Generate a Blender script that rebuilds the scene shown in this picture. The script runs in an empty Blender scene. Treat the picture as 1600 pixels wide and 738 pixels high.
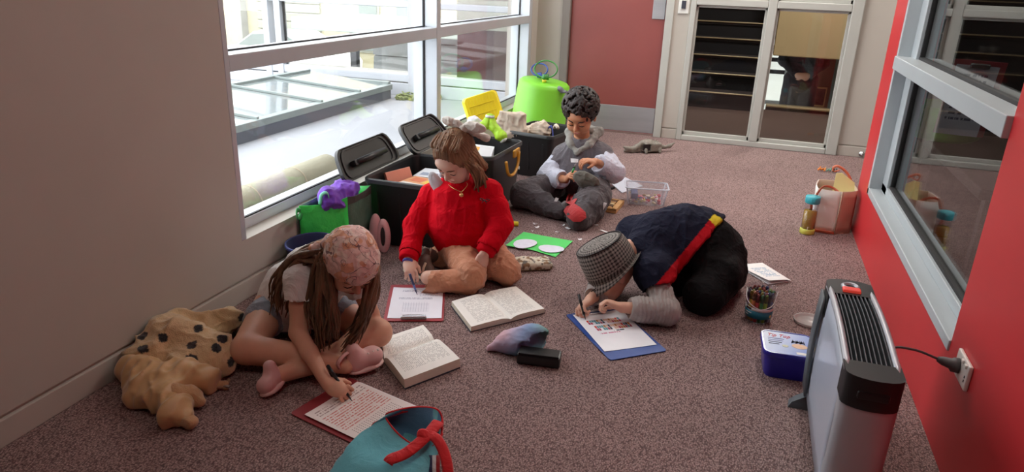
import bpy, bmesh, math, random
import numpy as np
from mathutils import Vector, Matrix
random.seed(4); RNG = np.random.default_rng(7)
SC = bpy.context.scene
COL = SC.collection

# ------------------------------------------------------------------ camera
YAW, PITCH, ROLL, FPX, CAMZ = -0.307880132, 0.351654978, -0.0376194224, 1108.29559, 1.27
def _cam_axes():
    f = np.array([math.sin(YAW)*math.cos(PITCH), math.cos(YAW)*math.cos(PITCH), -math.sin(PITCH)])
    rt = np.array([math.cos(YAW), -math.sin(YAW), 0.0]); d = np.cross(f, rt)
    c, s = math.cos(ROLL), math.sin(ROLL)
    return np.array([c*rt+s*d, -s*rt+c*d, f])
CM = _cam_axes()
cam = bpy.data.cameras.new('camera'); camo = bpy.data.objects.new('camera', cam); COL.objects.link(camo)
cam.sensor_width = 36.0; cam.sensor_fit = 'HORIZONTAL'; cam.lens = FPX/1600*36; cam.clip_start = .02; cam.clip_end = 300
camo.matrix_world = Matrix(((CM[0][0], -CM[1][0], -CM[2][0], 0), (CM[0][1], -CM[1][1], -CM[2][1], 0), (CM[0][2], -CM[1][2], -CM[2][2], CAMZ), (0, 0, 0, 1)))
SC.camera = camo

# ------------------------------------------------------------------ light
SKY_STRENGTH, CEIL_W, EXPOSURE = 4.0, 20.0, 0.6
w = bpy.data.worlds.new('overcast_sky'); SC.world = w; w.use_nodes = True
bg = w.node_tree.nodes['Background']; bg.inputs[0].default_value = (.93, .97, 1.0, 1); bg.inputs[1].default_value = SKY_STRENGTH
SC.view_settings.view_transform = 'Standard'; SC.view_settings.look = 'None'
SC.view_settings.exposure = EXPOSURE; SC.view_settings.gamma = 1.0; SC.view_settings.use_curve_mapping = False
SC.cycles.max_bounces = 10; SC.cycles.diffuse_bounces = 5; SC.cycles.glossy_bounces = 5; SC.cycles.transparent_max_bounces = 16
SC.cycles.caustics_reflective = False; SC.cycles.caustics_refractive = False

# ------------------------------------------------------------------ helpers
def lin(c):
    return tuple(((x/255)/12.92 if x/255 <= .04045 else ((x/255+.055)/1.055)**2.4) for x in c)
def at(u, v, y):          # point at world depth y seen at pixel (u, v)
    d = CM.T @ np.array([(u-800)/FPX, (v-369)/FPX, 1.0]); t = y/d[1]; return np.array([d[0]*t, y, CAMZ+d[2]*t])
def fl(u, v, z=0.0):
    d = CM.T @ np.array([(u-800)/FPX, (v-369)/FPX, 1.0]); t = (z-CAMZ)/d[2]; return np.array([d[0]*t, d[1]*t, z])
V3 = lambda *a: np.array(a, float)
def nrm(a):
    a = np.asarray(a, float); return a/(np.linalg.norm(a)+1e-12)

MATS = {}
def nd(nt, t, **k):
    n = nt.nodes.new(t)
    for a, b in k.items(): setattr(n, a, b)
    return n
def M(name, rgb, rough=.6, var=0.0, vscale=6.0, bump=0.0, bscale=200.0, metal=0.0, spec=.5, sheen=0.0, trans=0.0, alpha=1.0, emit=None, attr=False, coat=0.0, wrinkle=0.0, wscale=16.0, stretch=None, sss=0.0, rgb2=None):
    if name in MATS: return MATS[name]
    m = bpy.data.materials.new(name); m.use_nodes = True; nt = m.node_tree; p = nt.nodes['Principled BSDF']; L = nt.links.new
    c = lin(rgb)
    p.inputs['Base Color'].default_value = (*c, 1); p.inputs['Roughness'].default_value = rough; p.inputs['Metallic'].default_value = metal
    p.inputs['Specular IOR Level'].default_value = spec
    if sheen: p.inputs['Sheen Weight'].default_value = sheen; p.inputs['Sheen Roughness'].default_value = .5
    if coat: p.inputs['Coat Weight'].default_value = coat; p.inputs['Coat Roughness'].default_value = .1
    if trans: p.inputs['Transmission Weight'].default_value = trans
    if sss: p.inputs['Subsurface Weight'].default_value = sss; p.inputs['Subsurface Radius'].default_value = (.012, .005, .003); p.inputs['Subsurface Scale'].default_value = .5
    p.inputs['Alpha'].default_value = alpha
    if emit: p.inputs['Emission Color'].default_value = (*emit[:3], 1); p.inputs['Emission Strength'].default_value = emit[3]
    tc = nd(nt, 'ShaderNodeTexCoord'); vec = tc.outputs['Object']
    if stretch:
        mp = nd(nt, 'ShaderNodeMapping'); mp.inputs['Scale'].default_value = stretch; L(vec, mp.inputs[0]); vec = mp.outputs[0]
    src = None
    if attr:
        at_ = nd(nt, 'ShaderNodeVertexColor'); at_.layer_name = 'Col'; src = at_.outputs[0]
    if var or rgb2:
        nz = nd(nt, 'ShaderNodeTexNoise'); nz.inputs['Scale'].default_value = vscale; nz.inputs['Detail'].default_value = 4; L(vec, nz.inputs[0])
        mx = nd(nt, 'ShaderNodeMix', data_type='RGBA'); rp = nd(nt, 'ShaderNodeMapRange'); rp.inputs[1].default_value = .3; rp.inputs[2].default_value = .7
        L(nz.outputs[0], rp.inputs[0]); L(rp.outputs[0], mx.inputs[0])
        c2 = lin(rgb2) if rgb2 else None
        if attr:
            mx.blend_type = 'MULTIPLY'; mx.inputs[0].default_value = 1
            g = nd(nt, 'ShaderNodeMapRange'); L(nz.outputs[0], g.inputs[0]); g.inputs[1].default_value = .3; g.inputs[2].default_value = .7; g.inputs[3].default_value = 1-var; g.inputs[4].default_value = 1+var
            nt.links.remove(mx.inputs[0].links[0]); L(src, mx.inputs[6]); L(g.outputs[0], mx.inputs[7])
        elif c2:
            mx.inputs[6].default_value = (*c, 1); mx.inputs[7].default_value = (*c2, 1)
        else:
            mx.inputs[6].default_value = (*[x*(1-var) for x in c], 1); mx.inputs[7].default_value = (*[min(1, x*(1+var)) for x in c], 1)
        src = mx.outputs[2]
    if src is not None: L(src, p.inputs['Base Color'])
    if bump:
        n2 = nd(nt, 'ShaderNodeTexNoise'); n2.inputs['Scale'].default_value = bscale; n2.inputs['Detail'].default_value = 3; L(vec, n2.inputs[0])
        b = nd(nt, 'ShaderNodeBump'); b.inputs['Strength'].default_value = bump; b.inputs['Distance'].default_value = 1.0/bscale; L(n2.outputs[0], b.inputs['Height']); L(b.outputs[0], p.inputs['Normal'])
        if wrinkle:
            n3 = nd(nt, 'ShaderNodeTexNoise'); n3.inputs['Scale'].default_value = wscale; n3.inputs['Detail'].default_value = 3; n3.inputs['Distortion'].default_value = .8; L(vec, n3.inputs[0])
            ab = nd(nt, 'ShaderNodeMath', operation='ABSOLUTE'); sb = nd(nt, 'ShaderNodeMath', operation='SUBTRACT'); sb.inputs[1].default_value = .5; L(n3.outputs[0], sb.inputs[0]); L(sb.outputs[0], ab.inputs[0])
            b2 = nd(nt, 'ShaderNodeBump'); b2.invert = True; b2.inputs['Strength'].default_value = wrinkle; b2.inputs['Distance'].default_value = .03; L(ab.outputs[0], b2.inputs['Height']); L(b2.outputs[0], b.inputs['Normal'])
    MATS[name] = m; return m
def glassmat(name, tint=(1, 1, 1), ior=1.5, rough=0.0):
    if name in MATS: return MATS[name]
    m = bpy.data.materials.new(name); m.use_nodes = True; nt = m.node_tree; nt.nodes.clear(); L = nt.links.new
    o = nd(nt, 'ShaderNodeOutputMaterial'); mx = nd(nt, 'ShaderNodeMixShader'); t = nd(nt, 'ShaderNodeBsdfTransparent'); g = nd(nt, 'ShaderNodeBsdfGlossy'); f = nd(nt, 'ShaderNodeFresnel')
    t.inputs[0].default_value = (*tint, 1); g.inputs['Roughness'].default_value = rough; 
    ge = nd(nt, 'ShaderNodeNewGeometry'); mr = nd(nt, 'ShaderNodeMapRange'); mr.inputs[3].default_value = ior; mr.inputs[4].default_value = 1/ior; L(ge.outputs['Backfacing'], mr.inputs[0]); L(mr.outputs[0], f.inputs[0])
    L(f.outputs[0], mx.inputs[0]); L(t.outputs[0], mx.inputs[1]); L(g.outputs[0], mx.inputs[2]); L(mx.outputs[0], o.inputs[0])
    MATS[name] = m; return m

def mesh(name, V, F, mat, parent=None, smooth=False, col=None, mats=None, fm=None, uv=None):
    V = np.asarray(V, float)
    off = np.array(parent.matrix_basis.translation) if parent is not None else np.zeros(3)
    p = parent
    while p is not None and p.parent is not None:
        p = p.parent; off = off+np.array(p.matrix_basis.translation)
    me = bpy.data.meshes.new(name); me.from_pydata((V-off).tolist(), [], F if isinstance(F, list) else F.tolist()); me.update()
    for m in (mats or [mat]): me.materials.append(m)
    if fm is not None: me.polygons.foreach_set('material_index', np.asarray(fm, np.int32))
    if smooth: me.polygons.foreach_set('use_smooth', np.ones(len(me.polygons), bool))
    if col is not None:
        a = me.color_attributes.new('Col', 'FLOAT_COLOR', 'POINT'); c4 = np.ones((len(V), 4), np.float32); c4[:, :3] = col; a.data.foreach_set('color', c4.ravel())
    if uv is not None:
        ul = me.uv_layers.new(name='UVMap'); li = np.empty(len(me.loops), np.int32); me.loops.foreach_get('vertex_index', li); ul.data.foreach_set('uv', np.asarray(uv, np.float32)[li].ravel())
    o = bpy.data.objects.new(name, me); COL.objects.link(o)
    if parent is not None: o.parent = parent
    return o
def thing(name, label, cat, loc=(0, 0, 0), group=None):
    o = bpy.data.objects.new(name, None); COL.objects.link(o); o.location = [float(x) for x in loc]; o.empty_display_size = .1
    o['label'] = label; o['category'] = cat
    if group: o['group'] = group
    return o
def tag(o, label, cat, group=None):
    o['label'] = label; o['category'] = cat
    if group: o['group'] = group
    return o
def struct(o, label=None):
    o['kind'] = 'structure'
    if label: o['label'] = label
    return o

class G:                                   # geometry collector
    def __init__(s): s.V = []; s.F = []; s.n = 0
    def add(s, V, F):
        V = np.asarray(V, float); s.V.append(V); s.F += [[i+s.n for i in f] for f in F]; s.n += len(V); return s
    def box(s, x0, x1, y0, y1, z0, z1, T=None):
        V = np.array([[x, y, z] for x in (x0, x1) for y in (y0, y1) for z in (z0, z1)], float)
        if T is not None: V = T(V)
        return s.add(V, [[0, 1, 3, 2], [4, 6, 7, 5], [0, 4, 5, 1], [2, 3, 7, 6], [0, 2, 6, 4], [1, 5, 7, 3]])
    def bbox(s, x0, x1, y0, y1, z0, z1, b=.004, seg=2, T=None):
        bm = bmesh.new(); bmesh.ops.create_cube(bm, size=1.0)
        for v in bm.verts: v.co = Vector(((x0+x1)/2+v.co.x*(x1-x0), (y0+y1)/2+v.co.y*(y1-y0), (z0+z1)/2+v.co.z*(z1-z0)))
        b = min(b, .49*min(x1-x0, y1-y0, z1-z0))
        bmesh.ops.bevel(bm, geom=bm.edges[:]+bm.verts[:], offset=b, segments=seg, profile=.5, affect='EDGES')
        bm.verts.index_update(); V = np.array([v.co[:] for v in bm.verts]); F = [[v.index for v in f.verts] for f in bm.faces]; bm.free()
        if T is not None: V = T(V)
        return s.add(V, F)
    def tube(s, P, r, n=10, cap=True, flat=None, up=None):
        P = np.asarray(P, float); m = len(P); r = np.broadcast_to(np.asarray(r, float), (m,))
        T = np.gradient(P, axis=0); T /= np.linalg.norm(T, axis=1)[:, None]+1e-12
        u = np.asarray(up, float) if up is not None else (V3(0, 0, 1) if abs(T[0][2]) < .9 else V3(1, 0, 0))
        V = []; a = np.arange(n)/n*2*math.pi
        for i in range(m):
            u = u-T[i]*np.dot(u, T[i]); u = nrm(u); w_ = np.cross(T[i], u)
            fa, fb = (1, 1) if flat is None else flat
            V.append(P[i]+r[i]*(np.cos(a)[:, None]*u*fa+np.sin(a)[:, None]*w_*fb))
        V = np.concatenate(V); F = [[i*n+j, i*n+(j+1) % n, (i+1)*n+(j+1) % n, (i+1)*n+j] for i in range(m-1) for j in range(n)]
        if cap: F += [list(range(n))[::-1], [(m-1)*n+j for j in range(n)]]
        return s.add(V, F)
    def lathe(s, prof, n=24, c=(0, 0, 0), T=None, sx=1, sy=1, close=False):
        a = np.arange(n)/n*2*math.pi; V = np.concatenate([np.stack([r*np.cos(a)*sx, r*np.sin(a)*sy, np.full(n, z)], 1) for r, z in prof])
        if T is not None: V = T(V)
        V = V+np.asarray(c, float); m = len(prof)
        F = [[i*n+j, i*n+(j+1) % n, (i+1)*n+(j+1) % n, (i+1)*n+j] for i in range(m-1) for j in range(n)]
        if close: F += [[(m-1)*n+j, (m-1)*n+(j+1) % n, (j+1) % n, j] for j in range(n)]
        else: F += [list(range(n))[::-1], [(m-1)*n+j for j in range(n)]]
        return s.add(V, F)
    def prism(s, poly, z0, z1, T=None):
        n = len(poly); V = np.array([[x, y, z0] for x, y in poly]+[[x, y, z1] for x, y in poly], float)
        if T is not None: V = T(V)
        return s.add(V, [list(range(n))[::-1], list(range(n, 2*n))]+[[i, (i+1) % n, n+(i+1) % n, n+i] for i in range(n)])
    def sheet(s, P, th=0.0):               # P: (a,b,3) grid, thickened along its normal
        a, b = P.shape[:2]; du = np.gradient(P, axis=0); dv = np.gradient(P, axis=1); N = np.cross(du, dv); N /= np.linalg.norm(N, axis=2)[..., None]+1e-12
        idx = lambda i, j, o=0: i*b+j+o
        F = [[idx(i, j), idx(i+1, j), idx(i+1, j+1), idx(i, j+1)] for i in range(a-1) for j in range(b-1)]
        V = P.reshape(-1, 3)
        if th:
            o = a*b; V = np.concatenate([(P+N*th/2).reshape(-1, 3), (P-N*th/2).reshape(-1, 3)])
            F += [[idx(i, j, o), idx(i, j+1, o), idx(i+1, j+1, o), idx(i+1, j, o)] for i in range(a-1) for j in range(b-1)]
            rim = [idx(i, 0) for i in range(a)]+[idx(a-1, j) for j in range(1, b)]+[idx(i, b-1) for i in range(a-2, -1, -1)]+[idx(0, j) for j in range(b-2, 0, -1)]
            F += [[rim[k], rim[k]+o, rim[(k+1) % len(rim)]+o, rim[(k+1) % len(rim)]] for k in range(len(rim))]
        return s.add(V, F)
    def out(s, name, mat, parent=None, smooth=False, **k):
        return mesh(name, np.concatenate(s.V), s.F, mat, parent, smooth, **k)
def frame(o, x, z):                        # local (x, y, z) -> world with origin o
    x = nrm(x); z = np.asarray(z, float); z = nrm(z-x*np.dot(z, x)); y = np.cross(z, x); R = np.stack([x, y, z], 1); o = np.asarray(o, float)
    return lambda V: np.asarray(V, float) @ R.T + o
def rotz(a, o=(0, 0, 0)): return frame(o, (math.cos(a), math.sin(a), 0), (0, 0, 1))
def autosmooth(o, ang=40):
    me = o.data; me.polygons.foreach_set('use_smooth', np.ones(len(me.polygons), bool)); me.set_sharp_from_angle(angle=math.radians(ang)); return o
def bez(pts, n=20):                        # Catmull-Rom through points
    P = [np.asarray(p, float) for p in pts]; P = [2*P[0]-P[1]]+P+[2*P[-1]-P[-2]]; out = []
    m = max(2, n//(len(P)-3))
    for i in range(1, len(P)-2):
        for t in np.linspace(0, 1, m, endpoint=(i == len(P)-3)):
            a, b, c, d = P[i-1:i+3]; out.append(.5*((2*b)+(-a+c)*t+(2*a-5*b+4*c-d)*t*t+(-a+3*b-3*c+d)*t**3))
    return np.array(out)
_H = RNG.random((64, 64, 64)).astype(np.float32)
def vnoise(P, sc):
    p = np.asarray(P, np.float32)*sc; i = np.floor(p).astype(int); f = p-i; f = f*f*(3-2*f); r = 0
    for dx in (0, 1):
        for dy in (0, 1):
            for dz in (0, 1):
                wt = (f[..., 0] if dx else 1-f[..., 0])*(f[..., 1] if dy else 1-f[..., 1])*(f[..., 2] if dz else 1-f[..., 2])
                r = r+wt*_H[(i[..., 0]+dx) % 64, (i[..., 1]+dy) % 64, (i[..., 2]+dz) % 64]
    return r*2-1
def text_mesh(name, body, size, T, mat, parent, depth=.0006, shear=0.0, align='LEFT'):
    cu = bpy.data.curves.new(name, 'FONT'); cu.body = body; cu.size = size; cu.extrude = depth; cu.shear = shear; cu.align_x = align
    o = bpy.data.objects.new(name, cu); COL.objects.link(o); dg = bpy.context.evaluated_depsgraph_get(); me = bpy.data.meshes.new_from_object(o.evaluated_get(dg))
    V = np.array([v.co[:] for v in me.vertices]); F = [list(p.vertices) for p in me.polygons]
    bpy.data.objects.remove(o); bpy.data.curves.remove(cu); bpy.data.meshes.remove(me)
    return mesh(name, T(V), F, mat, parent)

# ---- distance-field modelling: primitives blended into one skin, meshed with surface nets
class Sdf:
    def __init__(s, lo, hi, h):
        s.lo = np.asarray(lo, float); s.h = h; s.n = np.ceil((np.asarray(hi)-s.lo)/h).astype(int)+1
        s.d = np.full(s.n, 1.0, np.float32)
    def _put(s, fn, lo, hi, k, sub):
        m = k+3*s.h; i0 = np.clip(np.floor((np.asarray(lo)-m-s.lo)/s.h).astype(int), 0, s.n); i1 = np.clip(np.ceil((np.asarray(hi)+m-s.lo)/s.h).astype(int)+1, 0, s.n)
        if np.any(i1 <= i0): return s
        ax = [(s.lo[a]+s.h*np.arange(i0[a], i1[a])).astype(np.float32) for a in range(3)]
        X, Y, Z = np.meshgrid(*ax, indexing='ij', copy=False)
        e = fn(X, Y, Z).astype(np.float32); sl = tuple(slice(i0[a], i1[a]) for a in range(3)); d = s.d[sl]
        if sub:
            e = -e; q = np.maximum(k-np.abs(d-e), 0)/max(k, 1e-6); s.d[sl] = np.maximum(d, e)+q*q*k*.25
        else:
            q = np.maximum(k-np.abs(d-e), 0)/max(k, 1e-6); s.d[sl] = np.minimum(d, e)-q*q*k*.25
        return s
    def cap(s, a, b, ra, rb=None, k=.015, sub=False):
        a = np.asarray(a, float); b = np.asarray(b, float); rb = ra if rb is None else rb; r = max(ra, rb); ba = b-a; L2 = float(ba @ ba)+1e-12
        def fn(X, Y, Z):
            px, py, pz = X-a[0], Y-a[1], Z-a[2]; t = np.clip((px*ba[0]+py*ba[1]+pz*ba[2])/L2, 0, 1)
            return np.sqrt((px-t*ba[0])**2+(py-t*ba[1])**2+(pz-t*ba[2])**2)-(ra+(rb-ra)*t)
        return s._put(fn, np.minimum(a, b)-r, np.maximum(a, b)+r, k, sub)
    def chain(s, P, R, k=.015):
        for i in range(len(P)-1): s.cap(P[i], P[i+1], R[i], R[i+1], k if i else k)
        return s
    def ell(s, c, r, ax=None, k=.015, sub=False):
        c = np.asarray(c, float); r = np.asarray(r, float); R = np.eye(3) if ax is None else np.asarray(ax, float); m = r.max()
        def fn(X, Y, Z):
            p = [X-c[0], Y-c[1], Z-c[2]]; q = [(p[0]*R[i][0]+p[1]*R[i][1]+p[2]*R[i][2]) for i in range(3)]
            k0 = np.sqrt(sum((q[i]/r[i])**2 for i in range(3))); k1 = np.sqrt(sum((q[i]/r[i]**2)**2 for i in range(3)))
            return k0*(k0-1)/(k1+1e-6)
        return s._put(fn, c-m, c+m, k, sub)
    def box(s, c, hsz, ax=None, r=.01, k=.01, sub=False):
        c = np.asarray(c, float); hsz = np.asarray(hsz, float); R = np.eye(3) if ax is None else np.asarray(ax, float); m = np.linalg.norm(hsz)
        def fn(X, Y, Z):
            p = [X-c[0], Y-c[1], Z-c[2]]; q = [np.abs(p[0]*R[i][0]+p[1]*R[i][1]+p[2]*R[i][2])-(hsz[i]-r) for i in range(3)]
            o = np.sqrt(sum(np.maximum(x, 0)**2 for x in q)); return o+np.minimum(np.maximum(np.maximum(q[0], q[1]), q[2]), 0)-r
        return s._put(fn, c-m, c+m, k, sub)
    def floor(s, z0=0.0):                   # cut flat where it rests
        z = (s.lo[2]+s.h*np.arange(s.n[2])).astype(np.float32); s.d = np.maximum(s.d, (z0-z)[None, None, :]); return s
    def shell(s, th):                       # hollow
        s.d = np.maximum(s.d, -(s.d+th)); return s
    def mesh(s):
        d = s.d; ins = d < 0; c = np.zeros(np.array(d.shape)-1, np.uint8)
        for dx in (0, 1):
            for dy in (0, 1):
                for dz in (0, 1): c += ins[dx:d.shape[0]-1+dx, dy:d.shape[1]-1+dy, dz:d.shape[2]-1+dz]
        I = np.argwhere((c > 0) & (c < 8)); idx = np.full(c.shape, -1, np.int32); idx[I[:, 0], I[:, 1], I[:, 2]] = np.arange(len(I))
        S = np.zeros((len(I), 3)); N = np.zeros(len(I)); cor = [(a, b, e) for a in (0, 1) for b in (0, 1) for e in (0, 1)]
        val = {q: d[I[:, 0]+q[0], I[:, 1]+q[1], I[:, 2]+q[2]] for q in cor}
        for q in cor:
            for ax in range(3):
                if q[ax] == 0:
                    q2 = list(q); q2[ax] = 1; q2 = tuple(q2); a, b = val[q], val[q2]; m = (a < 0) != (b < 0); t = a[m]/(a[m]-b[m])
                    p = np.tile(np.array(q, float), (int(m.sum()), 1)); p[:, ax] += t; S[m] += p; N[m] += 1
        V = s.lo+s.h*(I+S/N[:, None]); F = []
        for ax in range(3):
            sl0 = [slice(None)]*3; sl1 = [slice(None)]*3; sl0[ax] = slice(0, -1); sl1[ax] = slice(1, None)
            a, b = ins[tuple(sl0)], ins[tuple(sl1)]; E = np.argwhere(a != b); o1, o2 = [(1, 2), (2, 0), (0, 1)][ax]
            ok = (E[:, o1] > 0) & (E[:, o2] > 0) & (E[:, o1] < d.shape[o1]-1) & (E[:, o2] < d.shape[o2]-1); E = E[ok]
            if not len(E): continue
            def at_(da, db):
                q = E.copy(); q[:, o1] -= da; q[:, o2] -= db; return idx[q[:, 0], q[:, 1], q[:, 2]]
            Q = np.stack([at_(1, 1), at_(0, 1), at_(0, 0), at_(1, 0)], 1); fl_ = ~a[E[:, 0], E[:, 1], E[:, 2]]; Q[fl_] = Q[fl_][:, ::-1]; F.append(Q)
        F = np.concatenate(F) if F else np.zeros((0, 4), int)
        return V, F
def vnormals(V, F):
    a = V[F[:, 2]]-V[F[:, 0]]; b = V[F[:, 3]]-V[F[:, 1]]; n = np.cross(a, b); N = np.zeros_like(V)
    for i in range(4): np.add.at(N, F[:, i], n)
    return N/(np.linalg.norm(N, axis=1)[:, None]+1e-12)
def relax(V, F, it=1, w=.5):
    for _ in range(it):
        S = np.zeros_like(V); C = np.zeros(len(V))
        for i in range(4):
            np.add.at(S, F[:, i], V[F[:, (i+1) % 4]]); np.add.at(C, F[:, i], 1)
            np.add.at(S, F[:, i], V[F[:, (i-1) % 4]]); np.add.at(C, F[:, i], 1)
        V = V*(1-w)+w*S/np.maximum(C, 1)[:, None]
    return V
def skin(name, S, mat, parent, col=None, disp=None, rel=1, **k):
    V, F = S.mesh()
    if rel: V = relax(V, F, rel)
    if disp is not None: V = V+vnormals(V, F)*disp(V)[:, None]
    c = None
    if col is not None: c = col(V)
    return mesh(name, V, F, mat, parent, True, col=c, **k)
def folds(V, sc, amp, st=(1, 1, 1)):        # cloth creases: ridged octaves on a warped domain
    P = V*np.array(st); W = np.stack([vnoise(P+11.1, sc*.6), vnoise(P+3.7, sc*.6), vnoise(P+17.9, sc*.6)], 1)*(.35/sc); P = P+W; o = 0
    for i, (f, a) in enumerate(((1, 1), (2.2, .55), (4.3, .25))): o = o+a*((1-np.abs(vnoise(P+7.3*i, sc*f)))**3-.4)
    return amp*o
# ================================================================== setting
XL, XR, YB, ZC = -1.806, .6675, 6.18, 2.7
m_wall = M('paint_warm_grey', (180, 173, 164), .65, var=.03, vscale=3, bump=.03, bscale=300)
m_red = M('paint_red', (204, 48, 54), .36, var=.04, vscale=2.5, bump=.02, bscale=400)
m_ceil = M('paint_ceiling', (225, 222, 216), .8, var=.02)
m_alu = M('aluminium_silver', (196, 202, 208), .35, metal=.35, var=.03, bump=.02)
m_frame = M('frame_grey', (176, 183, 187), .4, var=.02, vscale=4)
m_wf = M('frame_back_grey', (178, 178, 172), .45, var=.03, vscale=5)
m_dark = M('gasket_black', (28, 28, 30), .6, var=.1)
m_glass = glassmat('window_glass'); m_glass2 = glassmat('window_glass_tinted', (.82, .84, .84))
def carpet():
    m = bpy.data.materials.new('carpet_brown_loop'); m.use_nodes = True; nt = m.node_tree; p = nt.nodes['Principled BSDF']; L = nt.links.new
    tc = nd(nt, 'ShaderNodeTexCoord'); mp = nd(nt, 'ShaderNodeMapping'); mp.inputs['Rotation'].default_value = (0, 0, .12); mp.inputs['Scale'].default_value = (1, .62, 1); L(tc.outputs['Object'], mp.inputs[0])
    vo = nd(nt, 'ShaderNodeTexVoronoi'); vo.inputs['Scale'].default_value = 210; vo.inputs['Randomness'].default_value = .75; L(mp.outputs[0], vo.inputs[0])
    nz = nd(nt, 'ShaderNodeTexNoise'); nz.inputs['Scale'].default_value = 420; nz.inputs['Detail'].default_value = 2; L(mp.outputs[0], nz.inputs[0])
    big = nd(nt, 'ShaderNodeTexNoise'); big.inputs['Scale'].default_value = 2.2; big.inputs['Detail'].default_value = 5; L(tc.outputs['Object'], big.inputs[0])
    r1 = nd(nt, 'ShaderNodeValToRGB'); e = r1.color_ramp.elements; e[0].position = 0.0; e[0].color = (*lin((194, 166, 161)), 1); e[1].position = .75; e[1].color = (*lin((102, 82, 81)), 1); L(vo.outputs['Distance'], r1.inputs[0])
    mx = nd(nt, 'ShaderNodeMix', data_type='RGBA', blend_type='OVERLAY'); mx.inputs[0].default_value = .75; L(r1.outputs[0], mx.inputs[6]); L(nz.outputs[0], mx.inputs[7])
    m2 = nd(nt, 'ShaderNodeMix', data_type='RGBA', blend_type='MULTIPLY'); m2.inputs[0].default_value = 1; rg = nd(nt, 'ShaderNodeMapRange'); rg.inputs[1].default_value = .3; rg.inputs[2].default_value = .7; rg.inputs[3].default_value = .9; rg.inputs[4].default_value = 1.08
    L(big.outputs[0], rg.inputs[0]); L(mx.outputs[2], m2.inputs[6]); L(rg.outputs[0], m2.inputs[7]); L(m2.outputs[2], p.inputs['Base Color'])
    p.inputs['Roughness'].default_value = .95; p.inputs['Specular IOR Level'].default_value = .15
    b = nd(nt, 'ShaderNodeBump'); b.invert = True; b.inputs['Strength'].default_value = .9; b.inputs['Distance'].default_value = .004; L(vo.outputs['Distance'], b.inputs['Height']); L(b.outputs[0], p.inputs['Normal'])
    return m
m_carpet = carpet()
struct(G().box(XL-.3, 3.2, -5.0, YB+.02, -.1, 0).out('floor', m_carpet), 'brown looped carpet floor')
struct(G().box(XL-.3, 3.2, -5.0, YB+.3, ZC, ZC+.1).out('ceiling', m_ceil))
# left wall with the window opening y 2.165..6.01, z .247..2.5
W0, W1, WB, WT = 2.165, 6.012, .247, 2.5
wl = G().box(XL-.22, XL, -5.0, W0, .092, ZC).box(XL-.22, XL, W0, W1, .092, WB).box(XL-.22, XL, W0, W1, WT, ZC).box(XL-.22, XL, W1, YB+.2, .092, ZC).box(XL-.22, XL-.008, -5.0, YB+.2, 0, .092).out('wall_left', m_wall); struct(wl)
struct(G().bbox(XL-.01, XL+.004, -5.0, YB, 0, .080, .003).out('baseboard_left', m_wall))
struct(G().box(XL-.22, XR+2.6, -5.1, -5.0, 0, ZC).out('wall_near', m_wall))
# window 1: aluminium frame, recess .08
wn = bpy.data.objects.new('window_1', None); COL.objects.link(wn); wn['kind'] = 'structure'; wn.location = (XL-.08, W0, WB)
FX0, FX1 = XL-.16, XL-.02
def bar(name, *a, mat=m_alu, parent=wn, b=.003): return G().bbox(*a, b).out(name, mat, parent)
bar('frame_rail', FX0, XL-.078, W0, W1, WB, WB+.045)
bar('frame_rail', FX0, XL-.078, W0, W1, WT-.05, WT)
bar('frame_stile', FX0, XL-.0, W0+.002, W0+.03, WB, WT)
bar('frame_stile', FX0, XL-.0, W1-.075, W1-.002, WB, WT)
bar('mullion', FX0, XL-.0, 4.048, 4.105, WB, WT)
bar('transom', FX0, XL-.002, W0+.03, 4.048, .901, .963); bar('transom', FX0, XL-.002, 4.105, W1-.075, .901, .963)
bar('transom', FX0, XL-.002, W0+.03, 4.048, 1.72, 1.78); bar('transom', FX0, XL-.002, 4.105, W1-.075, 1.72, 1.78)
for (a, b) in ((W0+.03, 4.048), (4.105, W1-.075)):
    for (c, d) in ((WB+.045, .901), (.963, 1.72), (1.78, WT-.05)):
        G().box(XL-.092, XL-.086, a, b, c, d).out('pane', m_glass, wn)
        g = G().box(XL-.093, XL-.082, a, a+.008, c, d).box(XL-.093, XL-.082, b-.008, b, c, d).box(XL-.093, XL-.082, a, b, c, c+.006).box(XL-.093, XL-.082, a, b, d-.006, d); g.out('gasket', m_dark, wn)
# right wall with window, ends at y 4.31
R0, R1, RB, RT = 2.15, 3.915, .285, 2.4
wr = G().box(XR, XR+.16, -5.0, R0, 0, ZC).box(XR, XR+.16, R0, R1, 0, RB).box(XR, XR+.16, R0, R1, RT, ZC).box(XR, XR+.16, R1, 4.24, 0, ZC)
wr.prism([(XR, 4.24), (XR+.16, 4.24), (XR+.16, 4.34), (XR+.05, 4.34)], 0, ZC).out('wall_right', m_red); struct(bpy.data.objects['wall_right'], 'red painted wall with a window')
wn2 = bpy.data.objects.new('window_2', None); COL.objects.link(wn2); wn2['kind'] = 'structure'; wn2.location = (XR, R0, RB)
RX0, RX1 = XR-.006, XR+.12
bar('frame_rail', RX0, RX1, R0, R1, RB, RB+.035, parent=wn2, mat=m_frame)
bar('frame_rail', XR+.05, RX1, R0, R1, RB+.035, RB+.075, parent=wn2, mat=m_frame)
bar('frame_rail', RX0, RX1, R0, R1, RT-.06, RT, parent=wn2, mat=m_frame)
bar('frame_stile', RX0, RX1, R1-.035, R1, RB, RT, parent=wn2, mat=m_frame)
bar('frame_stile', XR+.05, RX1, R1-.16, R1-.035, RB, RT, parent=wn2, mat=m_frame)
bar('frame_stile', XR+.01, RX1, R0, R0+.03, RB, RT, parent=wn2, mat=m_frame)
bar('transom', RX0-.012, RX1, R0, R1-.035, .915, .975, parent=wn2, mat=m_frame)
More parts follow.
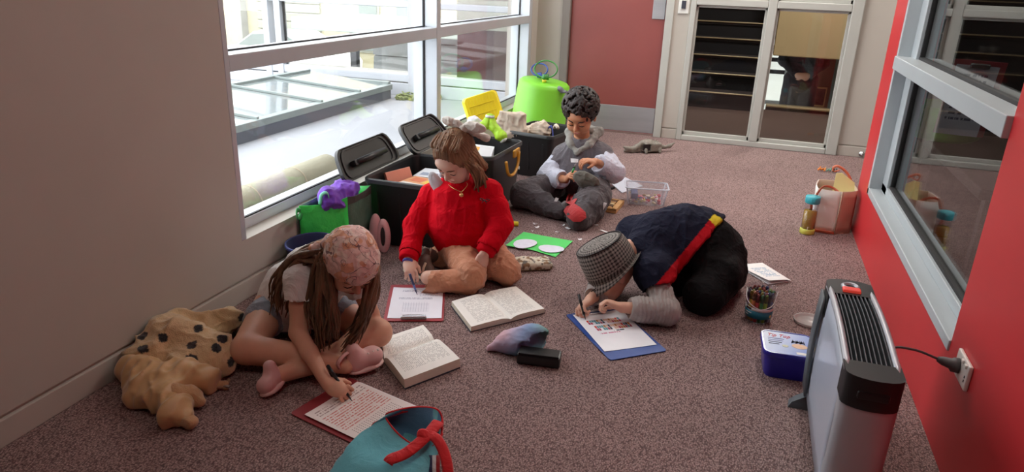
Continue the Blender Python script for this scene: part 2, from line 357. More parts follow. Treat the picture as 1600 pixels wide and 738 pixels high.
for (c, d) in ((RB+.075, .915), (.975, RT-.06)):
    G().box(XR+.075, XR+.081, R0+.03, R1-.16, c, d).out('pane', m_glass2, wn2)
    G().box(XR+.064, XR+.084, R1-.172, R1-.158, c, d).box(XR+.062, XR+.084, R0+.03, R1-.16, c, c+.012).out('gasket', m_dark, wn2)
# dim room behind window 2
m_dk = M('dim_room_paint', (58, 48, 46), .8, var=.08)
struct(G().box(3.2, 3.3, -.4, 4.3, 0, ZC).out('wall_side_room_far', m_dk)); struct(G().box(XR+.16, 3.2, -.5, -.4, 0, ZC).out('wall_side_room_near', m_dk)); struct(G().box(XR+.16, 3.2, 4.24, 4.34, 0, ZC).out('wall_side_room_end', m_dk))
# back wall y = 6.18 (door, glazing); alcove to the right
m_door = M('door_maroon', (138, 72, 68), .42, var=.06, vscale=3, bump=.03, bscale=120)
m_steel = M('steel_kickplate', (172, 172, 176), .4, metal=.5, var=.1, vscale=1.5, stretch=(1, 1, 8))
bw = G().box(XL-.05, -1.585, YB, YB+.14, 0, ZC).box(-1.585, -.65, YB, YB+.14, 2.12, ZC).box(-.65, -.518, YB, YB+.14, .092, ZC).box(-.65, -.518, YB+.01, YB+.14, 0, .092)
bw.box(-.518, .758, YB, YB+.14, 2.2, ZC).box(.758, 3.2, YB, YB+.14, .092, ZC).box(.758, 3.2, YB+.008, YB+.14, 0, .092).out('wall_back', m_wall); struct(bpy.data.objects['wall_back'])
struct(G().bbox(.762, 3.2, YB-.004, YB+.01, 0, .08, .003).out('baseboard_back', m_wall)); struct(G().bbox(-.648, -.52, YB-.003, YB+.012, 0, .08, .003).out('baseboard_back', m_wall))
struct(G().box(3.1, 3.2, 4.34, YB, 0, ZC).out('wall_alcove', m_wall))
dr = bpy.data.objects.new('door_1', None); COL.objects.link(dr); dr['kind'] = 'structure'; dr['label'] = 'maroon door with steel kick plate'; dr.location = (-1.11, YB, 0)
m_jd = M('door_frame_taupe', (128, 120, 114), .5, var=.03)
G().bbox(-1.585, -1.518, YB-.012, YB+.12, 0, 2.12, .004).out('door_jamb', m_jd, dr); G().bbox(-.714, -.65, YB-.02, YB+.12, 0, 2.12, .004).out('door_jamb', m_wf, dr); G().bbox(-1.585, -.65, YB-.012, YB+.12, 2.06, 2.12, .004).out('door_head', m_wf, dr)
G().bbox(-1.516, -.716, YB+.03, YB+.075, .012, 2.058, .003).out('door_leaf', m_door, dr)
G().bbox(-1.50, -.722, YB+.024, YB+.031, .02, .238, .002).out('kick_plate', m_steel, dr)
G().bbox(-.826, -.724, YB+.022, YB+.031, .975, 1.3, .002).out('push_plate', m_steel, dr)
tag(G().bbox(-.618, -.532, YB-.012, YB, 1.028, 1.19, .005).bbox(-.596, -.556, YB-.02, YB-.01, 1.065, 1.135, .003).out('access_panel', M('switch_white', (214, 213, 208), .4, var=.02)), 'small white access control panel on back wall beside the maroon door', 'switch')
_ap = bpy.data.objects['access_panel']; G().bbox(-.594, -.558, YB-.023, YB-.0195, 1.068, 1.132, .002).out('reader_face', M('reader_dark', (60, 62, 72), .35, var=.05), _ap)
wn3 = bpy.data.objects.new('window_3', None); COL.objects.link(wn3); wn3['kind'] = 'structure'; wn3.location = (.12, YB, 0)
B0, B1 = YB-.03, YB+.10
for nm, a in (('frame_stile', (-.518, -.474, 0, 2.2)), ('frame_stile', (.675, .758, 0, 2.2)), ('mullion', (.072, .14, .046, 2.15)), ('frame_rail', (-.474, .675, 0, .046)), ('frame_rail', (-.474, .675, 2.15, 2.2)), ('transom', (-.474, .072, 1.103, 1.158)), ('transom', (.14, .675, 1.103, 1.158))):
    G().bbox(a[0], a[1], B0, B1, a[2], a[3], .006).out(nm, m_wf, wn3)
for (a, b) in ((-.474, .072), (.14, .675)):
    for (c, d) in ((.046, 1.103), (1.158, 2.15)):
        G().bbox(a, b, YB+.0, YB+.03, c, c+.03, .003).bbox(a, a+.018, YB+.0, YB+.03, c, d, .003).bbox(b-.018, b, YB+.0, YB+.03, c, d, .003).bbox(a, b, YB+.0, YB+.03, d-.018, d, .003).out('glazing_bead', m_wf, wn3)
        G().box(a, b, YB+.036, YB+.042, c, d).out('pane', m_glass2, wn3)
# stair hall beyond window 3
m_bulk = M('bulkhead_tan', (214, 186, 140), .6, var=.08, vscale=3, stretch=(1, 1, .3)); m_brn = M('hall_carpet_brown', (88, 66, 58), .95, var=.1, vscale=30, bump=.3, bscale=300)
m_brass = M('brass_nosing', (238, 214, 172), .28, metal=.7, var=.1); m_blk = M('riser_black', (24, 20, 24), .7, var=.1)
struct(G().box(XL-.1, 3.2, YB+.14, 8.22, -.1, 0).out('floor_hall', m_brn)); struct(G().box(XL-.1, 3.2, 8.3, 12, -.8, -.7).out('floor_lower_hall', M('pale_floor', (190, 186, 172), .5, var=.05)))
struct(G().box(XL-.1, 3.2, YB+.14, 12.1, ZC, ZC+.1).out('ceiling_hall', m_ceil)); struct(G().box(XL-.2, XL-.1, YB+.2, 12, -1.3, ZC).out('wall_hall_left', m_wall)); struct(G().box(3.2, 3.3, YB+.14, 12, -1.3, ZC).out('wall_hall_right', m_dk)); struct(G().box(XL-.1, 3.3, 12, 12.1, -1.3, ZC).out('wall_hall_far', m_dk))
struct(G().box(.225, 3.2, 8.22, 8.3, -.7, .03).out('wall_hall_kerb', m_brn)); struct(G().bbox(.225, 3.2, 8.2, 8.32, .03, .055, .006).out('trim_1', m_brass))
struct(G().bbox(.225, 3.2, 8.6, 8.75, .54, ZC, .01).out('wall_bulkhead', m_bulk))
st = thing('staircase', 'dark staircase with bright metal nosings seen through the left back pane', 'stairs', (-.5, 8.0, 0))
for i in range(9):
    y0 = 8.0+.27*i; z0 = .17*(i+1)
    G().box(-1.7, .2, y0, y0+.28, z0-.17, z0-.03).out('riser', m_blk, st); G().bbox(-1.7, .2, y0-.02, y0+.29, z0-.032, z0, .004).out('tread', M('tread_dark', (52, 42, 42), .9, var=.1, vscale=20), st); G().bbox(-1.7, .2, y0-.034, y0-.008, z0-.008, z0+.006, .004).out('nosing', m_brass, st)
struct(G().bbox(.75, .98, 9.6, 9.85, -.7, ZC, .01).out('column_hall', M('column_taupe', (128, 112, 98), .6, var=.05)))
fr = thing('notice_frame', 'framed dark notice on the taupe column in the hall beyond', 'picture', (.865, 9.59, .1)); G().bbox(.79, .94, 9.572, 9.6, -.12, .12, .004).out('picture_frame', m_bulk, fr); G().box(.805, .925, 9.568, 9.573, -.1, .1).out('notice', M('notice_dark', (60, 48, 50), .5, rgb2=(120, 100, 96), vscale=14), fr)
rl = thing('handrail', 'bright metal post beside the taupe column in the hall beyond', 'handrail', (1.0, 9.5, -.7)); G().tube([(1.0, 9.5, -.7), (1.0, 9.5, .75)], .03, 12).out('post', m_frame, rl, True); G().tube([(1.0, 9.5, .75), (1.0, 11.0, .75)], .025, 12).out('rail', m_frame, rl, True)
wn4 = bpy.data.objects.new('window_4', None); COL.objects.link(wn4); wn4['kind'] = 'structure'; wn4.location = (.0, 11.95, 0)
G().box(-.6, .95, 11.93, 11.96, -.9, .5).out('daylit_pane', M('daylit_pane', (220, 222, 210), .5, emit=(.95, .97, .9, .75), var=.05), wn4)
for z in (-.95, -.45, .02, .2, .38, .55): G().bbox(-.65, 1.0, 11.88, 11.95, z-.03, z+.03, .004).out('glazing_bar', m_dark if z > 0 else m_frame, wn4)
for x in (-.65, .2, .55, 1.0): G().bbox(x-.03, x+.03, 11.87, 11.95, -.95, .58, .004).out('glazing_bar', m_frame, wn4)
# ceiling lamps out of view, added as fill for the interior
m_lamp = M('lamp_diffuser', (255, 250, 240), .5, emit=(1.0, .94, .86, 6.0))
def lamp(x, y, wx, wy, pw, label, z=ZC):
    t = thing('unseen_ceiling_lamp', label, 'lamp', (x, y, z-.05)); G().bbox(x-wx/2, x+wx/2, y-wy/2, y+wy/2, z-.05, z, .006).out('housing', m_frame, t); G().box(x-wx/2+.02, x+wx/2-.02, y-wy/2+.02, y+wy/2-.02, z-.056, z-.05).out('diffuser', m_lamp, t)
    l = bpy.data.lights.new('unseen_ceiling_light', 'AREA'); l.shape = 'RECTANGLE'; l.size = wx-.05; l.size_y = wy-.05; l.energy = pw; l.color = (1, .95, .88); o = bpy.data.objects.new('unseen_ceiling_light', l); COL.objects.link(o); o.parent = t; o.location = (0, 0, -.012)
lamp(.3, 3.3, .3, 1.0, CEIL_W*.38, 'flat ceiling lamp added as fill over the middle of the corridor'); lamp(-.35, 5.5, .3, 1.0, CEIL_W*1.15, 'flat ceiling lamp added as fill near the maroon door'); lamp(1.8, 5.2, .3, 1.2, CEIL_W*.7, 'flat ceiling lamp added as fill over the alcove')  # unseen fill that lifts the floor, back wall and alcove
lamp(-.35, .6, .3, 1.2, CEIL_W*.005, 'flat dim unseen ceiling lamp near the camera')
lamp(1.9, 1.6, .3, .6, .8, 'dim ceiling lamp added to light the side room'); lamp(.6, 7.5, .3, .6, 34.0, 'ceiling lamp added to brighten the stair hall'); lamp(.8, 10.6, .3, .6, 26.0, 'unseen ceiling lamp in the lower hall')  # unseen, added to lift the propped clipboard and the tan bulkhead

# ------------------------------------------------------------------ outside the left window
m_ter = M('terrace_membrane', (150, 152, 157), .75, var=.05, vscale=1.2, bump=.1, bscale=60)
m_kerb = M('kerb_grey', (100, 104, 114), .6, var=.06, vscale=3); m_fw = M('facade_white', (176, 180, 186), .45, var=.02)
ter = G().box(-16, XL-.22, -4, 6.3, .04, .14).out('terrace_ground', m_ter); struct(ter, 'pale grey roof terrace outside the window')
sk = thing('skylight', 'low glazed skylight with pale frame on the roof terrace', 'skylight', (-3.6, 4.6, .14))
K0, K1, KY0, KY1 = -4.1, -3.18, 2.6, 6.06
G().box(K0, K1, KY0, KY1, .14, .225).out('kerb', m_kerb, sk)
g = G().bbox(K1-.05, K1+.02, KY0, KY1, .225, .275, .004).out('edge_frame', M('frame_sage', (128, 138, 136), .45, var=.03), sk); G().bbox(K0, K0+.06, KY0, KY1, .3, .35, .004).out('edge_frame', MATS['frame_sage'], sk)
G().bbox(K0, K1, KY1-.05, KY1, .24, .3, .004).out('edge_frame', MATS['frame_sage'], sk)
for y in (3.3, 4.1, 4.9, 5.5):
    T = frame((K1, y, .272), (K0-K1, 0, .06), (0, 0, 1)); G().bbox(0, .92, -.012, .012, 0, .02, .003, T=T).out('rafter', MATS['frame_sage'], sk)
T = frame((K1, KY0, .268), (K0-K1, 0, .06), (0, 0, 1)); G().box(0, .92, -(KY1-KY0), 0, -.003, .003, T=T).out('pane', M('skylight_glass', (124, 132, 132), .06, var=.06, vscale=2, spec=.8), sk)
pp = thing('lagged_pipe', 'cream lagged pipe lying on the terrace just outside the window', 'pipe', (-2.1, 2.7, .14))
G().tube([(-2.13, 2.25, .235), (-2.13, 3.3, .235)], .082, 24).out('lagging', M('lagging_cream', (158, 154, 132), .7, var=.06, vscale=9, bump=.2, bscale=40), pp, True)
for y in (2.62, 2.98): G().tube([(-2.13, y-.004, .235), (-2.13, y+.004, .235)], .0835, 24, cap=False).out('tie_band', M('tie_band', (190, 175, 150), .6, var=.05), pp)
# glazed link facade parallel to the back wall
fa = thing('glazed_facade', 'white framed glazed link wall across the roof terrace', 'facade', (-5, 6.3, .14)); YF = 6.3
for (z0, z1) in ((.14, .26), (.27, .345), (.955, 1.01), (1.7, 1.78), (2.6, 2.7)): G().bbox(-9, -1.92, YF-.04, YF+.06, z0, z1, .006).out('rail', m_fw, fa)
for x in (-1.99, -2.93, -3.06, -4.52, -4.66, -6.2, -7.6): G().bbox(x-.035, x+.035, YF-.05, YF+.06, .14, 2.7, .006).out('post', m_fw, fa)
for (a, b) in ((-2.9, -2.02), (-4.48, -3.1), (-6.16, -4.7), (-7.56, -6.24)):
    for (c, d) in ((.345, .955), (1.01, 1.7)): G().box(a, b, YF, YF+.006, c, d).out('pane', m_glass, fa); G().box(a, a+.015, YF-.005, YF+.01, c, d).box(b-.015, b, YF-.005, YF+.01, c, d).out('gasket', m_dark, fa)
struct(G().box(-3.02, -1.95, 7.3, 7.4, .1, .72).out('wall_link_dark_backing', M('link_maroon', (78, 50, 52), .6, var=.08))); struct(G().box(-3.02, -1.95, 7.28, 7.41, .72, 1.02).out('wall_link_band', M('link_pale', (168, 170, 156), .6, var=.04))); struct(G().box(-3.02, -1.95, 7.28, 7.41, 1.02, 2.7).out('wall_link_upper', MATS['link_maroon'])); struct(G().box(-9, -1.92, YF+.06, 8.2, 2.62, 2.75).out('ceiling_link', m_ceil))  # dark wall added behind the pane so reflections show in it
struct(G().box(-9, -1.92, YF+.06, 8.2, -.1, .1).out('floor_link', M('link_floor', (130, 128, 122), .6, var=.05)))
wd = tag(G().out if False else (lambda g: g.out('weed_patch', M('weed_green', (120, 130, 80), .9, var=.3, vscale=40)))(
    (lambda g: [g.tube(bez([(x, y, .14), (x+random.uniform(-.02, .02), y+random.uniform(-.02, .02), .14+h*.6), (x+random.uniform(-.05, .05), y+random.uniform(-.05, .05), .14+h)], 5), [.012, .016, .012, .006, .001][:len(bez([(0,0,0),(0,0,1),(0,0,2)],5))], 4) for x, y, h in [(random.uniform(-3.12, -2.75), random.uniform(6.0, 6.22), random.uniform(.02, .06)) for _ in range(70)]] and g)(G())), 'small patch of weeds in the corner of the roof terrace', 'weeds'); wd['kind'] = 'stuff'
# street beyond
struct(G().box(-40, 3, 8.2, 45, -1.9, -1.8).out('ground_street', M('street_pale', (168, 162, 146), .9, var=.05)))
nb = thing('cream_building', 'cream building with roller door and grey awning across the street', 'building', (-14, 19, -1.8)); m_crm = M('render_cream', (186, 180, 150), .8, var=.03)
G().box(-26, -6, 19, 25, -1.8, 5).out('wall', m_crm, nb); m_shut = M('shutter', (150, 152, 138), .6, var=.03)
for i in range(14): G().bbox(-14.4, -12.2, 18.92, 19.0, -1.8+i*.26, -1.8+i*.26+.24, .02).out('shutter_slat', m_shut, nb)
G().bbox(-15.3, -14.8, 18.7, 19.02, -1.8, 4, .02).out('pilaster', M('concrete', (150, 150, 145), .8, var=.12, vscale=3), nb)
for x in (-10.6, -9.4):
    f = G().bbox(x-.35, x+.35, 18.93, 19.0, -1.0, .6, .01).out('window', m_shut, nb); G().box(x-.28, x+.28, 18.9, 18.94, -.93, .53).out('pane', M('far_glass', (120, 132, 128), .15, var=.05), f)
G().bbox(-11.4, -8.7, 18.86, 19.0, .75, 1.0, .01).out('lintel', m_shut, nb)
gb = thing('grey_shed', 'grey weatherboard shed with flat canopy beyond the link wall', 'building', (-4.6, 12, -1.8)); m_wb = M('weatherboard', (118, 122, 122), .7, var=.05)
G().box(-6.6, -1.9, 12, 15, -1.8, .35).out('wall', M('shed_core', (100, 104, 104), .7, var=.05), gb)
for i in range(8): G().box(-6.6, -1.9, 11.95, 12.02, -1.8+i*.27, -1.8+i*.27+.25, T=lambda V: V+np.stack([0*V[:, 0], -.03*(V[:, 2] < V[:, 2].mean())*(V[:, 1] < 12), 0*V[:, 0]], 1)).out('board', m_wb, gb)
G().bbox(-7.4, -1.9, 10.6, 12.3, .3, .5, .02).out('canopy', M('canopy_grey', (150, 160, 152), .6, var=.04), gb)
for x in (-6.3, -5.2): G().bbox(x-.06, x+.06, 10.7, 10.82, -1.8, .3, .01).out('canopy_post', m_dark, gb)
struct(G().box(-40, 3, 44, 45, -1.8, 9).out('wall_street_far', m_crm))
pr = thing('concrete_pier', 'grey concrete pier at the far left beyond the window', 'pier', (-12.5, 14, -1.8)); G().bbox(-13.6, -12.3, 13.6, 14.6, -1.8, 4, .05).out('shaft', MATS['concrete'], pr); G().bbox(-13.7, -12.2, 13.5, 14.7, -1.8, -1.5, .03).out('plinth', MATS['concrete'], pr)
# parked car
cr = thing('parked_car', 'white hatchback parked on the street below', 'car', (-12.9, 17.3, -1.8)); m_cw = M('car_white', (240, 242, 240), .25, coat=.6, var=.02)
prof = [(-1.9, .35), (-1.95, .7), (-1.75, .95), (-1.2, 1.02), (-.55, 1.42), (.6, 1.46), (1.3, 1.1), (1.75, .98), (1.95, .7), (1.9, .35)]
cx, cy, cz = -12.3, 17.3, -1.8
def cprism(poly, y0, y1): return frame((cx, cy, cz), (1, 0, 0), (0, 0, 1)), poly, y0, y1
g = G(); n = len(prof)
rings = [(y, s) for y, s in ((-.8, .9), (-.72, 1.0), (.72, 1.0), (.8, .9))]
Vc = np.array([[cx+x*(.97+.03*s), cy+y*(1 if z < 1.0 else .82), cz+(z if s == 1 else .35+(z-.35)*.93)] for y, s in rings for x, z in prof]); Fc = [[i*n+j, i*n+(j+1) % n, (i+1)*n+(j+1) % n, (i+1)*n+j] for i in range(3) for j in range(n)]+[list(range(n)), [3*n+j for j in range(n)][::-1]]
G().add(Vc, Fc).out('body', m_cw, cr)
G().prism([(-1.0, 1.05), (-.5, 1.36), (.0, 1.4), (.0, 1.05)], -.01, .01, T=lambda V: np.stack([cx+V[:, 0], cy-.745+V[:, 2], cz+V[:, 1]], 1)).out('side_window', MATS['far_glass'], cr)
G().prism([(.06, 1.05), (.06, 1.4), (.55, 1.38), (1.15, 1.08)], -.01, .01, T=lambda V: np.stack([cx+V[:, 0], cy-.745+V[:, 2], cz+V[:, 1]], 1)).out('side_window', MATS['far_glass'], cr)
for x in (-1.25, 1.25):
    for y in (-.72, .72): wq = G().tube([(cx+x, cy+y-.1, cz+.32), (cx+x, cy+y+.1, cz+.32)], .32, 20).out('wheel', m_dark, cr); G().tube([(cx+x, cy+y-.12, cz+.32), (cx+x, cy+y+.12, cz+.32)], .18, 12).out('hub', m_frame, wq)
G().bbox(cx+.75, cx+.95, cy-.98, cy-.82, cz+1.0, cz+1.14, .03).out('mirror', m_cw, cr)
# ================================================================== printed paper materials
def printmat(name, paper, regs, rough=.6):
    m = bpy.data.materials.new(name); m.use_nodes = True; nt = m.node_tree; p = nt.nodes['Principled BSDF']; L = nt.links.new
    p.inputs['Roughness'].default_value = rough; p.inputs['Specular IOR Level'].default_value = .25
    uv = nd(nt, 'ShaderNodeUVMap'); uv.uv_map = 'UVMap'; sp = nd(nt, 'ShaderNodeSeparateXYZ'); L(uv.outputs[0], sp.inputs[0]); U, Vv = sp.outputs[0], sp.outputs[1]
    def mt(op, a, b=None, c=None):
        n = nd(nt, 'ShaderNodeMath', operation=op)
        for i, q in enumerate((a, b, c)):
            if q is None: continue
            if isinstance(q, (int, float)): n.inputs[i].default_value = q
            else: L(q, n.inputs[i])
        return n.outputs[0]
    nz0 = nd(nt, 'ShaderNodeTexNoise'); nz0.inputs['Scale'].default_value = 5; L(uv.outputs[0], nz0.inputs[0])
    base = nd(nt, 'ShaderNodeMix', data_type='RGBA'); base.inputs[6].default_value = (*lin(paper), 1); base.inputs[7].default_value = (*lin([max(0, c-8) for c in paper]), 1); L(nz0.outputs[0], base.inputs[0]); cur = base.outputs[2]
    for (kind, u0, u1, v0, v1, n, col, dens) in regs:
        inr = mt('MULTIPLY', mt('MULTIPLY', mt('GREATER_THAN', U, u0), mt('LESS_THAN', U, u1)), mt('MULTIPLY', mt('GREATER_THAN', Vv, v0), mt('LESS_THAN', Vv, v1)))
        a = mt('MULTIPLY', mt('SUBTRACT', Vv, v0), n/(v1-v0)); row = mt('FLOOR', a); fr = mt('FRACT', a); cc = None
        if kind == 'text':
            cb = nd(nt, 'ShaderNodeCombineXYZ'); L(mt('MULTIPLY', U, dens), cb.inputs[0]); L(mt('MULTIPLY', row, 7.31), cb.inputs[1]); nz = nd(nt, 'ShaderNodeTexNoise'); nz.inputs['Scale'].default_value = 1; nz.inputs['Detail'].default_value = 1; L(cb.outputs[0], nz.inputs[0])
            mk = mt('MULTIPLY', mt('MULTIPLY', mt('GREATER_THAN', fr, .28), mt('LESS_THAN', fr, .72)), mt('GREATER_THAN', nz.outputs[0], .46))
        elif kind == 'grid':
            b = mt('FRACT', mt('MULTIPLY', mt('SUBTRACT', U, u0), dens/(u1-u0))); mk = mt('MAXIMUM', mt('LESS_THAN', fr, .14), mt('LESS_THAN', b, .12))
        elif kind == 'dots':
            b = mt('FRACT', mt('MULTIPLY', mt('SUBTRACT', U, u0), dens/(u1-u0))); mk = mt('MULTIPLY', mt('LESS_THAN', mt('ABSOLUTE', mt('SUBTRACT', fr, .5)), .22), mt('LESS_THAN', mt('ABSOLUTE', mt('SUBTRACT', b, .5)), .2))
        elif kind == 'solid': mk = mt('GREATER_THAN', U, -1)
        else:                 # coloured blocks
            b = mt('MULTIPLY', mt('SUBTRACT', U, u0), dens/(u1-u0)); cb = nd(nt, 'ShaderNodeCombineXYZ'); L(mt('FLOOR', b), cb.inputs[0]); L(row, cb.inputs[1]); wn_ = nd(nt, 'ShaderNodeTexWhiteNoise', noise_dimensions='2D'); L(cb.outputs[0], wn_.inputs[0])
            rp = nd(nt, 'ShaderNodeValToRGB'); rp.color_ramp.interpolation = 'CONSTANT'; e = rp.color_ramp.elements; e[0].color = (*lin((200, 60, 50)), 1); e[1].position = .2; e[1].color = (*lin((225, 190, 170)), 1)
            for pos, c_ in ((.4, (40, 50, 70)), (.55, (90, 150, 160)), (.7, (180, 120, 60)), (.85, (170, 60, 90))): q = e.new(pos); q.color = (*lin(c_), 1)
            L(wn_.outputs[0], rp.inputs[0]); cc = rp.outputs[0]; fb = mt('FRACT', b); mk = mt('MULTIPLY', mt('GREATER_THAN', wn_.outputs[0], .12), mt('MULTIPLY', mt('GREATER_THAN', fr, .1), mt('GREATER_THAN', fb, .12)))
        mx = nd(nt, 'ShaderNodeMix', data_type='RGBA'); L(mt('MULTIPLY', inr, mk), mx.inputs[0]); L(cur, mx.inputs[6])
        if cc is not None: L(cc, mx.inputs[7])
        else: mx.inputs[7].default_value = (*lin(col), 1)
        cur = mx.outputs[2]
    L(cur, p.inputs['Base Color']); MATS[name] = m; return m
def paper(name, T, w, h, mat, parent, curl=.0, th=.0006, z=0.0, n=8):     # sheet with uv; local x in 0..w, y in 0..h
    a = np.linspace(0, 1, n); U, W = np.meshgrid(a, a, indexing='ij'); Z = z+curl*(np.abs(U-.5)*2)**3*(.4+.6*W)
    P = np.stack([U*w, W*h, Z], 2); g = G().sheet(T(P.reshape(-1, 3)).reshape(n, n, 3), th); uvs = np.stack([U.ravel(), W.ravel()], 1); return g.out(name, mat, parent, uv=np.concatenate([uvs, uvs]))
def loft(g, rings, caps=True, close=False):
    n = len(rings[0]); m = len(rings); V = np.concatenate(rings); F = [[i*n+j, i*n+(j+1) % n, (i+1)*n+(j+1) % n, (i+1)*n+j] for i in range(m-1) for j in range(n)]
    if caps: F += [list(range(n))[::-1], [(m-1)*n+j for j in range(n)]]
    return g.add(V, F)
def rrect(lx, ly, r, z, k=6):
    P = []
    for cx, cy, a0 in ((lx/2-r, ly/2-r, 0), (-lx/2+r, ly/2-r, 90), (-lx/2+r, -ly/2+r, 180), (lx/2-r, -ly/2+r, 270)):
        for i in range(k+1): a = math.radians(a0+90*i/k); P.append([cx+r*math.cos(a), cy+r*math.sin(a), z])
    return np.array(P)

m_met = M('clip_steel', (190, 190, 192), .25, metal=.9, var=.05)
def clipboard(label, o, ang, w, h, board, pm, clip_at_top=True, px=(.012, .012), pw=.21, ph=.297, clip=True, stack=1, pang=0.0):
    T = rotz(ang, (o[0], o[1], 0)); t = thing('clipboard', label, 'clipboard', (o[0], o[1], 0))
    g = G(); loft(g, [T(rrect(w, h, .012, z)+[w/2, h/2, 0]) for z in (.002, .005)]); g.out('board', board, t)
    for i in range(stack):
        c, s = math.cos(pang), math.sin(pang); Tp = lambda V, i=i: T(np.stack([px[0]+.003*i+c*V[:, 0]-s*V[:, 1], px[1]-.004*i+s*V[:, 0]+c*V[:, 1], .0062+.0012*(stack-1-i)+V[:, 2]], 1)); paper('paper', Tp, pw, ph, pm if i == 0 else MATS['paper_plain'], t, .0025)
    if clip:
        cy = h-.012 if clip_at_top else .012; sg = -1 if clip_at_top else 1
        cl = G().bbox(w/2-.05, w/2+.05, cy-.006, cy+.006, .005, .018, .004, T=T).out('clip', m_met, t)
        G().tube(T(np.array([[w/2-.045, cy, .016], [w/2-.045, cy+sg*.02, .013], [w/2-.02, cy+sg*.026, .012], [w/2+.02, cy+sg*.026, .012], [w/2+.045, cy+sg*.02, .013], [w/2+.045, cy, .016]])), .0022, 6).out('clip_wire', m_met, cl, True)
    return t
M('paper_plain', (244, 244, 246), .7, var=.02, vscale=8)
m_bred = M('board_red', (164, 54, 62), .5, var=.05, vscale=10, bump=.05); m_bblue = M('board_blue', (32, 72, 150), .45, var=.05, vscale=10, bump=.05)
pm_form = printmat('print_form', (244, 236, 234), [('text', .08, .95, .84, .95, 3, (170, 150, 150), 40), ('text', .06, .94, .5, .82, 9, (206, 130, 126), 46), ('dots', .1, .9, .2, .48, 12, (160, 150, 152), 18), ('text', .5, .95, .05, .18, 5, (180, 172, 172), 50)])
pm_table = printmat('print_table', (244, 244, 252), [('text', .2, .9, .85, .92, 2, (150, 150, 175), 46), ('text', .55, .9, .7, .84, 4, (170, 170, 190), 40), ('text', .15, .8, .6, .66, 2, (120, 120, 150), 60), ('grid', .25, .75, .2, .5, 7, (190, 190, 205), 10)])
pm_draw = printmat('print_drawing', (246, 247, 252), [('block', .14, .8, .68, .8, 2, (0, 0, 0), 14), ('block', .2, .9, .5, .64, 2, (0, 0, 0), 16), ('text', .2, .6, .4, .46, 1, (200, 120, 150), 30), ('text', .5, .7, .44, .5, 1, (40, 50, 60), 20)])
pm_card = printmat('print_card', (246, 244, 242), [('text', .2, .8, .25, .8, 8, (110, 150, 190), 30)])
pm_book = printmat('print_book', (242, 240, 234), [('text', .1, .46, .08, .92, 30, (186, 184, 180), 34), ('text', .54, .9, .08, .92, 30, (186, 184, 180), 34)])

# red clipboard by the girl in red: near edge (598.5,503.5)-(692.5,503.5), clip at the near edge
a, b = fl(598.5, 503.5), fl(692.5, 503.5); ang = math.atan2(b[1]-a[1], b[0]-a[0])
clipboard('red clipboard holding a table sheet, in front of the girl in red', a, ang, .232, .34, m_bred, pm_table, False, px=(.014, .02), ph=.285)
# red clipboard under the writing hand of the bandana girl
a, c = fl(560, 680), fl(682, 634); a0 = fl(453, 648); ang2 = math.atan2(*(fl(545, 592)-a0)[1::-1])
clipboard('red clipboard with a handwritten form, under the bandana girl\'s pen', a0+(fl(682, 634)-fl(545, 592))*1.04, ang2-0.0+0, .25, .37, M('board_red_dark', (140, 36, 44), .5, var=.05), pm_form, True, px=(.012, .03), pw=.22, ph=.297, clip=False, stack=3) if False else None
e1 = nrm(fl(545, 592)-a0); e2 = V3(e1[1], -e1[0], 0)   # e1 along the short side, e2 towards the bag
tcb = clipboard('red clipboard with a handwritten form, under the bandana girl\'s pen', a0+e2*.37, math.atan2(e1[1], e1[0]), .25, .37, M('board_red_dark', (140, 36, 44), .5, var=.05), pm_form, True, px=(.014, .004), pw=.225, ph=.318, clip=False, stack=3)
# blue clipboard by the boy in the hat
a, b, c = fl(953, 565), fl(1041, 550), fl(887, 491); clipboard('blue clipboard with a colourful drawing, under the kneeling boy\'s pen', a, math.atan2((b-a)[1], (b-a)[0])+.0, .235, .375, m_bblue, pm_draw, True, px=(.008, .058), pw=.212, ph=.3, clip=True, pang=-.05)

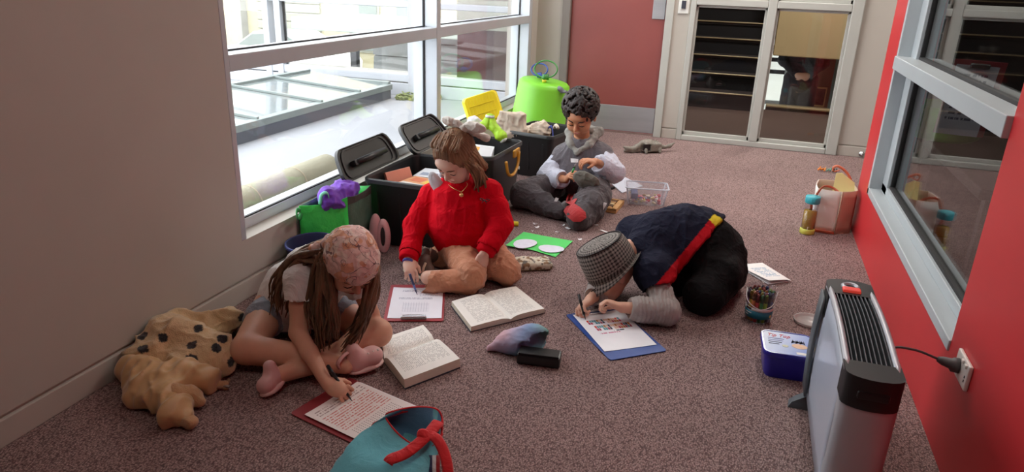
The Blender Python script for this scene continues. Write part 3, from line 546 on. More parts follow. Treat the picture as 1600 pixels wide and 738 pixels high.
# open books
m_cov = M('book_cover_navy', (38, 40, 56), .5, var=.05); m_pg = M('page_edge', (224, 218, 200), .8, var=.06, vscale=40, stretch=(1, 1, 12))
def openbook(label, sA, sB, lA, lB, rA, rB, thL, thR):
    sA, sB, lA, lB, rA, rB = [np.array([p[0], p[1], 0.0]) for p in (sA, sB, lA, lB, rA, rB)]; t = thing('open_book', label, 'book', (sA+sB)/2)
    n = 14
    for (A, B, th, nm, u0, u1) in ((lA, lB, thL, 'pages', .5, 0), (rA, rB, thR, 'pages', .5, 1)):
        f = np.linspace(0, 1, n); prof = th*(.5+.5*np.minimum(1, (f/.22))**.6)*(1-.10*f**2)+.05*th*np.sin(f*3.1)+.003; s = np.linspace(0, 1, 6)
        P = np.array([[(sA+(A-sA)*q)*(1-w_)+(sB+(B-sB)*q)*w_ for w_ in s] for q in f]); P[:, :, 2] = prof[:, None]; base = P.copy(); base[:, :, 2] = .004; base[-1] += ((A-sA)*0.01)
        V = np.concatenate([P.reshape(-1, 3), base.reshape(-1, 3)]); o = n*6; ix = lambda i, j, q=0: i*6+j+q
        Ft = [[ix(i, j), ix(i+1, j), ix(i+1, j+1), ix(i, j+1)] for i in range(n-1) for j in range(5)]; Fb = [[ix(i, j, o), ix(i, j+1, o), ix(i+1, j+1, o), ix(i+1, j, o)] for i in range(n-1) for j in range(5)]
        rim = [ix(i, 0) for i in range(n)]+[ix(n-1, j) for j in range(1, 6)]+[ix(i, 5) for i in range(n-2, -1, -1)]+[ix(0, j) for j in range(4, 0, -1)]
        Fs = [[rim[k], rim[k]+o, rim[(k+1) % len(rim)]+o, rim[(k+1) % len(rim)]] for k in range(len(rim))]
        uvs = np.array([[u0+(u1-u0)*q, 1-w_] for q in f for w_ in s]); uvs = np.concatenate([uvs, uvs])
        mesh(nm, V, Ft+Fb+Fs, None, t, mats=[pm_book, m_pg], fm=[0]*len(Ft)+[1]*(len(Fb)+len(Fs)), uv=uvs)
    g = G(); ex = lambda p, q: p+(p-q)*.03
    g.prism([ex(lA, sA)[:2], ex(lB, sB)[:2], sB[:2], ex(rB, sB)[:2], ex(rA, sA)[:2], sA[:2]], 0.001, .004); g.out('cover', m_cov, t); return t
openbook('open thick book lying beside the red clipboard, by the girl in red', (-.920, 2.537), (-.745, 2.367), (-1.012, 2.381+.03), (-.858, 2.235), (-.818, 2.654), (-.645, 2.492), .022, .022)
openbook('open thick book beside the bandana girl\'s knee', (-.945, 2.093), (-1.05, 1.908), (-1.03, 2.178), (-1.125, 2.02), (-.80, 1.98), (-.915, 1.79), .024, .036)

# pens (pointing to paper)
def pen(name, label, tip, tail, r, mat, mat2, parent=None):
    tip, tail = np.asarray(tip, float), np.asarray(tail, float); d = nrm(tail-tip); t = thing(name, label, 'pen', tip); L_ = np.linalg.norm(tail-tip)
    G().tube([tip+d*.022, tip+d*.03, tip+d*L_*.6, tail-d*.004, tail], [r*.8, r, r, r*.95, r*.6], 10).out('barrel', mat, t, True); G().tube([tip, tip+d*.008, tip+d*.022], [.0008, r*.4, r*.8], 8).out('tip', mat2, t, True); G().tube([tail-d*.05, tail-d*.002], [r*1.12, r*1.12], 10).out('cap', mat2, t, True); return t
m_ink = M('pen_black', (24, 24, 28), .35, var=.1); m_pnb = M('pen_blue', (120, 140, 200), .3, var=.1); m_pnn = M('pen_navy', (50, 60, 100), .35, var=.1)

# pencil pouch with black box
t = thing('pencil_pouch', 'pastel tie-dye pencil pouch lying open beside the open book', 'pouch', (-.66, 2.15, 0))
S = Sdf((-.82, 2.0, -.02), (-.46, 2.32, .16), .005)
S.ell((-.64, 2.17, .035), (.085, .06, .045), k=.03).cap((-.745, 2.125, .012), (-.66, 2.165, .03), .012, .035, k=.04).ell((-.60, 2.19, .055), (.065, .045, .05), k=.02).ell((-.57, 2.175, .05), (.06, .045, .036), k=.008, sub=True).box((-.555, 2.10, .03), (.08, .05, .03), k=.004, sub=True).floor(.001)
def pcol(V):
    n = vnoise(V, 14)[:, None]; q = (V[:, 0:1]+.75)/.2+n*.35; A, B, C = [np.array(lin(c)) for c in ((205, 165, 175), (130, 155, 195), (110, 165, 155))]; q = np.clip(q, 0, 1); return np.where(q < .5, A+(B-A)*q*2, B+(C-B)*(q*2-1))
skin('fabric', S, M('tie_dye', (200, 180, 190), .7, attr=True, bump=.2, bscale=300), t, pcol, lambda V: folds(V, 25, .003))
tag(G().bbox(-.075, .075, -.03, .03, 0.002, .042, .006, T=rotz(.13, (-.555, 2.112, 0))).bbox(-.072, .072, -.028, .028, .04, .046, .003, T=rotz(.13, (-.555, 2.112, 0))).out('black_case', M('plastic_black', (22, 22, 24), .3, var=.1)), 'small black case half inside the pastel pouch', 'case')

# green card folder with paper ovals
P = {k: fl(*p) for k, p in dict(a=(790, 387), b=(818, 366), c=(847, 370), d=(833, 393), e=(895, 378), f=(868, 403)).items()}
t = thing('green_card', 'bright green folded card with two white paper ovals on the carpet', 'card', P['d']); m_gc = M('card_green', (84, 214, 104), .6, var=.03)
for (q, nm) in ((('a', 'd', 'c', 'b'), 1), (('d', 'f', 'e', 'c'), 2)):
    g = G().sheet(np.array([[P[q[0]]+[0, 0, .004 if nm == 2 else .012], P[q[3]]+[0, 0, .004 if nm == 2 else .012]], [P[q[1]]+[0, 0, .006], P[q[2]]+[0, 0, .006]]]) if nm == 1 else np.array([[P['d']+[0, 0, .006], P['c']+[0, 0, .006]], [P['f']+[0, 0, .004], P['e']+[0, 0, .004]]]), .001); g.out('leaf', m_gc, t)
m_pp = MATS['paper_plain']
for k, (u, v, rx, ry) in enumerate(((820, 381, .055, .07), (861, 388, .06, .055))):
    c = fl(u, v, .012); a = np.arange(18)/18*6.283; rr = 1+.08*np.sin(a*2+k)+.05*np.sin(a*3); pl = np.stack([c[0]+rx*rr*np.cos(a), c[1]+ry*rr*np.sin(a)], 1)
    tag(G().prism(pl.tolist(), .0125 if k == 0 else .009, .0135 if k == 0 else .010).out('paper_cutout', printmat('print_oval%d' % k, (226, 228, 238), [('text', -9, 9, -9, 9, 60, (180, 180, 200), 60)]) if False else M('cutout_grey', (222, 222, 236), .7, var=.05, vscale=60)), ['rounded white paper piece on the left half of the green card', 'oval white paper piece on the right half of the green card'][k], 'paper')
# paper scraps (cut offcuts)
scr = [((788, 368), .035, .05, .3, 'larger white paper offcut beside the red sleeve'), ((839, 356), .03, .02, .8, 'white paper offcut by the glue stick, topmost'), ((836, 351), .025, .012, -.3, 'thin white offcut above the green card'), ((826, 366), .03, .01, .4, 'thin offcut touching the green card'), ((880, 353), .022, .012, 1.0, 'small offcut left of the boy\'s knee'), ((888, 358), .035, .018, -.4, 'offcut just below the boy\'s knee'), ((870, 363), .018, .008, 0, 'tiny offcut between card and knee'), ((906, 375), .022, .016, .6, 'square offcut above the checked hat'), ((930, 352), .03, .016, .2, 'offcut right of the boy\'s knee'), ((950, 364), .095, .012, -.28, 'long white paper strip near the kneeling boy'), ((832, 362), .012, .008, .5, 'tiny crumb of paper beside the thin offcut')]
for (px_, w_, h_, a, lb) in scr:
    c = fl(*px_); T = rotz(a, c); k = random.uniform(.7, 1.1); pl = [(-w_/2, -h_/2), (w_/2*k, -h_/2*.8), (w_/2, h_/2), (-w_/2*.8, h_/2*k)]
    n = 5; U = np.linspace(0, 1, n); g = np.array([[(np.array(pl[0])*(1-u)+np.array(pl[1])*u)*(1-v)+(np.array(pl[3])*(1-u)+np.array(pl[2])*u)*v for v in (0, 1)] for u in U]); P3 = np.concatenate([g, (.002+.006*random.random()*(U-.5)**2*4)[:, None, None]*np.ones((n, 2, 1))], 2)
    tag(G().sheet(T(P3.reshape(-1, 3)).reshape(n, 2, 3), .0008).out('paper_scrap', m_pp), lb, 'paper', 'paper offcuts on the carpet')
# glue stick
a, b = at(789, 356, 3.44), at(810, 354, 3.46); a[2] = b[2] = .0125; t = thing('glue_stick', 'green glue stick with yellow end lying on the carpet', 'glue stick', (a+b)/2*[1, 1, 0]); d = b-a
G().tube([a-d*.8, a+d*.45], .0125, 16).out('tube', M('glue_green', (40, 130, 60), .4, var=.08), t, True); G().tube([a+d*.45, a+d*.5, a+d*.92, a+d], [.0125, .0135, .0135, .012], 16).out('cap', M('glue_yellow', (225, 205, 40), .4, var=.05), t, True); G().tube([a-d*.83, a-d*.8], .011, 16).out('base', m_ink, t, True)
# small floral pouch + white card by the girl's knee
t = thing('floral_pouch', 'small cream floral pouch beside the knee of the girl in red', 'pouch', (-.82, 2.93, 0)); S = Sdf((-.98, 2.8, -.01), (-.68, 3.1, .08), .004); T = rotz(.5, (-.835, 2.93, .018)); ax = np.array([[math.cos(.5), math.sin(.5), 0], [-math.sin(.5), math.cos(.5), 0], [0, 0, 1]])
S.box((-.835, 2.93, .02), (.095, .05, .018), ax, r=.015, k=.01).ell((-.86, 2.92, .03), (.06, .035, .02), ax, k=.02).floor(.001)
def fcol(V):
    n = vnoise(V, 60); n2 = vnoise(V+3, 90); c = np.tile(np.array(lin((214, 206, 186))), (len(V), 1)); c[n > .25] = lin((140, 110, 80)); c[(n2 > .4)] = lin((110, 104, 96)); c[V[:, 2] < .008] = lin((170, 150, 110)); return c
skin('fabric', S, M('floral_cloth', (220, 210, 190), .8, attr=True, bump=.1), t, fcol, lambda V: folds(V, 40, .003))
c = fl(841, 404, .04); T = rotz(.35, c-[0, 0, .03]); tag(G().box(-.04, .04, -.03, .03, .0, .0015, T=lambda V: T(V)+np.stack([0*V[:, 0], 0*V[:, 0], (V[:, 1]+.03)*.35], 1)*1).out('note_card', m_pp), 'small white card sticking out behind the floral pouch', 'card')

# folded printed card upper right
P = [fl(1150, 416), fl(1191, 413), fl(1236, 441), fl(1200, 446)]; t = thing('printed_card', 'white folded card with pale blue print behind the marker tub', 'card', P[0])
def quadsheet(P, z, n=6, bow=0.0):
    a = np.linspace(0, 1, n); return np.array([[(P[0]*(1-u)+P[1]*u)*(1-v)+(P[3]*(1-u)+P[2]*u)*v+[0, 0, z(u, v)+bow*math.sin(u*3.14)] for v in a] for u in a])
uvs = np.array([[u, v] for u in np.linspace(0, 1, 6) for v in np.linspace(0, 1, 6)])
G().sheet(quadsheet(P, lambda u, v: .004), .001).out('back_leaf', m_pp, t); G().sheet(quadsheet(P, lambda u, v: .007+.016*v*(1-u)**.5), .001).out('front_leaf', pm_card, t, uv=np.concatenate([uvs, uvs]))

# ------------------------------------------------------------------ marker tub
mk = np.array([.172, 2.775]); m_cl = glassmat('clear_plastic', (.93, .93, .95), 1.35, .08); t = thing('marker_tub', 'clear round tub with teal label and wire handle', 'tub', (*mk, 0))
H_ = .135; prof = [(.0, .001), (.047, .001), (.05, .004), (.057, H_), (.060, H_+.002), (.060, H_+.006), (.056, H_+.006), (.0555, H_), (.0485, .005), (.0, .004)]
G().lathe(prof, 32, (*mk, 0)).out('wall', m_cl, t, True)
pm_lab = M('label_teal', (26, 118, 140), .4, var=.03); G().lathe([(.0508, .018), (.0530, .052)], 32, (*mk, 0), close=False).out('label_band', pm_lab, t, True) if False else None
def band(name, z0, z1, mat, a0=0, a1=6.2832, n=32, off=.0008):
    A = np.linspace(a0, a1, n); rad = lambda z: .05+.007*(z-.004)/(H_-.004)+off; P = np.array([[[mk[0]+rad(z)*math.cos(a), mk[1]+rad(z)*math.sin(a), z] for z in (z0, z1)] for a in A]); return G().sheet(P, .0006).out(name, mat, t, True)
band('label', .022, .055, pm_lab, math.radians(170), math.radians(360+5)); band('label_strip', .055, .067, M('label_white', (226, 226, 222), .4, var=.02), math.radians(170), math.radians(365), off=.0009)
def wrapT(a0, z0): return lambda V: np.stack([mk[0]+(.0545+V[:, 2])*np.cos(a0+V[:, 0]/.054), mk[1]+(.0545+V[:, 2])*np.sin(a0+V[:, 0]/.054), z0+V[:, 1]], 1)
for q in range(5): G().box(0, .0042, 0, .0085, 0, .0006, T=lambda V, q=q: wrapT(math.radians(206+q*6), .0568)(V)).out('label_print', m_ink, t)
text_mesh('label_lettering', 'MARKERS', .008, wrapT(math.radians(206), .0435), MATS['label_white'], t) if False else None
for r_, zz in ((0, .0425), (1, .033)):
    for q in range(7 if r_ == 0 else 4): G().box(0, .0035, 0, .0035, 0, .0006, T=lambda V, q=q, zz=zz: wrapT(math.radians(204+q*5), zz)(V)).out('label_print', MATS['label_white'], t)
G().lathe([(.006, 0), (.006, .001)], 10, T=lambda V: wrapT(math.radians(322), .035)(np.stack([V[:, 0], V[:, 1], V[:, 2]], 1))).out('label_dot', M('label_gold', (205, 180, 110), .5, var=.05), t)
G().tube(bez([(mk[0]-.058, mk[1]+.01, H_-.005), (mk[0]-.05, mk[1]-.045, .095), (mk[0]-.0, mk[1]-.066, .072), (mk[0]+.045, mk[1]-.045, .09), (mk[0]+.06, mk[1]+.008, H_-.005)], 24), .0018, 6).out('wire_handle', M('handle_clear', (220, 216, 214), .3, var=.03), t, True)
mcols = [(200, 50, 50), (205, 70, 60), (60, 140, 70), (170, 200, 60), (40, 80, 160), (30, 40, 90), (225, 190, 60), (120, 60, 140), (230, 130, 60), (60, 150, 190), (70, 50, 40), (210, 120, 140)]
spots = [(0, 0)]+[(.0155*math.cos(a), .0155*math.sin(a)) for a in np.arange(6)/6*6.283]+[(.029*math.cos(a+.2), .029*math.sin(a+.2)) for a in np.arange(11)/11*6.283]+[(.0415*math.cos(a), .0415*math.sin(a)) for a in np.arange(17)/17*6.283]
cn = ['red', 'coral', 'green', 'lime', 'blue', 'navy', 'yellow', 'purple', 'orange', 'sky blue', 'brown', 'pink']
for i, (x, y) in enumerate(spots):
    ci = (i*5+3) % 12 if i < 18 else [2, 3, 3, 4, 5, 0, 1, 0, 10, 7, 6, 8, 0, 2, 3, 5, 4][i-18]; mt_ = M('marker_%d' % ci, mcols[ci], .4, var=.06); cap_ = M('markercap_%d' % ci, [int(c*.55) for c in mcols[ci]], .4, var=.06); s = 1.06
    q = thing('marker_pen', '%s marker pen standing in the clear tub' % cn[ci], 'pen', (mk[0]+x, mk[1]+y, .006), 'marker pens in the tub'); h = .125+.008*random.random()
    p0, p1 = V3(mk[0]+x, mk[1]+y, .006), V3(mk[0]+x*s*1.02, mk[1]+y*s*1.02, h); G().tube([p0, p0+(p1-p0)*.72], .0066, 8).out('barrel', mt_, q, True); G().tube([p0+(p1-p0)*.72, p0+(p1-p0)*.95, p1], [.0072, .0068, .004], 8).out('cap', cap_, q, True)
# clear round lid
c = fl(1262, 504); t = tag(G().lathe([(.0, .002), (.05, .002), (.052, .004), (.058, .012), (.061, .014), (.061, .011), (.054, .001), (.0, .0)], 32, (c[0]+.005, c[1], 0.001)).out('tub_cover', M('milky_plastic', (205, 198, 195), .3, alpha=.55, var=.03), None, True), 'round milky clear lid lying on the carpet beside the heater', 'lid')

# ------------------------------------------------------------------ blue ice cream tub
t = thing('ice_cream_tub', 'dark blue plastic tub with printed lid beside the heater', 'tub', (.262, 2.39, 0)); T = rotz(.07, (.262, 2.392, 0)); m_tb = M('tub_blue', (30, 26, 150), .3, var=.05, coat=.2)
g = G(); loft(g, [T(rrect(a, b, r, z)) for a, b, r, z in ((.14, .14, .025, .001), (.146, .146, .03, .006), (.166, .168, .03, .088), (.166, .168, .03, .09))]); autosmooth(g.out('body', m_tb, t))
g = G(); loft(g, [T(rrect(a, b, r, z)) for a, b, r, z in ((.172, .174, .03, .084), (.176, .178, .032, .087), (.176, .178, .032, .101), (.172, .174, .03, .104), (.164, .166, .026, .104), (.162, .164, .025, .1015))]); ld = autosmooth(g.out('lid', m_tb, t))
def lcol(V):
    L_ = (V-[.262, 2.392, 0]); q = np.clip((L_[:, 0]*.9-L_[:, 1]*.3+.09)/.17, 0, 1)[:, None]; return np.array(lin((205, 215, 235)))*(1-q)+np.array(lin((100, 130, 205)))*q
U = np.linspace(-.5, .5, 12); gg = np.array([[[u*.158, v*.16, .1022] for v in U] for u in U]); Pq = T(gg.reshape(-1, 3)); G().sheet(Pq.reshape(12, 12, 3), .0005).out('lid_print', M('lid_paper', (200, 210, 230), .35, attr=True, var=.02), ld, col=np.concatenate([lcol(Pq)]*2))
Tl = lambda V: T(V+[0, 0, .1028]); m_lr = M('print_red', (200, 40, 50), .5, var=.03); m_ln = M('print_navy', (30, 40, 80), .5, var=.03)
text_mesh('lid_lettering', 'Tip Top', .03, lambda V: Tl(V*[.8, 1, 1]+[-.068, .042, 0]), m_lr, ld, shear=.35)
for r_ in range(4): G().box(-.066, -.066+[.055, .05, .045, .035][r_], .026-r_*.014, .030-r_*.014, 0, .0005, T=Tl).out('lid_smallprint', m_ln if r_ > 1 else M('print_mauve', (130, 140, 190), .5, var=.03), ld)
G().lathe([(.026, 0), (.024, .0008)], 24, sy=.72, T=lambda V: Tl(V+[.036, -.012, 0])).out('lid_scoop', M('print_peach', (225, 190, 160), .5, var=.08, vscale=60), ld); G().lathe([(.011, 0), (.01, .0008)], 16, sy=.8, T=lambda V: Tl(V+[-.012, -.022, 0])).out('lid_spot', M('print_cream', (210, 215, 190), .5, var=.05), ld)
for x in (.018, .032, .046): G().prism([(x-.008, .008), (x, .034), (x+.004, .016), (x+.008, .034), (x+.01, .008), (x+.006, .008), (x+.005, .022), (x, .012), (x-.004, .024), (x-.005, .008)], 0, .0008, T=Tl).out('lid_crown', m_ln, ld)
G().box(.02, .07, -.074, -.058, 0, .0006, T=Tl).out('lid_sticker', M('label_white', (226, 226, 222), .4), ld)

# ------------------------------------------------------------------ heater
t = thing('panel_heater', 'silver and black convector heater plugged in by the red wall', 'heater', (.38, 1.91, 0)); hx0, hx1, hy0, hy1, hz = .318, .438, 1.64, 2.2, .425
m_sil = M('heater_silver', (186, 190, 198), .36, metal=.25, var=.03); m_pan = M('heater_panel', (196, 204, 220), .3, metal=.0, var=.02, coat=.3); m_hb = M('heater_black', (26, 27, 30), .45, var=.08); m_hg = M('heater_grey', (86, 92, 98), .5, var=.06)
bow = lambda y: .018*math.sin(math.pi*np.clip((y-hy0)/(hy1-hy0), 0, 1))
ys = np.linspace(hy0+.02, hy1-.02, 12)
for nm, x0, x1, mt_ in (('front_panel', hx0, hx0+.012, m_pan), ('rear_panel', hx1-.012, hx1, m_sil)):
    sg = -1 if nm == 'front_panel' else 1; P = np.array([[[((x0+x1)/2)+sg*.006*math.sin(math.pi*zz), y, .04+zz*(hz-.055+bow(y))] for zz in np.linspace(0, 1, 8)] for y in ys]); G().sheet(P, .01).out(nm, mt_, t, True)
for x in (hx0+.004, hx1-.004): G().tube([(x, y, hz-.008+bow(y)) for y in ys], .009, 8).out('top_rim', m_sil, t, True)
for i in range(9):
    x = hx0+.017+i*.0108; G().add(np.array([[x+dx, y, hz-.03*dz-.004+bow(y)] for y in ys for dx, dz in ((-.0012, 0), (.0012, 0), (.0012, 1), (-.0012, 1))]), [[i_*4+j, i_*4+(j+1) % 4, (i_+1)*4+(j+1) % 4, (i_+1)*4+j] for i_ in range(11) for j in range(4)]+[[0, 1, 2, 3], [47, 46, 45, 44]]).out('grille_slat', m_hg, t)
G().box(hx0+.014, hx1-.014, hy0+.03, hy1-.03, .06, hz-.04).out('core', m_hb, t)
def endcap(y0, y1, z0, z1, sgn, mt_, nm, bulge=.03):
    a = np.linspace(0, math.pi, 10); pl = [(hx0-.004+(hx1-hx0+.008)/2*(1-math.cos(q)), (y0 if sgn < 0 else y1)+sgn*bulge*math.sin(q)) for q in a]; pl = pl+[(hx1+.004, y1 if sgn < 0 else y0), (hx0-.004, y1 if sgn < 0 else y0)]
    g = G().prism(pl if sgn > 0 else pl, z0, z1); return autosmooth(g.out(nm, mt_, t), 50)
endcap(hy0, hy0+.03, .03, hz-.075, -1, m_sil, 'end_cover'); endcap(hy0-.001, hy0+.055, hz-.078, hz+.004, -1, m_hb, 'end_cap', .032)
G().bbox(hx0+.025, hx1-.025, hy0-.036, hy0-.02, hz-.05, hz-.028, .005).out('hand_grip', m_ink, t)
endcap(hy1-.03, hy1, .03, hz-.075, 1, m_sil, 'end_cover'); endcap(hy1-.09, hy1, hz-.08, hz+.005, 1, m_hb, 'control_cap')
G().bbox(hx0+.035, hx0+.085, hy1-.075, hy1-.045, hz+.003, hz+.014, .004).out('rocker_switch', M('switch_red', (205, 40, 36), .35, var=.05, emit=(.8, .08, .05, .25)), t)
G().lathe([(.026, 0), (.026, .006), (.02, .01), (.016, .006), (.016, 0)], 24, ((hx0+hx1)/2, hy1-.028, hz+.003)).out('thermostat_dial', m_sil, t, True)
G().bbox(hx0-.022, hx0+.0, hy1-.16, hy1+.0, .1, hz-.03, .01).out('side_vent', m_hg, t) if False else None
P = np.array([[[hx0-.008-.006*math.sin(3.14*zz), y, .06+zz*(hz-.09)] for zz in np.linspace(0, 1, 6)] for y in np.linspace(hy1-.075, hy1+.012, 4)]); G().sheet(P, .008).out('side_trim', m_hg, t, True)
for y in (hy0+.1, hy1-.03):
    g = G().add(np.array([[hx0-.05, y-.025, 0], [hx0-.045, y+.025, 0], [hx1+.05, y+.025, 0], [hx1+.05, y-.025, 0], [hx0-.04, y-.02, .018], [hx0-.03, y+.02, .02], [hx1+.03, y+.02, .02], [hx1+.03, y-.02, .018], [hx0, y-.016, .045], [hx0, y+.016, .045], [hx1, y+.016, .045], [hx1, y-.016, .045]]), [[0, 1, 2, 3], [0, 4, 5, 1], [1, 5, 6, 2], [2, 6, 7, 3], [3, 7, 4, 0], [4, 8, 9, 5], [5, 9, 10, 6], [6, 10, 11, 7], [7, 11, 8, 4], [8, 11, 10, 9]]); g.out('foot', m_hg, t)
# socket, plug, cord
m_wp = M('socket_white', (226, 222, 216), .35, var=.02); sk_ = thing('wall_socket', 'white double power socket on the red wall above the heater', 'socket', (XR, 1.985, .32))
G().bbox(XR-.011, XR, 1.93, 2.045, .276, .35, .004).out('face_plate', m_wp, sk_); G().bbox(XR-.016, XR-.009, 1.975, 1.99, .335, .345, .002).out('switch', m_wp, sk_); G().bbox(XR-.016, XR-.009, 1.945, 1.96, .335, .345, .002).out('switch', m_wp, sk_)
for z in (.3, .312): G().bbox(XR-.0125, XR-.0105, 1.944, 1.948, z-.004, z+.003, .0005).out('slot', m_ink, sk_)
t = thing('power_plug', 'grey power plug with a cord pushed into the wall socket', 'plug', (XR-.03, 2.005, .31)); m_pl = M('plug_grey', (84, 82, 84), .5, var=.06)
pc = V3(XR-.011, 2.008, .312); G().tube([pc, pc+[-.016, .001, 0], pc+[-.02, .002, .002], pc+[-.04, .006, .004], pc+[-.052, .008, .006]], [.021, .02, .015, .012, .007], 16).out('body', m_pl, t, True)
G().tube(bez([pc+[-.05, .008, .006], pc+[-.11, .02, .016], pc+[-.17, .03, .0], (hx1+.014, 2.09, .2), (hx1+.016, 2.07, .08), (hx1+.02, 2.05, .045)], 30), .0036, 8).out('cord', m_pl, t, True)
tag(G().tube(bez([(hx1+.02, 1.86, .05), (.53, 1.8, .006), (.62, 1.79, .005), (.655, 1.775, .005), (.60, 1.765, .005), (.5, 1.78, .005), (hx1+.055, 1.81, .006)], 40), .0034, 8).out('loose_cord', M('cord_grey', (128, 120, 118), .5, var=.05), None, True), 'grey cable loop lying on the carpet between heater and red wall', 'cable')
# ================================================================== storage crates
m_cb = M('crate_black', (26, 27, 29), .42, var=.1, vscale=8, bump=.05, bscale=150); m_ci = M('crate_rim', (60, 62, 64), .35, var=.08)
def crate(label, cx, cy, lx, ly, h, ang, lab=False):
    t = thing('storage_crate', label, 'crate', (cx, cy, 0)); T = rotz(ang, (cx, cy, 0)); g = G(); k = .86
    loft(g, [T(rrect(lx*a, ly*a-(1-a)*0, .04, z)) for a, z in ((k-.01, .003), (k, .01), (.97, h-.03), (.985, h-.012), (.985, h-.012), (.945, h-.012), (k-.03, .018), (k-.06, .016))]); autosmooth(g.out('body', m_cb, t))
    g = G(); loft(g, [T(rrect(lx*a, ly*a, .045, z)) for a, z in ((.97, h-.022), (1.0, h-.022), (1.0, h-.004), (.985, h), (.955, h), (.945, h-.014))], caps=False); autosmooth(g.out('rim', m_ci, t))
    for s in (-1, 1):
        for i in range(3): G().bbox(-.006, .006, -.004, .004, .05, h-.06, .003, T=lambda V, s=s, i=i: T(np.stack([V[:, 0]+(i-1)*lx*.3, V[:, 1]+s*(ly/2*(k+(.97-k)*np.clip(V[:, 2]/h, 0, 1))), V[:, 2]], 1))).out('rib', m_cb, t)
    if lab: G().box(-.035, .035, -.0015, .0015, .04, .062, T=lambda V: T(np.stack([V[:, 0]-lx*.28, V[:, 1]-ly/2*(k+(.97-k)*V[:, 2]/h)-.003, V[:, 2]], 1))).out('label_sticker', MATS['label_white'], t)
    return t
crate('black storage crate with open lid, nearest the bandana girl, full of books', -1.49, 3.175, .385, .575, .34, 0, False)
crate('black storage crate with open lid behind the girl in red', -1.425, 3.78, .38, .50, .345, -.05)
crate('smaller black storage crate full of cloth bags beside the curly haired boy', -1.28, 4.64, .36, .44, .30, -.2, True)
def crate_lid(label, y0, y1, x0, z0, x1, z1):
    t = thing('crate_lid', label, 'lid', (x0, (y0+y1)/2, z0)); T = frame((x0, (y0+y1)/2, z0), (0, 1, 0), (z1-z0, 0, -(x1-x0))); L_ = y1-y0; W_ = math.hypot(x1-x0, z1-z0)
    # local: x along y, y up the lid, z out of the lid (into the room)
    X, Yv = V3(0, 1, 0), nrm((x1-x0, 0, z1-z0)); Z = np.cross(X, Yv); Z = Z if Z[0] > 0 else -Z; T = lambda V: V3(x0, (y0+y1)/2, z0)+V[:, 0:1]*X+V[:, 1:2]*Yv+V[:, 2:3]*Z
    def pl(s, z): 
        q = rrect(L_*s, W_*s, .05, 0); taper = 1-.14*(q[:, 1]/W_+.5); return T(np.stack([q[:, 0]*taper, q[:, 1]+W_/2, np.full(len(q), z)], 1))
    g = G(); loft(g, [pl(1, -.006), pl(1.0, .012), pl(.95, .012), pl(.93, .002), pl(.6, .000)]); autosmooth(g.out('panel', m_cb, t))
    g = G(); loft(g, [pl(.86, .001), pl(.86, .007), pl(.82, .007), pl(.82, .001)], caps=False); g.out('ridge', M('crate_dark_grey', (44, 42, 44), .4, var=.1), t)
    G().tube(T(np.array([[-L_*.24, W_*.45, .024], [L_*.24, W_*.45, .024]])), .016, 12).out('handle', m_cb, t, True)
    for s in (-1, 1): G().bbox(-.014, .014, W_*.36, W_*.54, .0, .03, .004, T=lambda V, s=s: T(V+[s*L_*.26, 0, 0])).out('bracket', m_cb, t)
crate_lid('open black crate lid propped against the window beside the green bag', 2.76, 3.33, -1.70, .335, -1.775, .475)
crate_lid('open black crate lid propped against the window beside the mullion', 3.40, 3.93, -1.655, .335, -1.775, .475)

# books and boxes in the crates
def block(name, label, cat, T, sx, sy, sz, cov, pages=True, group=None, deco=None):
    t = thing(name, label, cat, T(np.zeros((1, 3)))[0], group)
    if pages:
        G().bbox(0, sx-.003, .002, sy-.002, .003, sz-.003, .001, T=T).out('pages', m_pg, t); G().bbox(0, sx, 0, sy, 0, .003, .001, T=T).out('cover', cov, t); G().bbox(0, sx, 0, sy, sz-.003, sz, .001, T=T).out('cover', cov, t); G().bbox(0, .003, 0, sy, 0, sz, .001, T=T).out('spine', cov, t)
    else: G().bbox(0, sx, 0, sy, 0, sz, .002, T=T).out('carton', cov, t)
    for (x0, x1, y0, y1, c) in (deco or []): G().box(sx*x0, sx*x1, sy*y0, sy*y1, sz, sz+.0006, T=T).out('cover_print', M('prt_%d_%d_%d' % c, c, .5, var=.05), t)
    return t
cw = M('cover_white', (222, 226, 232), .4, var=.04); cs = M('cover_salmon', (226, 150, 128), .4, var=.05); co = M('cover_orange', (224, 160, 110), .4, var=.06); cr_ = M('cover_red', (206, 84, 70), .4, var=.05)
z0 = .02
block('stored_carton', 'cardboard carton low in the crate nearest the bandana girl', 'box', rotz(0, (-1.62, 2.99, z0)), .26, .38, .21, M('carton_brown', (150, 118, 90), .8, var=.06), False)
block('picture_book', 'red-edged picture book lying at the front of the nearest crate', 'book', rotz(-.12, (-1.615, 3.0, .232)), .25, .2, .028, cr_, True, 'books in the crates', [(.05, .95, .5, .95, (226, 190, 150)), (.1, .5, .1, .45, (226, 120, 90))])
block('picture_book', 'orange and white picture book on top of the red-edged one', 'book', rotz(-.2, (-1.60, 3.035, .262)), .24, .19, .02, co, True, 'books in the crates', [(.05, .95, .05, .4, (232, 230, 226)), (.45, .75, .5, .85, (232, 200, 90)), (.1, .4, .55, .9, (214, 120, 80))])
block('picture_book', 'white picture book at the back of the nearest crate', 'book', rotz(.05, (-1.575, 3.22, .255)), .23, .17, .026, cw, True, 'books in the crates', [(.1, .5, .2, .5, (150, 160, 180)), (.6, .8, .3, .6, (70, 70, 80))])
T_ = frame((-1.63, 3.06, .27), (.35, 1, 0), (-.4, .1, 1)); block('picture_book', 'salmon coloured book leaning at the left of the nearest crate', 'book', T_, .17, .016, .06, cs, False, 'books in the crates')
block('stored_carton', 'brown carton low in the crate behind the girl in red', 'box', rotz(-.05, (-1.545, 3.62, z0)), .24, .32, .2, MATS['carton_brown'], False)
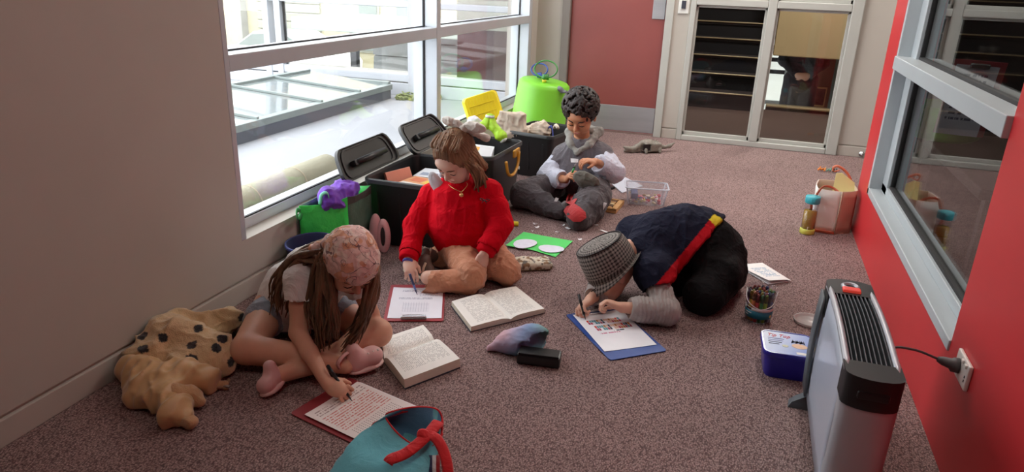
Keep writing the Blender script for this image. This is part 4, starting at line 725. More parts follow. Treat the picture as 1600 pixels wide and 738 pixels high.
block('boxed_game', 'white and grey boxed set lying in the crate behind the girl in red', 'box', frame((-1.50, 3.60, .265), (1, .25, -.08), (.05, -.1, 1)), .2, .2, .06, cw, False, None, [(.05, .5, .1, .5, (130, 170, 210)), (.2, .6, .5, .8, (226, 170, 80)), (.6, .95, .1, .9, (210, 212, 216))])
block('stored_carton', 'brown carton low in the smaller crate', 'box', rotz(-.2, (-1.40, 4.50, z0)), .22, .30, .13, MATS['carton_brown'], False)
# amber-handled tool at the crate's side
t = thing('amber_scoop', 'amber plastic handle hanging at the side of the crate behind the girl in red', 'handle', (-1.2, 3.72, .24)); G().tube(bez([(-1.195, 3.60, .31), (-1.185, 3.62, .235), (-1.185, 3.72, .215), (-1.19, 3.80, .25), (-1.195, 3.83, .32)], 20), .009, 8).out('grip', M('amber', (196, 140, 40), .35, var=.08), t, True); G().bbox(-1.215, -1.20, 3.77, 3.87, .29, .335, .006).out('plate', MATS['amber'], t)

# cloth bags in the smaller crate
m_cv = M('canvas_cream', (214, 200, 182), .85, var=.05, vscale=9, bump=.2, bscale=400)
def softbag(name, label, cat, S, mat, grp=None, amp=.008, sc=14, base=None, st=(1, 1, 1)):
    V, F = S.mesh(); V = relax(V, F, 1); V = V+vnormals(V, F)*folds(V, sc, amp, st)[:, None]; t = thing(name, label, cat, base if base is not None else [V[:, 0].mean(), V[:, 1].mean(), V[:, 2].min()], grp); mesh('cloth', V, F, mat, t, True); return t
S = Sdf((-1.62, 4.3, .16), (-1.18, 4.7, .56), .006); c = at(800, 200, 4.5); ax = np.array([nrm((1, .2, -.1)), nrm((-.2, 1, .0)), nrm((.1, 0, 1))])
c = c+[0, 0, .025]; S.box(c+[-.01, 0, -.02], (.085, .022, .1), ax, r=.02, k=.02).ell(c+[.0, .0, -.07], (.1, .05, .05), k=.03).box(c+[.0, 0, -.01], (.09, .02, .08), np.array([nrm((1, .2, .3)), nrm((-.2, 1, 0)), nrm((-.3, 0, 1))]), r=.018, k=.03)
t = softbag('canvas_bag', 'upright cream cloth bag at the left of the smaller crate', 'bag', S, m_cv, 'cloth bags in the smaller crate', .012)
S = Sdf((-1.45, 4.4, .14), (-.98, 4.9, .5), .006); c = at(838, 208, 4.6)
S.ell(c, (.085, .06, .06), k=.03).ell(c+[.04, .0, .03], (.05, .045, .055), k=.03).ell(c+[-.06, 0, -.03], (.06, .05, .05), k=.03)
softbag('canvas_bag', 'crumpled cream cloth bag at the right of the smaller crate', 'bag', S, m_cv, 'cloth bags in the smaller crate', .016, 16)
t = thing('lanyard', 'blue strap hanging over the edge of the smaller crate', 'strap', at(862, 210, 4.5)); G().tube(bez([at(857, 200, 4.6), at(862, 198, 4.52), at(864, 212, 4.46), at(862, 228, 4.44)], 12), .008, 6, flat=(1, .35)).out('strap', M('strap_blue', (40, 50, 130), .7, var=.1), t, True); G().tube(bez([at(866, 200, 4.6), at(869, 196, 4.58), at(872, 201, 4.56)], 8), .012, 8).out('knot', m_cv, t, True)
# lime soft shoe-like toys and white ball in the crate behind the girl in red
def limetoy(label, px, y, d):
    c = at(*px, y); S = Sdf(c-.16, c+.16, .005); d = nrm(d); S.cap(c-d*.05, c+d*.045, .03, .026, k=.02).cap(c+d*.03, c+d*.05+[0, 0, .04], .024, .02, k=.02).ell(c-d*.05, (.035, .035, .028), k=.015)
    t = thing('lime_shoe', label, 'shoe', c-[0, 0, .05], 'lime shoes in the crate'); skin('upper', S, M('lime_cloth', (172, 220, 50), .6, var=.1, vscale=30), t, None, lambda V: folds(V, 30, .004)); e = c+d*.05+[0, 0, .05]; G().tube([e-[0, 0, .012], e+[0, 0, .002]], [.022, .019], 14).out('cuff', M('lime_white', (228, 232, 226), .6, var=.03), t, True); G().tube([c-d*.085+[0, 0, -.01], c-d*.075+[0, 0, -.008]], [.012, .026], 12).out('toe_cap', MATS['lime_white'], t, True)
limetoy('lime green and white shoe, its toe pointing left, in the crate', (752, 198), 4.0, (.7, .1, .35)); limetoy('lime green shoe lying on its side, nearest the cloth bags', (775, 203), 4.0, (-.6, .2, .5))
S = Sdf((-1.75, 3.85, .2), (-1.4, 4.3, .5), .006); c = at(741, 192, 4.08); S.ell(c, (.045, .04, .04), k=.02); softbag('white_cloth', 'small white cloth bundle beside the lime shoes', 'cloth', S, M('cloth_white', (224, 224, 232), .8, var=.04), amp=.008, sc=20)

# yellow tray leaning on the window sill
t = thing('yellow_tray', 'yellow ribbed plastic tray leaning on the window sill', 'tray', (-1.78, 4.75, .26)); m_yel = M('plastic_yellow', (238, 214, 20), .4, var=.04)
O = V3(-1.80, 4.55, .29); EX = nrm((.13, .35, .10)); EZ = nrm((-.10, -.03, .30)); EZ = nrm(EZ-EX*np.dot(EZ, EX)); EN = np.cross(EX, EZ); EN = EN if EN[0] > 0 else -EN
P4 = [at(736, 198, 4.42), at(787, 182, 4.52), at(768, 139, 4.56), at(721, 156, 4.46)]; O = P4[0]; EX = nrm(P4[1]-P4[0]); EZ = P4[3]-P4[0]; EZ = nrm(EZ-EX*np.dot(EZ, EX)); EN = np.cross(EX, EZ); EN = EN if EN[1] < 0 else -EN; wx = np.linalg.norm(P4[1]-P4[0]); wz = np.linalg.norm(P4[3]-P4[0])
T = lambda V: O+(V[:, 0:1])*EX+(V[:, 1:2])*EZ+V[:, 2:3]*EN
rr = lambda s, z: T(np.stack([rrect(wx*s, wz*s, .03, 0)[:, 0]+wx/2, rrect(wx*s, wz*s, .03, 0)[:, 1]+wz/2, np.full(28, z)], 1))
g = G(); loft(g, [rr(.93, .0), rr(1.06, -.03), rr(1.08, -.03), rr(1.0, .004), rr(.94, .012), rr(.92, .012)]); autosmooth(g.out('shell', m_yel, t))
for i in range(9): G().bbox(wx*.1+i*wx*.094, wx*.1+i*wx*.094+.005, wz*.12, wz*.88, .011, .0145, .0015, T=T).out('rib', m_yel, t)
for z in (.3, .62): G().bbox(wx*.12, wx*.88, wz*z, wz*z+.006, .012, .0155, .0015, T=T).out('cross_rib', m_yel, t)
# inverted lime tub with hoops on it
tc_ = V3(-1.572, 5.47, 0); t = thing('lime_tub', 'big lime green flexible tub standing upside down by the back corner', 'tub', tc_); m_lm = M('plastic_lime', (126, 206, 56), .42, var=.04, vscale=4); tl = frame(tc_, (1, .0, -.12), (.12, 0, 1))
g = G().lathe([(.225, .0), (.23, .006), (.226, .012), (.205, .43), (.198, .46), (.18, .475), (.0, .477)], 48, T=lambda V: tl(V)*[1, 1, 1]+[0, 0, .03]); autosmooth(g.out('shell', m_lm, t), 60)
G().lathe([(.226, 0), (.236, .004), (.236, .016), (.226, .018)], 48, T=lambda V: tl(V)+[0, 0, .028], close=True).out('rim', m_lm, t, True)
for s, c_, nm, lb in ((1, (60, 130, 60), .062, 'dark green ring toy standing on the lime tub'), (0, (50, 80, 160), .045, 'blue ring toy behind the green ring on the lime tub')):
    cc = at(852 if s else 842, 126 if s else 128, 5.42 if s else 5.5); cc[2] = .535+nm*1.02; tt = thing('ring_toy', lb, 'toy', cc-[0, 0, nm]); a = np.linspace(0, 2*math.pi, 33); r_ = nm*1.35
    G().tube([cc+[r_*1.1*math.cos(q), .02*math.sin(q), r_*.75*math.sin(q)] for q in a], .006, 8, cap=False).out('hoop', M('ring_%d' % s, c_, .4, var=.08), tt, True); G().tube([cc+[-r_*.3, 0, -r_*.72], cc+[r_*.3, 0.01, -r_*.72]], [.018, .024], 12).out('handle', MATS['ring_%d' % s], tt, True)
cc = at(850, 134, 5.38); cc[2] = .54; tt = thing('green_ball', 'small green and yellow ball toy on the lime tub', 'toy', cc-[0, 0, .02]); G().lathe([(.001, -.022), (.012, -.019), (.021, -.006), (.021, .006), (.012, .019), (.001, .022)], 18, cc).out('ball', MATS['ring_1'], tt, True); G().tube([cc+[0, 0, -.035], cc+[0, -.005, -.015]], [.018, .016], 12).out('base', M('toy_yellow', (215, 205, 60), .5, var=.05), tt, True)
S = Sdf((-1.5, 5.2, .34), (-1.15, 5.6, .62), .006); c = at(874, 139, 5.36); S.cap(c+[-.04, 0, .0], c+[.05, 0, -.02], .016, .014, k=.02).ell(c, (.03, .03, .018), k=.02); softbag('grey_cloth', 'grey cloth scrap hanging on the lime tub edge', 'cloth', S, M('cloth_grey', (120, 122, 128), .9, var=.08), amp=.006, sc=30)

# ------------------------------------------------------------------ green shopping bag with purple cloth
t = thing('shopping_bag', 'bright green reusable shopping bag with dark green side by the window', 'bag', (-1.72, 2.78, 0)); m_gr = M('bag_green', (64, 232, 96), .45, var=.06, vscale=6, bump=.25, bscale=25); m_gd = M('bag_dark_green', (84, 120, 104), .5, var=.12, vscale=7, bump=.25, bscale=25); m_gt = M('bag_trim', (66, 66, 62), .7, var=.05)
A, B, C, D = V3(-1.79, 2.53, 0), V3(-1.65, 2.70, 0), V3(-1.625, 2.872, 0), V3(-1.79, 2.875, 0); ztop = {0: .29, 1: .30, 2: .31, 3: .30}
def panel(nm, p, q, zp, zq, mat, hem=None, n=9, mid=.012):
    s = np.linspace(0, 1, n); nn = nrm(np.cross(q-p, V3(0, 0, 1))); Pm = np.array([[p*(1-a)+q*a+[0, 0, (zp*(1-a)+zq*a)*b]+nn*(mid*math.sin(3.14*a)*math.sin(2.6*b+.3)+.006*vnoise(np.array([[a*3, b*4, p[1]*5]]), 1.3)[0]) for b in s] for a in s]); Pm[:, -1, 2] -= .012*np.sin(s*3.14)
    o = G().sheet(Pm, .002).out(nm, mat, t, True)
    if hem: G().sheet(Pm[:, -2:]+nn*.002, .003).out('hem', hem, o)
    return Pm
panel('front_panel', A, B, .29, .30, m_gr, m_gr); panel('side_panel', B, C, .30, .315, m_gd, m_gt); panel('back_panel', C, D, .315, .31, m_gr); panel('side_panel', D, A, .31, .29, m_gd)
G().prism([A[:2], B[:2], C[:2], D[:2]], .001, .005).out('base', m_gd, t)
mp = (A+B)/2; G().tube(bez([A+(B-A)*.42+[.004, -.004, .285], A+(B-A)*.46+[.01, -.01, .33], A+(B-A)*.58+[.01, -.01, .335], A+(B-A)*.62+[.004, -.004, .29]], 14), .009, 6, flat=(1, .3)).out('handle', M('bag_strap', (110, 190, 160), .6, var=.05), t, True)
G().tube(bez([A+[0.005, .0, .27], A+[.02, -.045, .285], A+[.03, -.06, .262], A+[.02, -.03, .245], A+[.01, 0, .255]], 16), .011, 6, flat=(1, .4)).out('handle', M('bag_strap_green', (50, 150, 80), .6, var=.08), t, True)
S = Sdf((-1.85, 2.5, .15), (-1.55, 3.05, .48), .006); c = at(512, 291, 2.78); c[0] = max(c[0], -1.735)
S.ell((-1.71, 2.72, .28), (.06, .1, .06), k=.03).ell((-1.725, 2.66, .30), (.045, .055, .05), k=.03).ell((-1.70, 2.77, .31), (.045, .07, .045), k=.03).cap((-1.72, 2.66, .30), (-1.68, 2.80, .30), .03, .025, k=.03)
softbag('purple_cloth', 'crumpled purple cloth stuffed into the green shopping bag', 'cloth', S, M('cloth_purple', (116, 62, 190), .75, var=.08, vscale=10, sheen=.2), amp=.014, sc=13)
# navy fabric bucket
t = thing('navy_bucket', 'navy fabric bucket on the floor below the window', 'bucket', (-1.68, 2.46, 0)); m_nv = M('navy_fabric', (36, 44, 84), .7, var=.1, bump=.1); nb_ = V3(-1.685, 2.45, 0)
g = G().lathe([(.075, .001), (.08, .004), (.098, .15), (.102, .165), (.096, .166), (.09, .15), (.074, .012), (.0, .01)], 28, nb_, sy=1.15); autosmooth(g.out('body', m_nv, t), 60); G().lathe([(.1005, .152), (.104, .156), (.104, .167), (.0995, .168)], 28, nb_, sy=1.15, close=True).out('rim', M('navy_rim', (58, 66, 128), .6, var=.05), t, True)
# pink shoes by the crate
m_pk = M('pink_shoe', (226, 176, 180), .55, var=.05, vscale=20); m_pd = M('shoe_dark', (52, 40, 44), .8, var=.1)
for lb, u, v, rx in (('pink shoe standing on its heel against the black crate, left one of the pair', 587, 352, .026), ('pink shoe with dark lining standing against the black crate, right one of the pair', 599, 360, .028)):
    c = at(u, v, 2.83); c0 = c*[1, 1, 0]; t = thing('pink_shoe', lb, 'shoe', c0, 'pink shoes by the crate'); S = Sdf(c0-[.1, .1, .02], c0+[.1, .1, .24], .004); hh = c[2]+.055
    lf = 'left one' in lb; S.ell(c0+[0, 0, hh*.5], (rx*1.25, .03, hh*.52), k=.01)
    if not lf: S.ell(c0+[.006, -.03, hh*.52], (rx*.5, .022, hh*.36), k=.006, sub=True)
    S.floor(.002); skin('upper', S, m_pk, t); S2 = Sdf(c0-[.06, .06, .02], c0+[.06, .06, .24], .004); S2.ell(c0+[.005, -.012, hh*.52], (rx*.46, .012, hh*.33), k=.004) if not lf else S2.ell(c0+[.012, .012, hh*.3], (rx*.7, .012, hh*.2), k=.004); skin('lining', S2, m_pd, t)

# ------------------------------------------------------------------ clear box with beads, lid, wooden game box
bx0 = V3(-.49, 4.19, 0); T = rotz(.20, bx0); t = thing('clear_box', 'clear plastic box of small coloured pieces on the carpet', 'box', bx0); g = G(); m_cbx = M('clear_box_plastic', (226, 230, 240), .12, alpha=.22, spec=.6); m_edge = M('clear_box_edge', (222, 228, 240), .2, alpha=.65, spec=.6)
loft(g, [T(rrect(a, b, .02, z)) for a, b, z in ((.215, .135, .002), (.22, .14, .006), (.25, .165, .108), (.246, .161, .108), (.216, .136, .008), (.2, .12, .006))]); autosmooth(g.out('wall', m_cbx, t)); g = G(); loft(g, [T(rrect(a, b, .022, z)) for a, b, z in ((.248, .163, .104), (.262, .177, .106), (.262, .177, .111), (.246, .161, .112), (.246, .161, .104))], caps=False); autosmooth(g.out('rim', m_edge, t))
for sx_ in (-1, 1):
    for sy_ in (-1, 1): G().tube(T(np.array([[sx_*.102, sy_*.062, .005], [sx_*.118, sy_*.077, .106]])), .004, 6).out('corner_edge', m_edge, t, True)
bc = [(200, 60, 70), (225, 200, 150), (190, 190, 80), (215, 130, 140), (230, 225, 215), (90, 110, 150), (160, 120, 80), (210, 170, 190)]; bn = ['red', 'beige', 'olive', 'rose', 'white', 'slate blue', 'brown', 'pale pink']
m_bd = [M('bead_%d' % i, c, .4, var=.08) for i, c in enumerate(bc)]
sh = []
for i in range(8):
    g = G(); r = .013
    if i % 3 == 0: g.lathe([(.005, -.006), (r*.8, -.006), (r, 0), (r*.8, .006), (.005, .006)], 10, close=True)
    elif i % 3 == 1: g.bbox(-r, r, -.006, .006, -.006, .006, .003)
    else: g.tube(bez([(-r, 0, 0), (-.3*r, .008, .004), (.3*r, -.008, .0), (r, .003, .006)], 8), .0045, 6)
    sh.append(g.out('coloured_piece', m_bd[i], None, True))
k = 0
where = ['at the front left', 'near the middle', 'at the front right', 'at the back']
for i in range(46):
    lx, ly = random.uniform(-.085, .085), random.uniform(-.048, .048); lz = .012+.013*(i//16)+.004*random.random()
    src = sh[i % 8]; o = src if i < 8 else src.copy()
    if i >= 8: COL.objects.link(o)
    p_ = T(np.array([[lx, ly, lz]]))[0]; o.location = p_; o.rotation_euler = (random.uniform(-.5, .5), random.uniform(-.5, .5), random.uniform(0, 6)); tag(o, 'small %s craft piece among the others inside the clear box' % bn[i % 8], 'craft piece', 'craft pieces in the clear box')
tag(G().bbox(-.09, -.05, -.055, .045, .035, .07, .004, T=T).out('blue_packet', M('packet_blue', (70, 84, 120), .5, var=.1)), 'dark blue packet standing inside the clear box at its left', 'packet')
a_ = [fl(945, 283), fl(972, 280), fl(1004, 292), fl(972, 303)]; t = tag(G().sheet(quadsheet([p for p in a_], lambda u, v: .022-.016*v), .004).out('box_lid', m_edge), 'clear plastic lid lying behind the clear box', 'lid')
tag(G().bbox(-.07, .07, -.02, .02, 0.001, .018, .004, T=rotz(-.35, fl(944, 293))).out('dark_case', m_ink), 'slim black case beside the clear lid', 'case')
q = [fl(937, 327)+[.02, 0, 0], fl(957, 334)+[.02, 0, 0], fl(971, 318)+[.02, 0, 0], fl(951, 304)+[.02, 0, 0]]; ang_ = math.atan2(*(q[2]-q[1])[1::-1]); o_ = q[1]; T = rotz(ang_, o_); t = thing('wooden_game', 'small wooden box game with carved tiles on the carpet', 'game', o_); m_wd = M('wood_light', (200, 156, 100), .5, var=.15, vscale=8, stretch=(1, 8, 1))
lw, ww = .205, .125; G().bbox(0, lw, 0, ww, .001, .018, .003, T=T).out('base', m_wd, t)
for nm, a in (('edge_strip', (0, lw, 0, .03)), ('edge_strip', (0, lw, ww-.012, ww)), ('edge_strip', (0, .012, 0, ww)), ('edge_strip', (lw-.012, lw, 0, ww))): G().bbox(a[0], a[1], a[2], a[3], .018, .028, .002, T=T).out(nm, m_wd, t)
for i in range(5):
    for j in range(2): G().bbox(.02+i*.034, .046+i*.034, .036+j*.04, .07+j*.04, .017, .025+.004*random.random(), .003, T=T).out('tile', [m_wd, M('wood_dark', (96, 74, 52), .6, var=.1), M('wood_pale', (214, 196, 150), .6, var=.08)][(i+j*2) % 3], t)

# ------------------------------------------------------------------ toy creature by the door
c0 = fl(1010, 238)*[1, 1, 0]; e = nrm(fl(1046, 234)-fl(968, 237)); e = nrm(e*[1, 1, 0]); t = thing('toy_creature', 'grey plastic toy creature with boxy body and long tail near the maroon door', 'toy', c0); L2 = lambda x, z, y=0: c0+e*x+np.array([-e[1], e[0], 0])*y+[0, 0, z]; m_tg = M('toy_grey', (128, 122, 112), .55, var=.25, vscale=60)
S = Sdf(c0-[.28, .25, .02], c0+[.28, .25, .14], .004)
S.box(L2(.035, .045), (.075, .05, .035), np.array([e, [-e[1], e[0], 0], [0, 0, 1]]), r=.015, k=.01).ell(L2(.0, .075), (.06, .04, .03), np.array([e, [-e[1], e[0], 0], [0, 0, 1]]), k=.015).box(L2(-.02, .045, -.055), (.03, .03, .026), np.array([e, [-e[1], e[0], 0], [0, 0, 1]]), r=.004, k=.003, sub=True)
S.chain([L2(-.05, .075), L2(-.085, .045), L2(-.12, .03), L2(-.17, .035), L2(-.2, .05)], [.018, .022, .02, .016, .008], .012).chain([L2(-.07, .02), L2(-.13, .015), L2(-.19, .018)], [.018, .016, .01], .01).cap(L2(-.1, .04), L2(-.105, .065), .009, .004, k=.006).chain([L2(.1, .045), L2(.16, .035), L2(.2, .045), L2(.245, .07)], [.022, .012, .016, .003], .01)
for x in (-.01, .02, .05, .08): S.cap(L2(x, .08, -.02), L2(x, .096, -.02), .009, .004, k=.006); S.cap(L2(x, .08, .02), L2(x, .094, .02), .009, .004, k=.006)
for x in (-.03, .09):
    for y in (-.045, .045): S.cap(L2(x, .03, y), L2(x, .008, y*1.2), .013, .011, k=.008)
S.floor(.001); skin('body', S, m_tg, t); G().bbox(-.028, .028, -.004, .004, -.022, .022, .002, T=frame(L2(-.02, .045, -.032), e, (0, 0, 1))).out('cavity', m_ink, t)
# tiny doorstop, tiny toy
c = V3(.945, 6.165, 0); tag(G().tube([c+[0, 0, .03], c+[0, -.03, .03], c+[0, -.035, .03]], [.012, .012, .009], 10).tube([c+[0, .005, .03], c+[0, -.001, .03]], .02, 12).out('door_stop', m_met, None, True), 'small chrome door stop low on the back wall', 'door stop')
c = fl(1292, 269); t = thing('tiny_figures', 'tiny orange and green plastic figure lying behind the canvas tote', 'toy', c)
S = Sdf(c-[.09, .09, .01], c+[.09, .09, .06], .004)
for i in range(7): S.cap(c+[-.06+.02*i, .01*math.sin(i*2), .012], c+[-.045+.018*i, .02*math.cos(i*3), .03], .008, .005, k=.005)
skin('body', S, M('figure_plastic', (200, 120, 60), .5, attr=True), t, lambda V: np.where((V[:, 0:1] < c[0]-.01), np.array(lin((222, 130, 50))), np.where(V[:, 0:1] < c[0]+.03, np.array(lin((120, 160, 140))), np.array(lin((40, 50, 44))))))

# ------------------------------------------------------------------ canvas tote and drink bottle by the red wall
t = thing('canvas_tote', 'cream and taupe canvas tote bag with orange handles by the red wall', 'bag', (.55, 4.15, 0)); m_tt = M('canvas_taupe', (190, 174, 152), .85, var=.05, bump=.15); m_tw = M('canvas_white', (232, 230, 222), .85, var=.05, bump=.15); m_or = M('strap_orange', (206, 120, 90), .6, var=.05)
A, B, C, D = V3(.445, 4.05, 0), V3(.565, 4.035, 0), V3(.65, 4.10, 0), V3(.63, 4.28, 0); E_ = V3(.46, 4.26, 0); zt = .245
def tp(nm, p, q, mat, z0=.0, z1=zt, n=7, mid=.01, flare=0):
    s = np.linspace(0, 1, n); nn = nrm(np.cross(q-p, V3(0, 0, 1))); Pm = np.array([[p*(1-a)+q*a+[0, 0, z0+(z1-z0)*b]+nn*(mid*math.sin(3.14*a)*(b*1.2-.3)+.005*vnoise(np.array([[a*3, b*4, p[0]*9]]), 1.3)[0]) for b in s] for a in s]); G().sheet(Pm, .003).out(nm, mat, t, True)
tp('front_panel', A, B, m_tw); tp('front_panel', B, C, m_tt); tp('side_panel', C, D, m_tt); tp('back_panel', D, E_, m_tt); tp('side_panel', E_, A, m_tw); G().prism([p[:2] for p in (A, B, C, D, E_)], .001, .006).out('base', m_tt, t); tp('base_trim', A+[-.002, -.004, 0], B+[0, -.004, 0], m_or, .003, .018)
G().tube([B+[0, -.004, .01], B+[.002, -.008, .12], B+[0, -.004, zt]], .003, 6).out('seam', m_tt, t, True)
G().tube(bez([B+[.0, .0, zt-.02], V3(.52, 4.05, .255), V3(.47, 4.03, .265), V3(.445, 4.04, .22), V3(.425, 4.03, .16), V3(.43, 4.04, .12)], 20), .007, 6, flat=(1, .4)).out('handle', m_or, t, True); G().tube(bez([V3(.64, 4.24, zt-.01), V3(.60, 4.24, .3), V3(.55, 4.24, .335), V3(.525, 4.25, .325), V3(.53, 4.26, .30), V3(.56, 4.26, .31)], 20), .007, 6, flat=(1, .5)).out('handle', m_or, t, True)
tag(G().prism([(-.055, 0), (.065, 0), (.05, .09), (-.02, .135), (-.05, .13)], -.002, .002, T=frame((.585, 4.16, .19), (1, -.1, 0), (0, -1, .2)) if False else (lambda V: np.stack([.585+V[:, 0], 4.15+V[:, 2]+V[:, 1]*.2, .18+V[:, 1]], 1))).out('yellow_sheet', M('paper_yellow', (226, 228, 160), .6, var=.06)), 'pale yellow paper poking out of the canvas tote', 'paper')
t = thing('drink_bottle', 'clear drink bottle of amber juice with turquoise lid in front of the tote', 'bottle', (.425, 4.0, 0)); bo = V3(.424, 4.0, 0)
G().lathe([(.036, .001), (.039, .003), (.039, .026), (.036, .03)], 24, bo).out('base_ring', M('bottle_lime', (205, 205, 90), .45, var=.05), t, True)
G().lathe([(.0, .03), (.031, .03), (.034, .034), (.034, .13), (.0, .131)], 24, bo).out('juice', M('juice_amber', (190, 150, 60), .15, var=.08, vscale=20), t, True)
G().lathe([(.036, .03), (.036, .165), (.033, .178), (.032, .178), (.0345, .164), (.0345, .03)], 24, bo, close=True).out('wall', m_cl, t, True)
G().lathe([(.0, .174), (.036, .174), (.0385, .178), (.0385, .208), (.036, .212), (.0, .212)], 24, bo).out('lid', M('lid_turquoise', (60, 176, 190), .4, var=.04), t, True); G().bbox(-.012, .012, -.042, -.034, .186, .206, .003, T=lambda V: V+bo).out('lid_latch', MATS['lid_turquoise'], t)

# ------------------------------------------------------------------ table with things behind window 2
t = thing('side_table', 'dark table in the dim room behind the red wall window', 'table', (1.3, 3.6, 0)); m_tbl = M('table_dark', (70, 56, 54), .5, var=.08)
G().bbox(.86, 2.1, 2.9, 4.1, .56, .6, .006).out('table_top', m_tbl, t)
for x in (.92, 2.04):
    for y in (2.96, 4.04): G().bbox(x-.025, x+.025, y-.025, y+.025, 0, .56, .004).out('leg', m_tbl, t)
cc = at(1480, 185, 3.9); cc[2] = .6; t = thing('green_bowl', 'green plastic tub on the dark table behind the window', 'tub', cc); G().lathe([(.0, 0), (.13, .002), (.15, .02), (.175, .16), (.18, .165), (.172, .166), (.145, .022), (.0, .014)], 32, cc).out('shell', m_lm, t, True)
a, b = at(1497, 92, 3.45), at(1567, 98, 3.45); dn = at(1545, 155, 3.4); wd_ = np.linalg.norm(b-a); ex = nrm(b-a); ez = nrm(V3(-.05, -.12, 1)); ez = nrm(ez-ex*np.dot(ez, ex)); en = np.cross(ex, ez); en = -en if en[1] > 0 else en; hh = .32; base = a-ez*hh
TT = lambda V: base+V[:, 0:1]*ex+V[:, 1:2]*ez+V[:, 2:3]*en; t = thing('clipboard', 'red clipboard with a lined sheet propped up behind the red wall window', 'clipboard', base)
G().bbox(-.01, wd_+.02, 0, hh, -.003, .0, .002, T=TT).out('board', m_bred, t); pm_ln = printmat('print_lines', (226, 226, 238), [('text', .1, .8, .2, .9, 9, (120, 120, 140), 14)]); paper('paper', TT, wd_-.005, hh-.02, pm_ln, t, .002, z=.003); G().bbox(wd_*.3, wd_*.75, hh-.03, hh-.01, 0, .014, .004, T=TT).out('clip', m_met, t)
# ================================================================== people
def basis(f, u=(0, 0, 1)):
    f = nrm(f); u = np.asarray(u, float); u = nrm(u-f*np.dot(u, f)); r = np.cross(f, u); return np.stack([r, f, u])      # rows: right, front, up
def head(S, c, R, s=1.0):
    P = lambda r, f, u: c+s*(r*R[0]+f*R[1]+u*R[2]); e = lambda r, f, u, a, b, d, k=.015, sub=False: S.ell(P(r, f, u), (a*s, b*s, d*s), R, k=k*s, sub=sub)
    e(0, -.01, .03, .075, .09, .078); e(0, .022, -.03, .06, .062, .075, .03); e(0, .05, -.085, .026, .024, .02, .025)
    for q in (-1, 1): e(q*.036, .055, -.035, .026, .026, .026, .02); e(q*.031, .083, .004, .017, .010, .012, .008, True); e(q*.031, .074, .002, .0155, .0125, .0115, .004); S.ell(P(q*.076, -.008, -.012), (.009*s, .017*s, .028*s), R, k=.008)
    S.cap(P(0, .082, .008), P(0, .1, -.020), .006*s, .0105*s, k=.010); e(0, .092, -.025, .016, .008, .007, .008); S.cap(P(-.015, .080, -.053), P(.015, .080, -.053), .007*s, .007*s, k=.006); S.cap(P(-.012, .079, -.062), P(.012, .079, -.062), .007*s, .007*s, k=.006); e(0, .066, .035, .05, .022, .022, .02)
    return P
def surf(S, P, r, u):                        # point of the face at (right, up)
    best = P(r, .06, u)
    for f in np.linspace(.115, .02, 60):
        p = P(r, f, u); i = np.clip(np.round((p-S.lo)/S.h).astype(int), 0, S.n-1)
        if S.d[tuple(i)] < S.h*.6: return P(r, f+.001, u)
    return best
def face(S, P, t, brow, lip, s=1.0, lash=(40, 28, 24)):
    mb = M('brow_%d' % brow[0], brow, .8, var=.1); ml = M('lip_%d' % lip[0], lip, .45, var=.05); ms = M('lash_%d' % lash[0], lash, .7, var=.1)
    for q in (-1, 1):
        G().tube([surf(S, P, q*x, u) for x, u in ((.014, .019), (.024, .0235), (.036, .024), (.047, .018))], [.0022*s, .0032*s, .003*s, .0012*s], 6).out('eyebrow', mb, t, True)
        G().tube([surf(S, P, q*x, u) for x, u in ((.016, -.004), (.024, -.0075), (.034, -.008), (.046, -.002))], [.001*s, .0017*s, .002*s, .001*s], 6).out('eyelash', ms, t, True)
    G().tube([surf(S, P, x, u) for x, u in ((-.019, -.056), (-.008, -.0545), (0, -.056), (.008, -.0545), (.019, -.056))], [.0008*s, .003*s, .0032*s, .003*s, .0008*s], 6).out('lips', ml, t, True)
def hand(S, w, d, n, side, s=.95, curl=(.5, .5, .5, .5), thumb=(.7, .6, .3), k=.006):
    d = nrm(d); n = np.asarray(n, float); n = nrm(n-d*np.dot(n, d)); t = np.cross(d, n)*side; w = np.asarray(w, float)
    A = np.stack([t, d, n]); S.ell(w+d*.034*s, (.030*s, .042*s, .015*s), A, k=.010)
    S.ell(w+d*.022*s+t*.014*s+n*.006*s, (.014*s, .024*s, .013*s), A, k=.008)
    for i, (o, L) in enumerate(((.0235, .054), (.008, .060), (-.008, .056), (-.0232, .045))):
        p = w+d*.066*s+t*o*s+t*(.0)*s; c = curl[i]; a = .25*c; r = (.0069-.0006*(i == 3))*s
        for j, f in enumerate((.44, .32, .26)):
            a += c*(1.0 if j else .75); dd = math.cos(a)*d+math.sin(a)*n+t*(o*2.0); q = p+nrm(dd)*L*f*s; S.cap(p, q, r, r*.93, k=.0015); p = q; r *= .93
    b = w+d*.018*s+t*.026*s+n*.004*s; v = nrm(t*thumb[0]+d*thumb[1]+n*thumb[2]); q = b+v*.026*s; S.cap(b, q, .0098*s, .0085*s, k=.008); v2 = nrm(v*.7+d*.5+n*.25-t*.1); S.cap(q, q+v2*.022*s, .0085*s, .0068*s, k=.004)
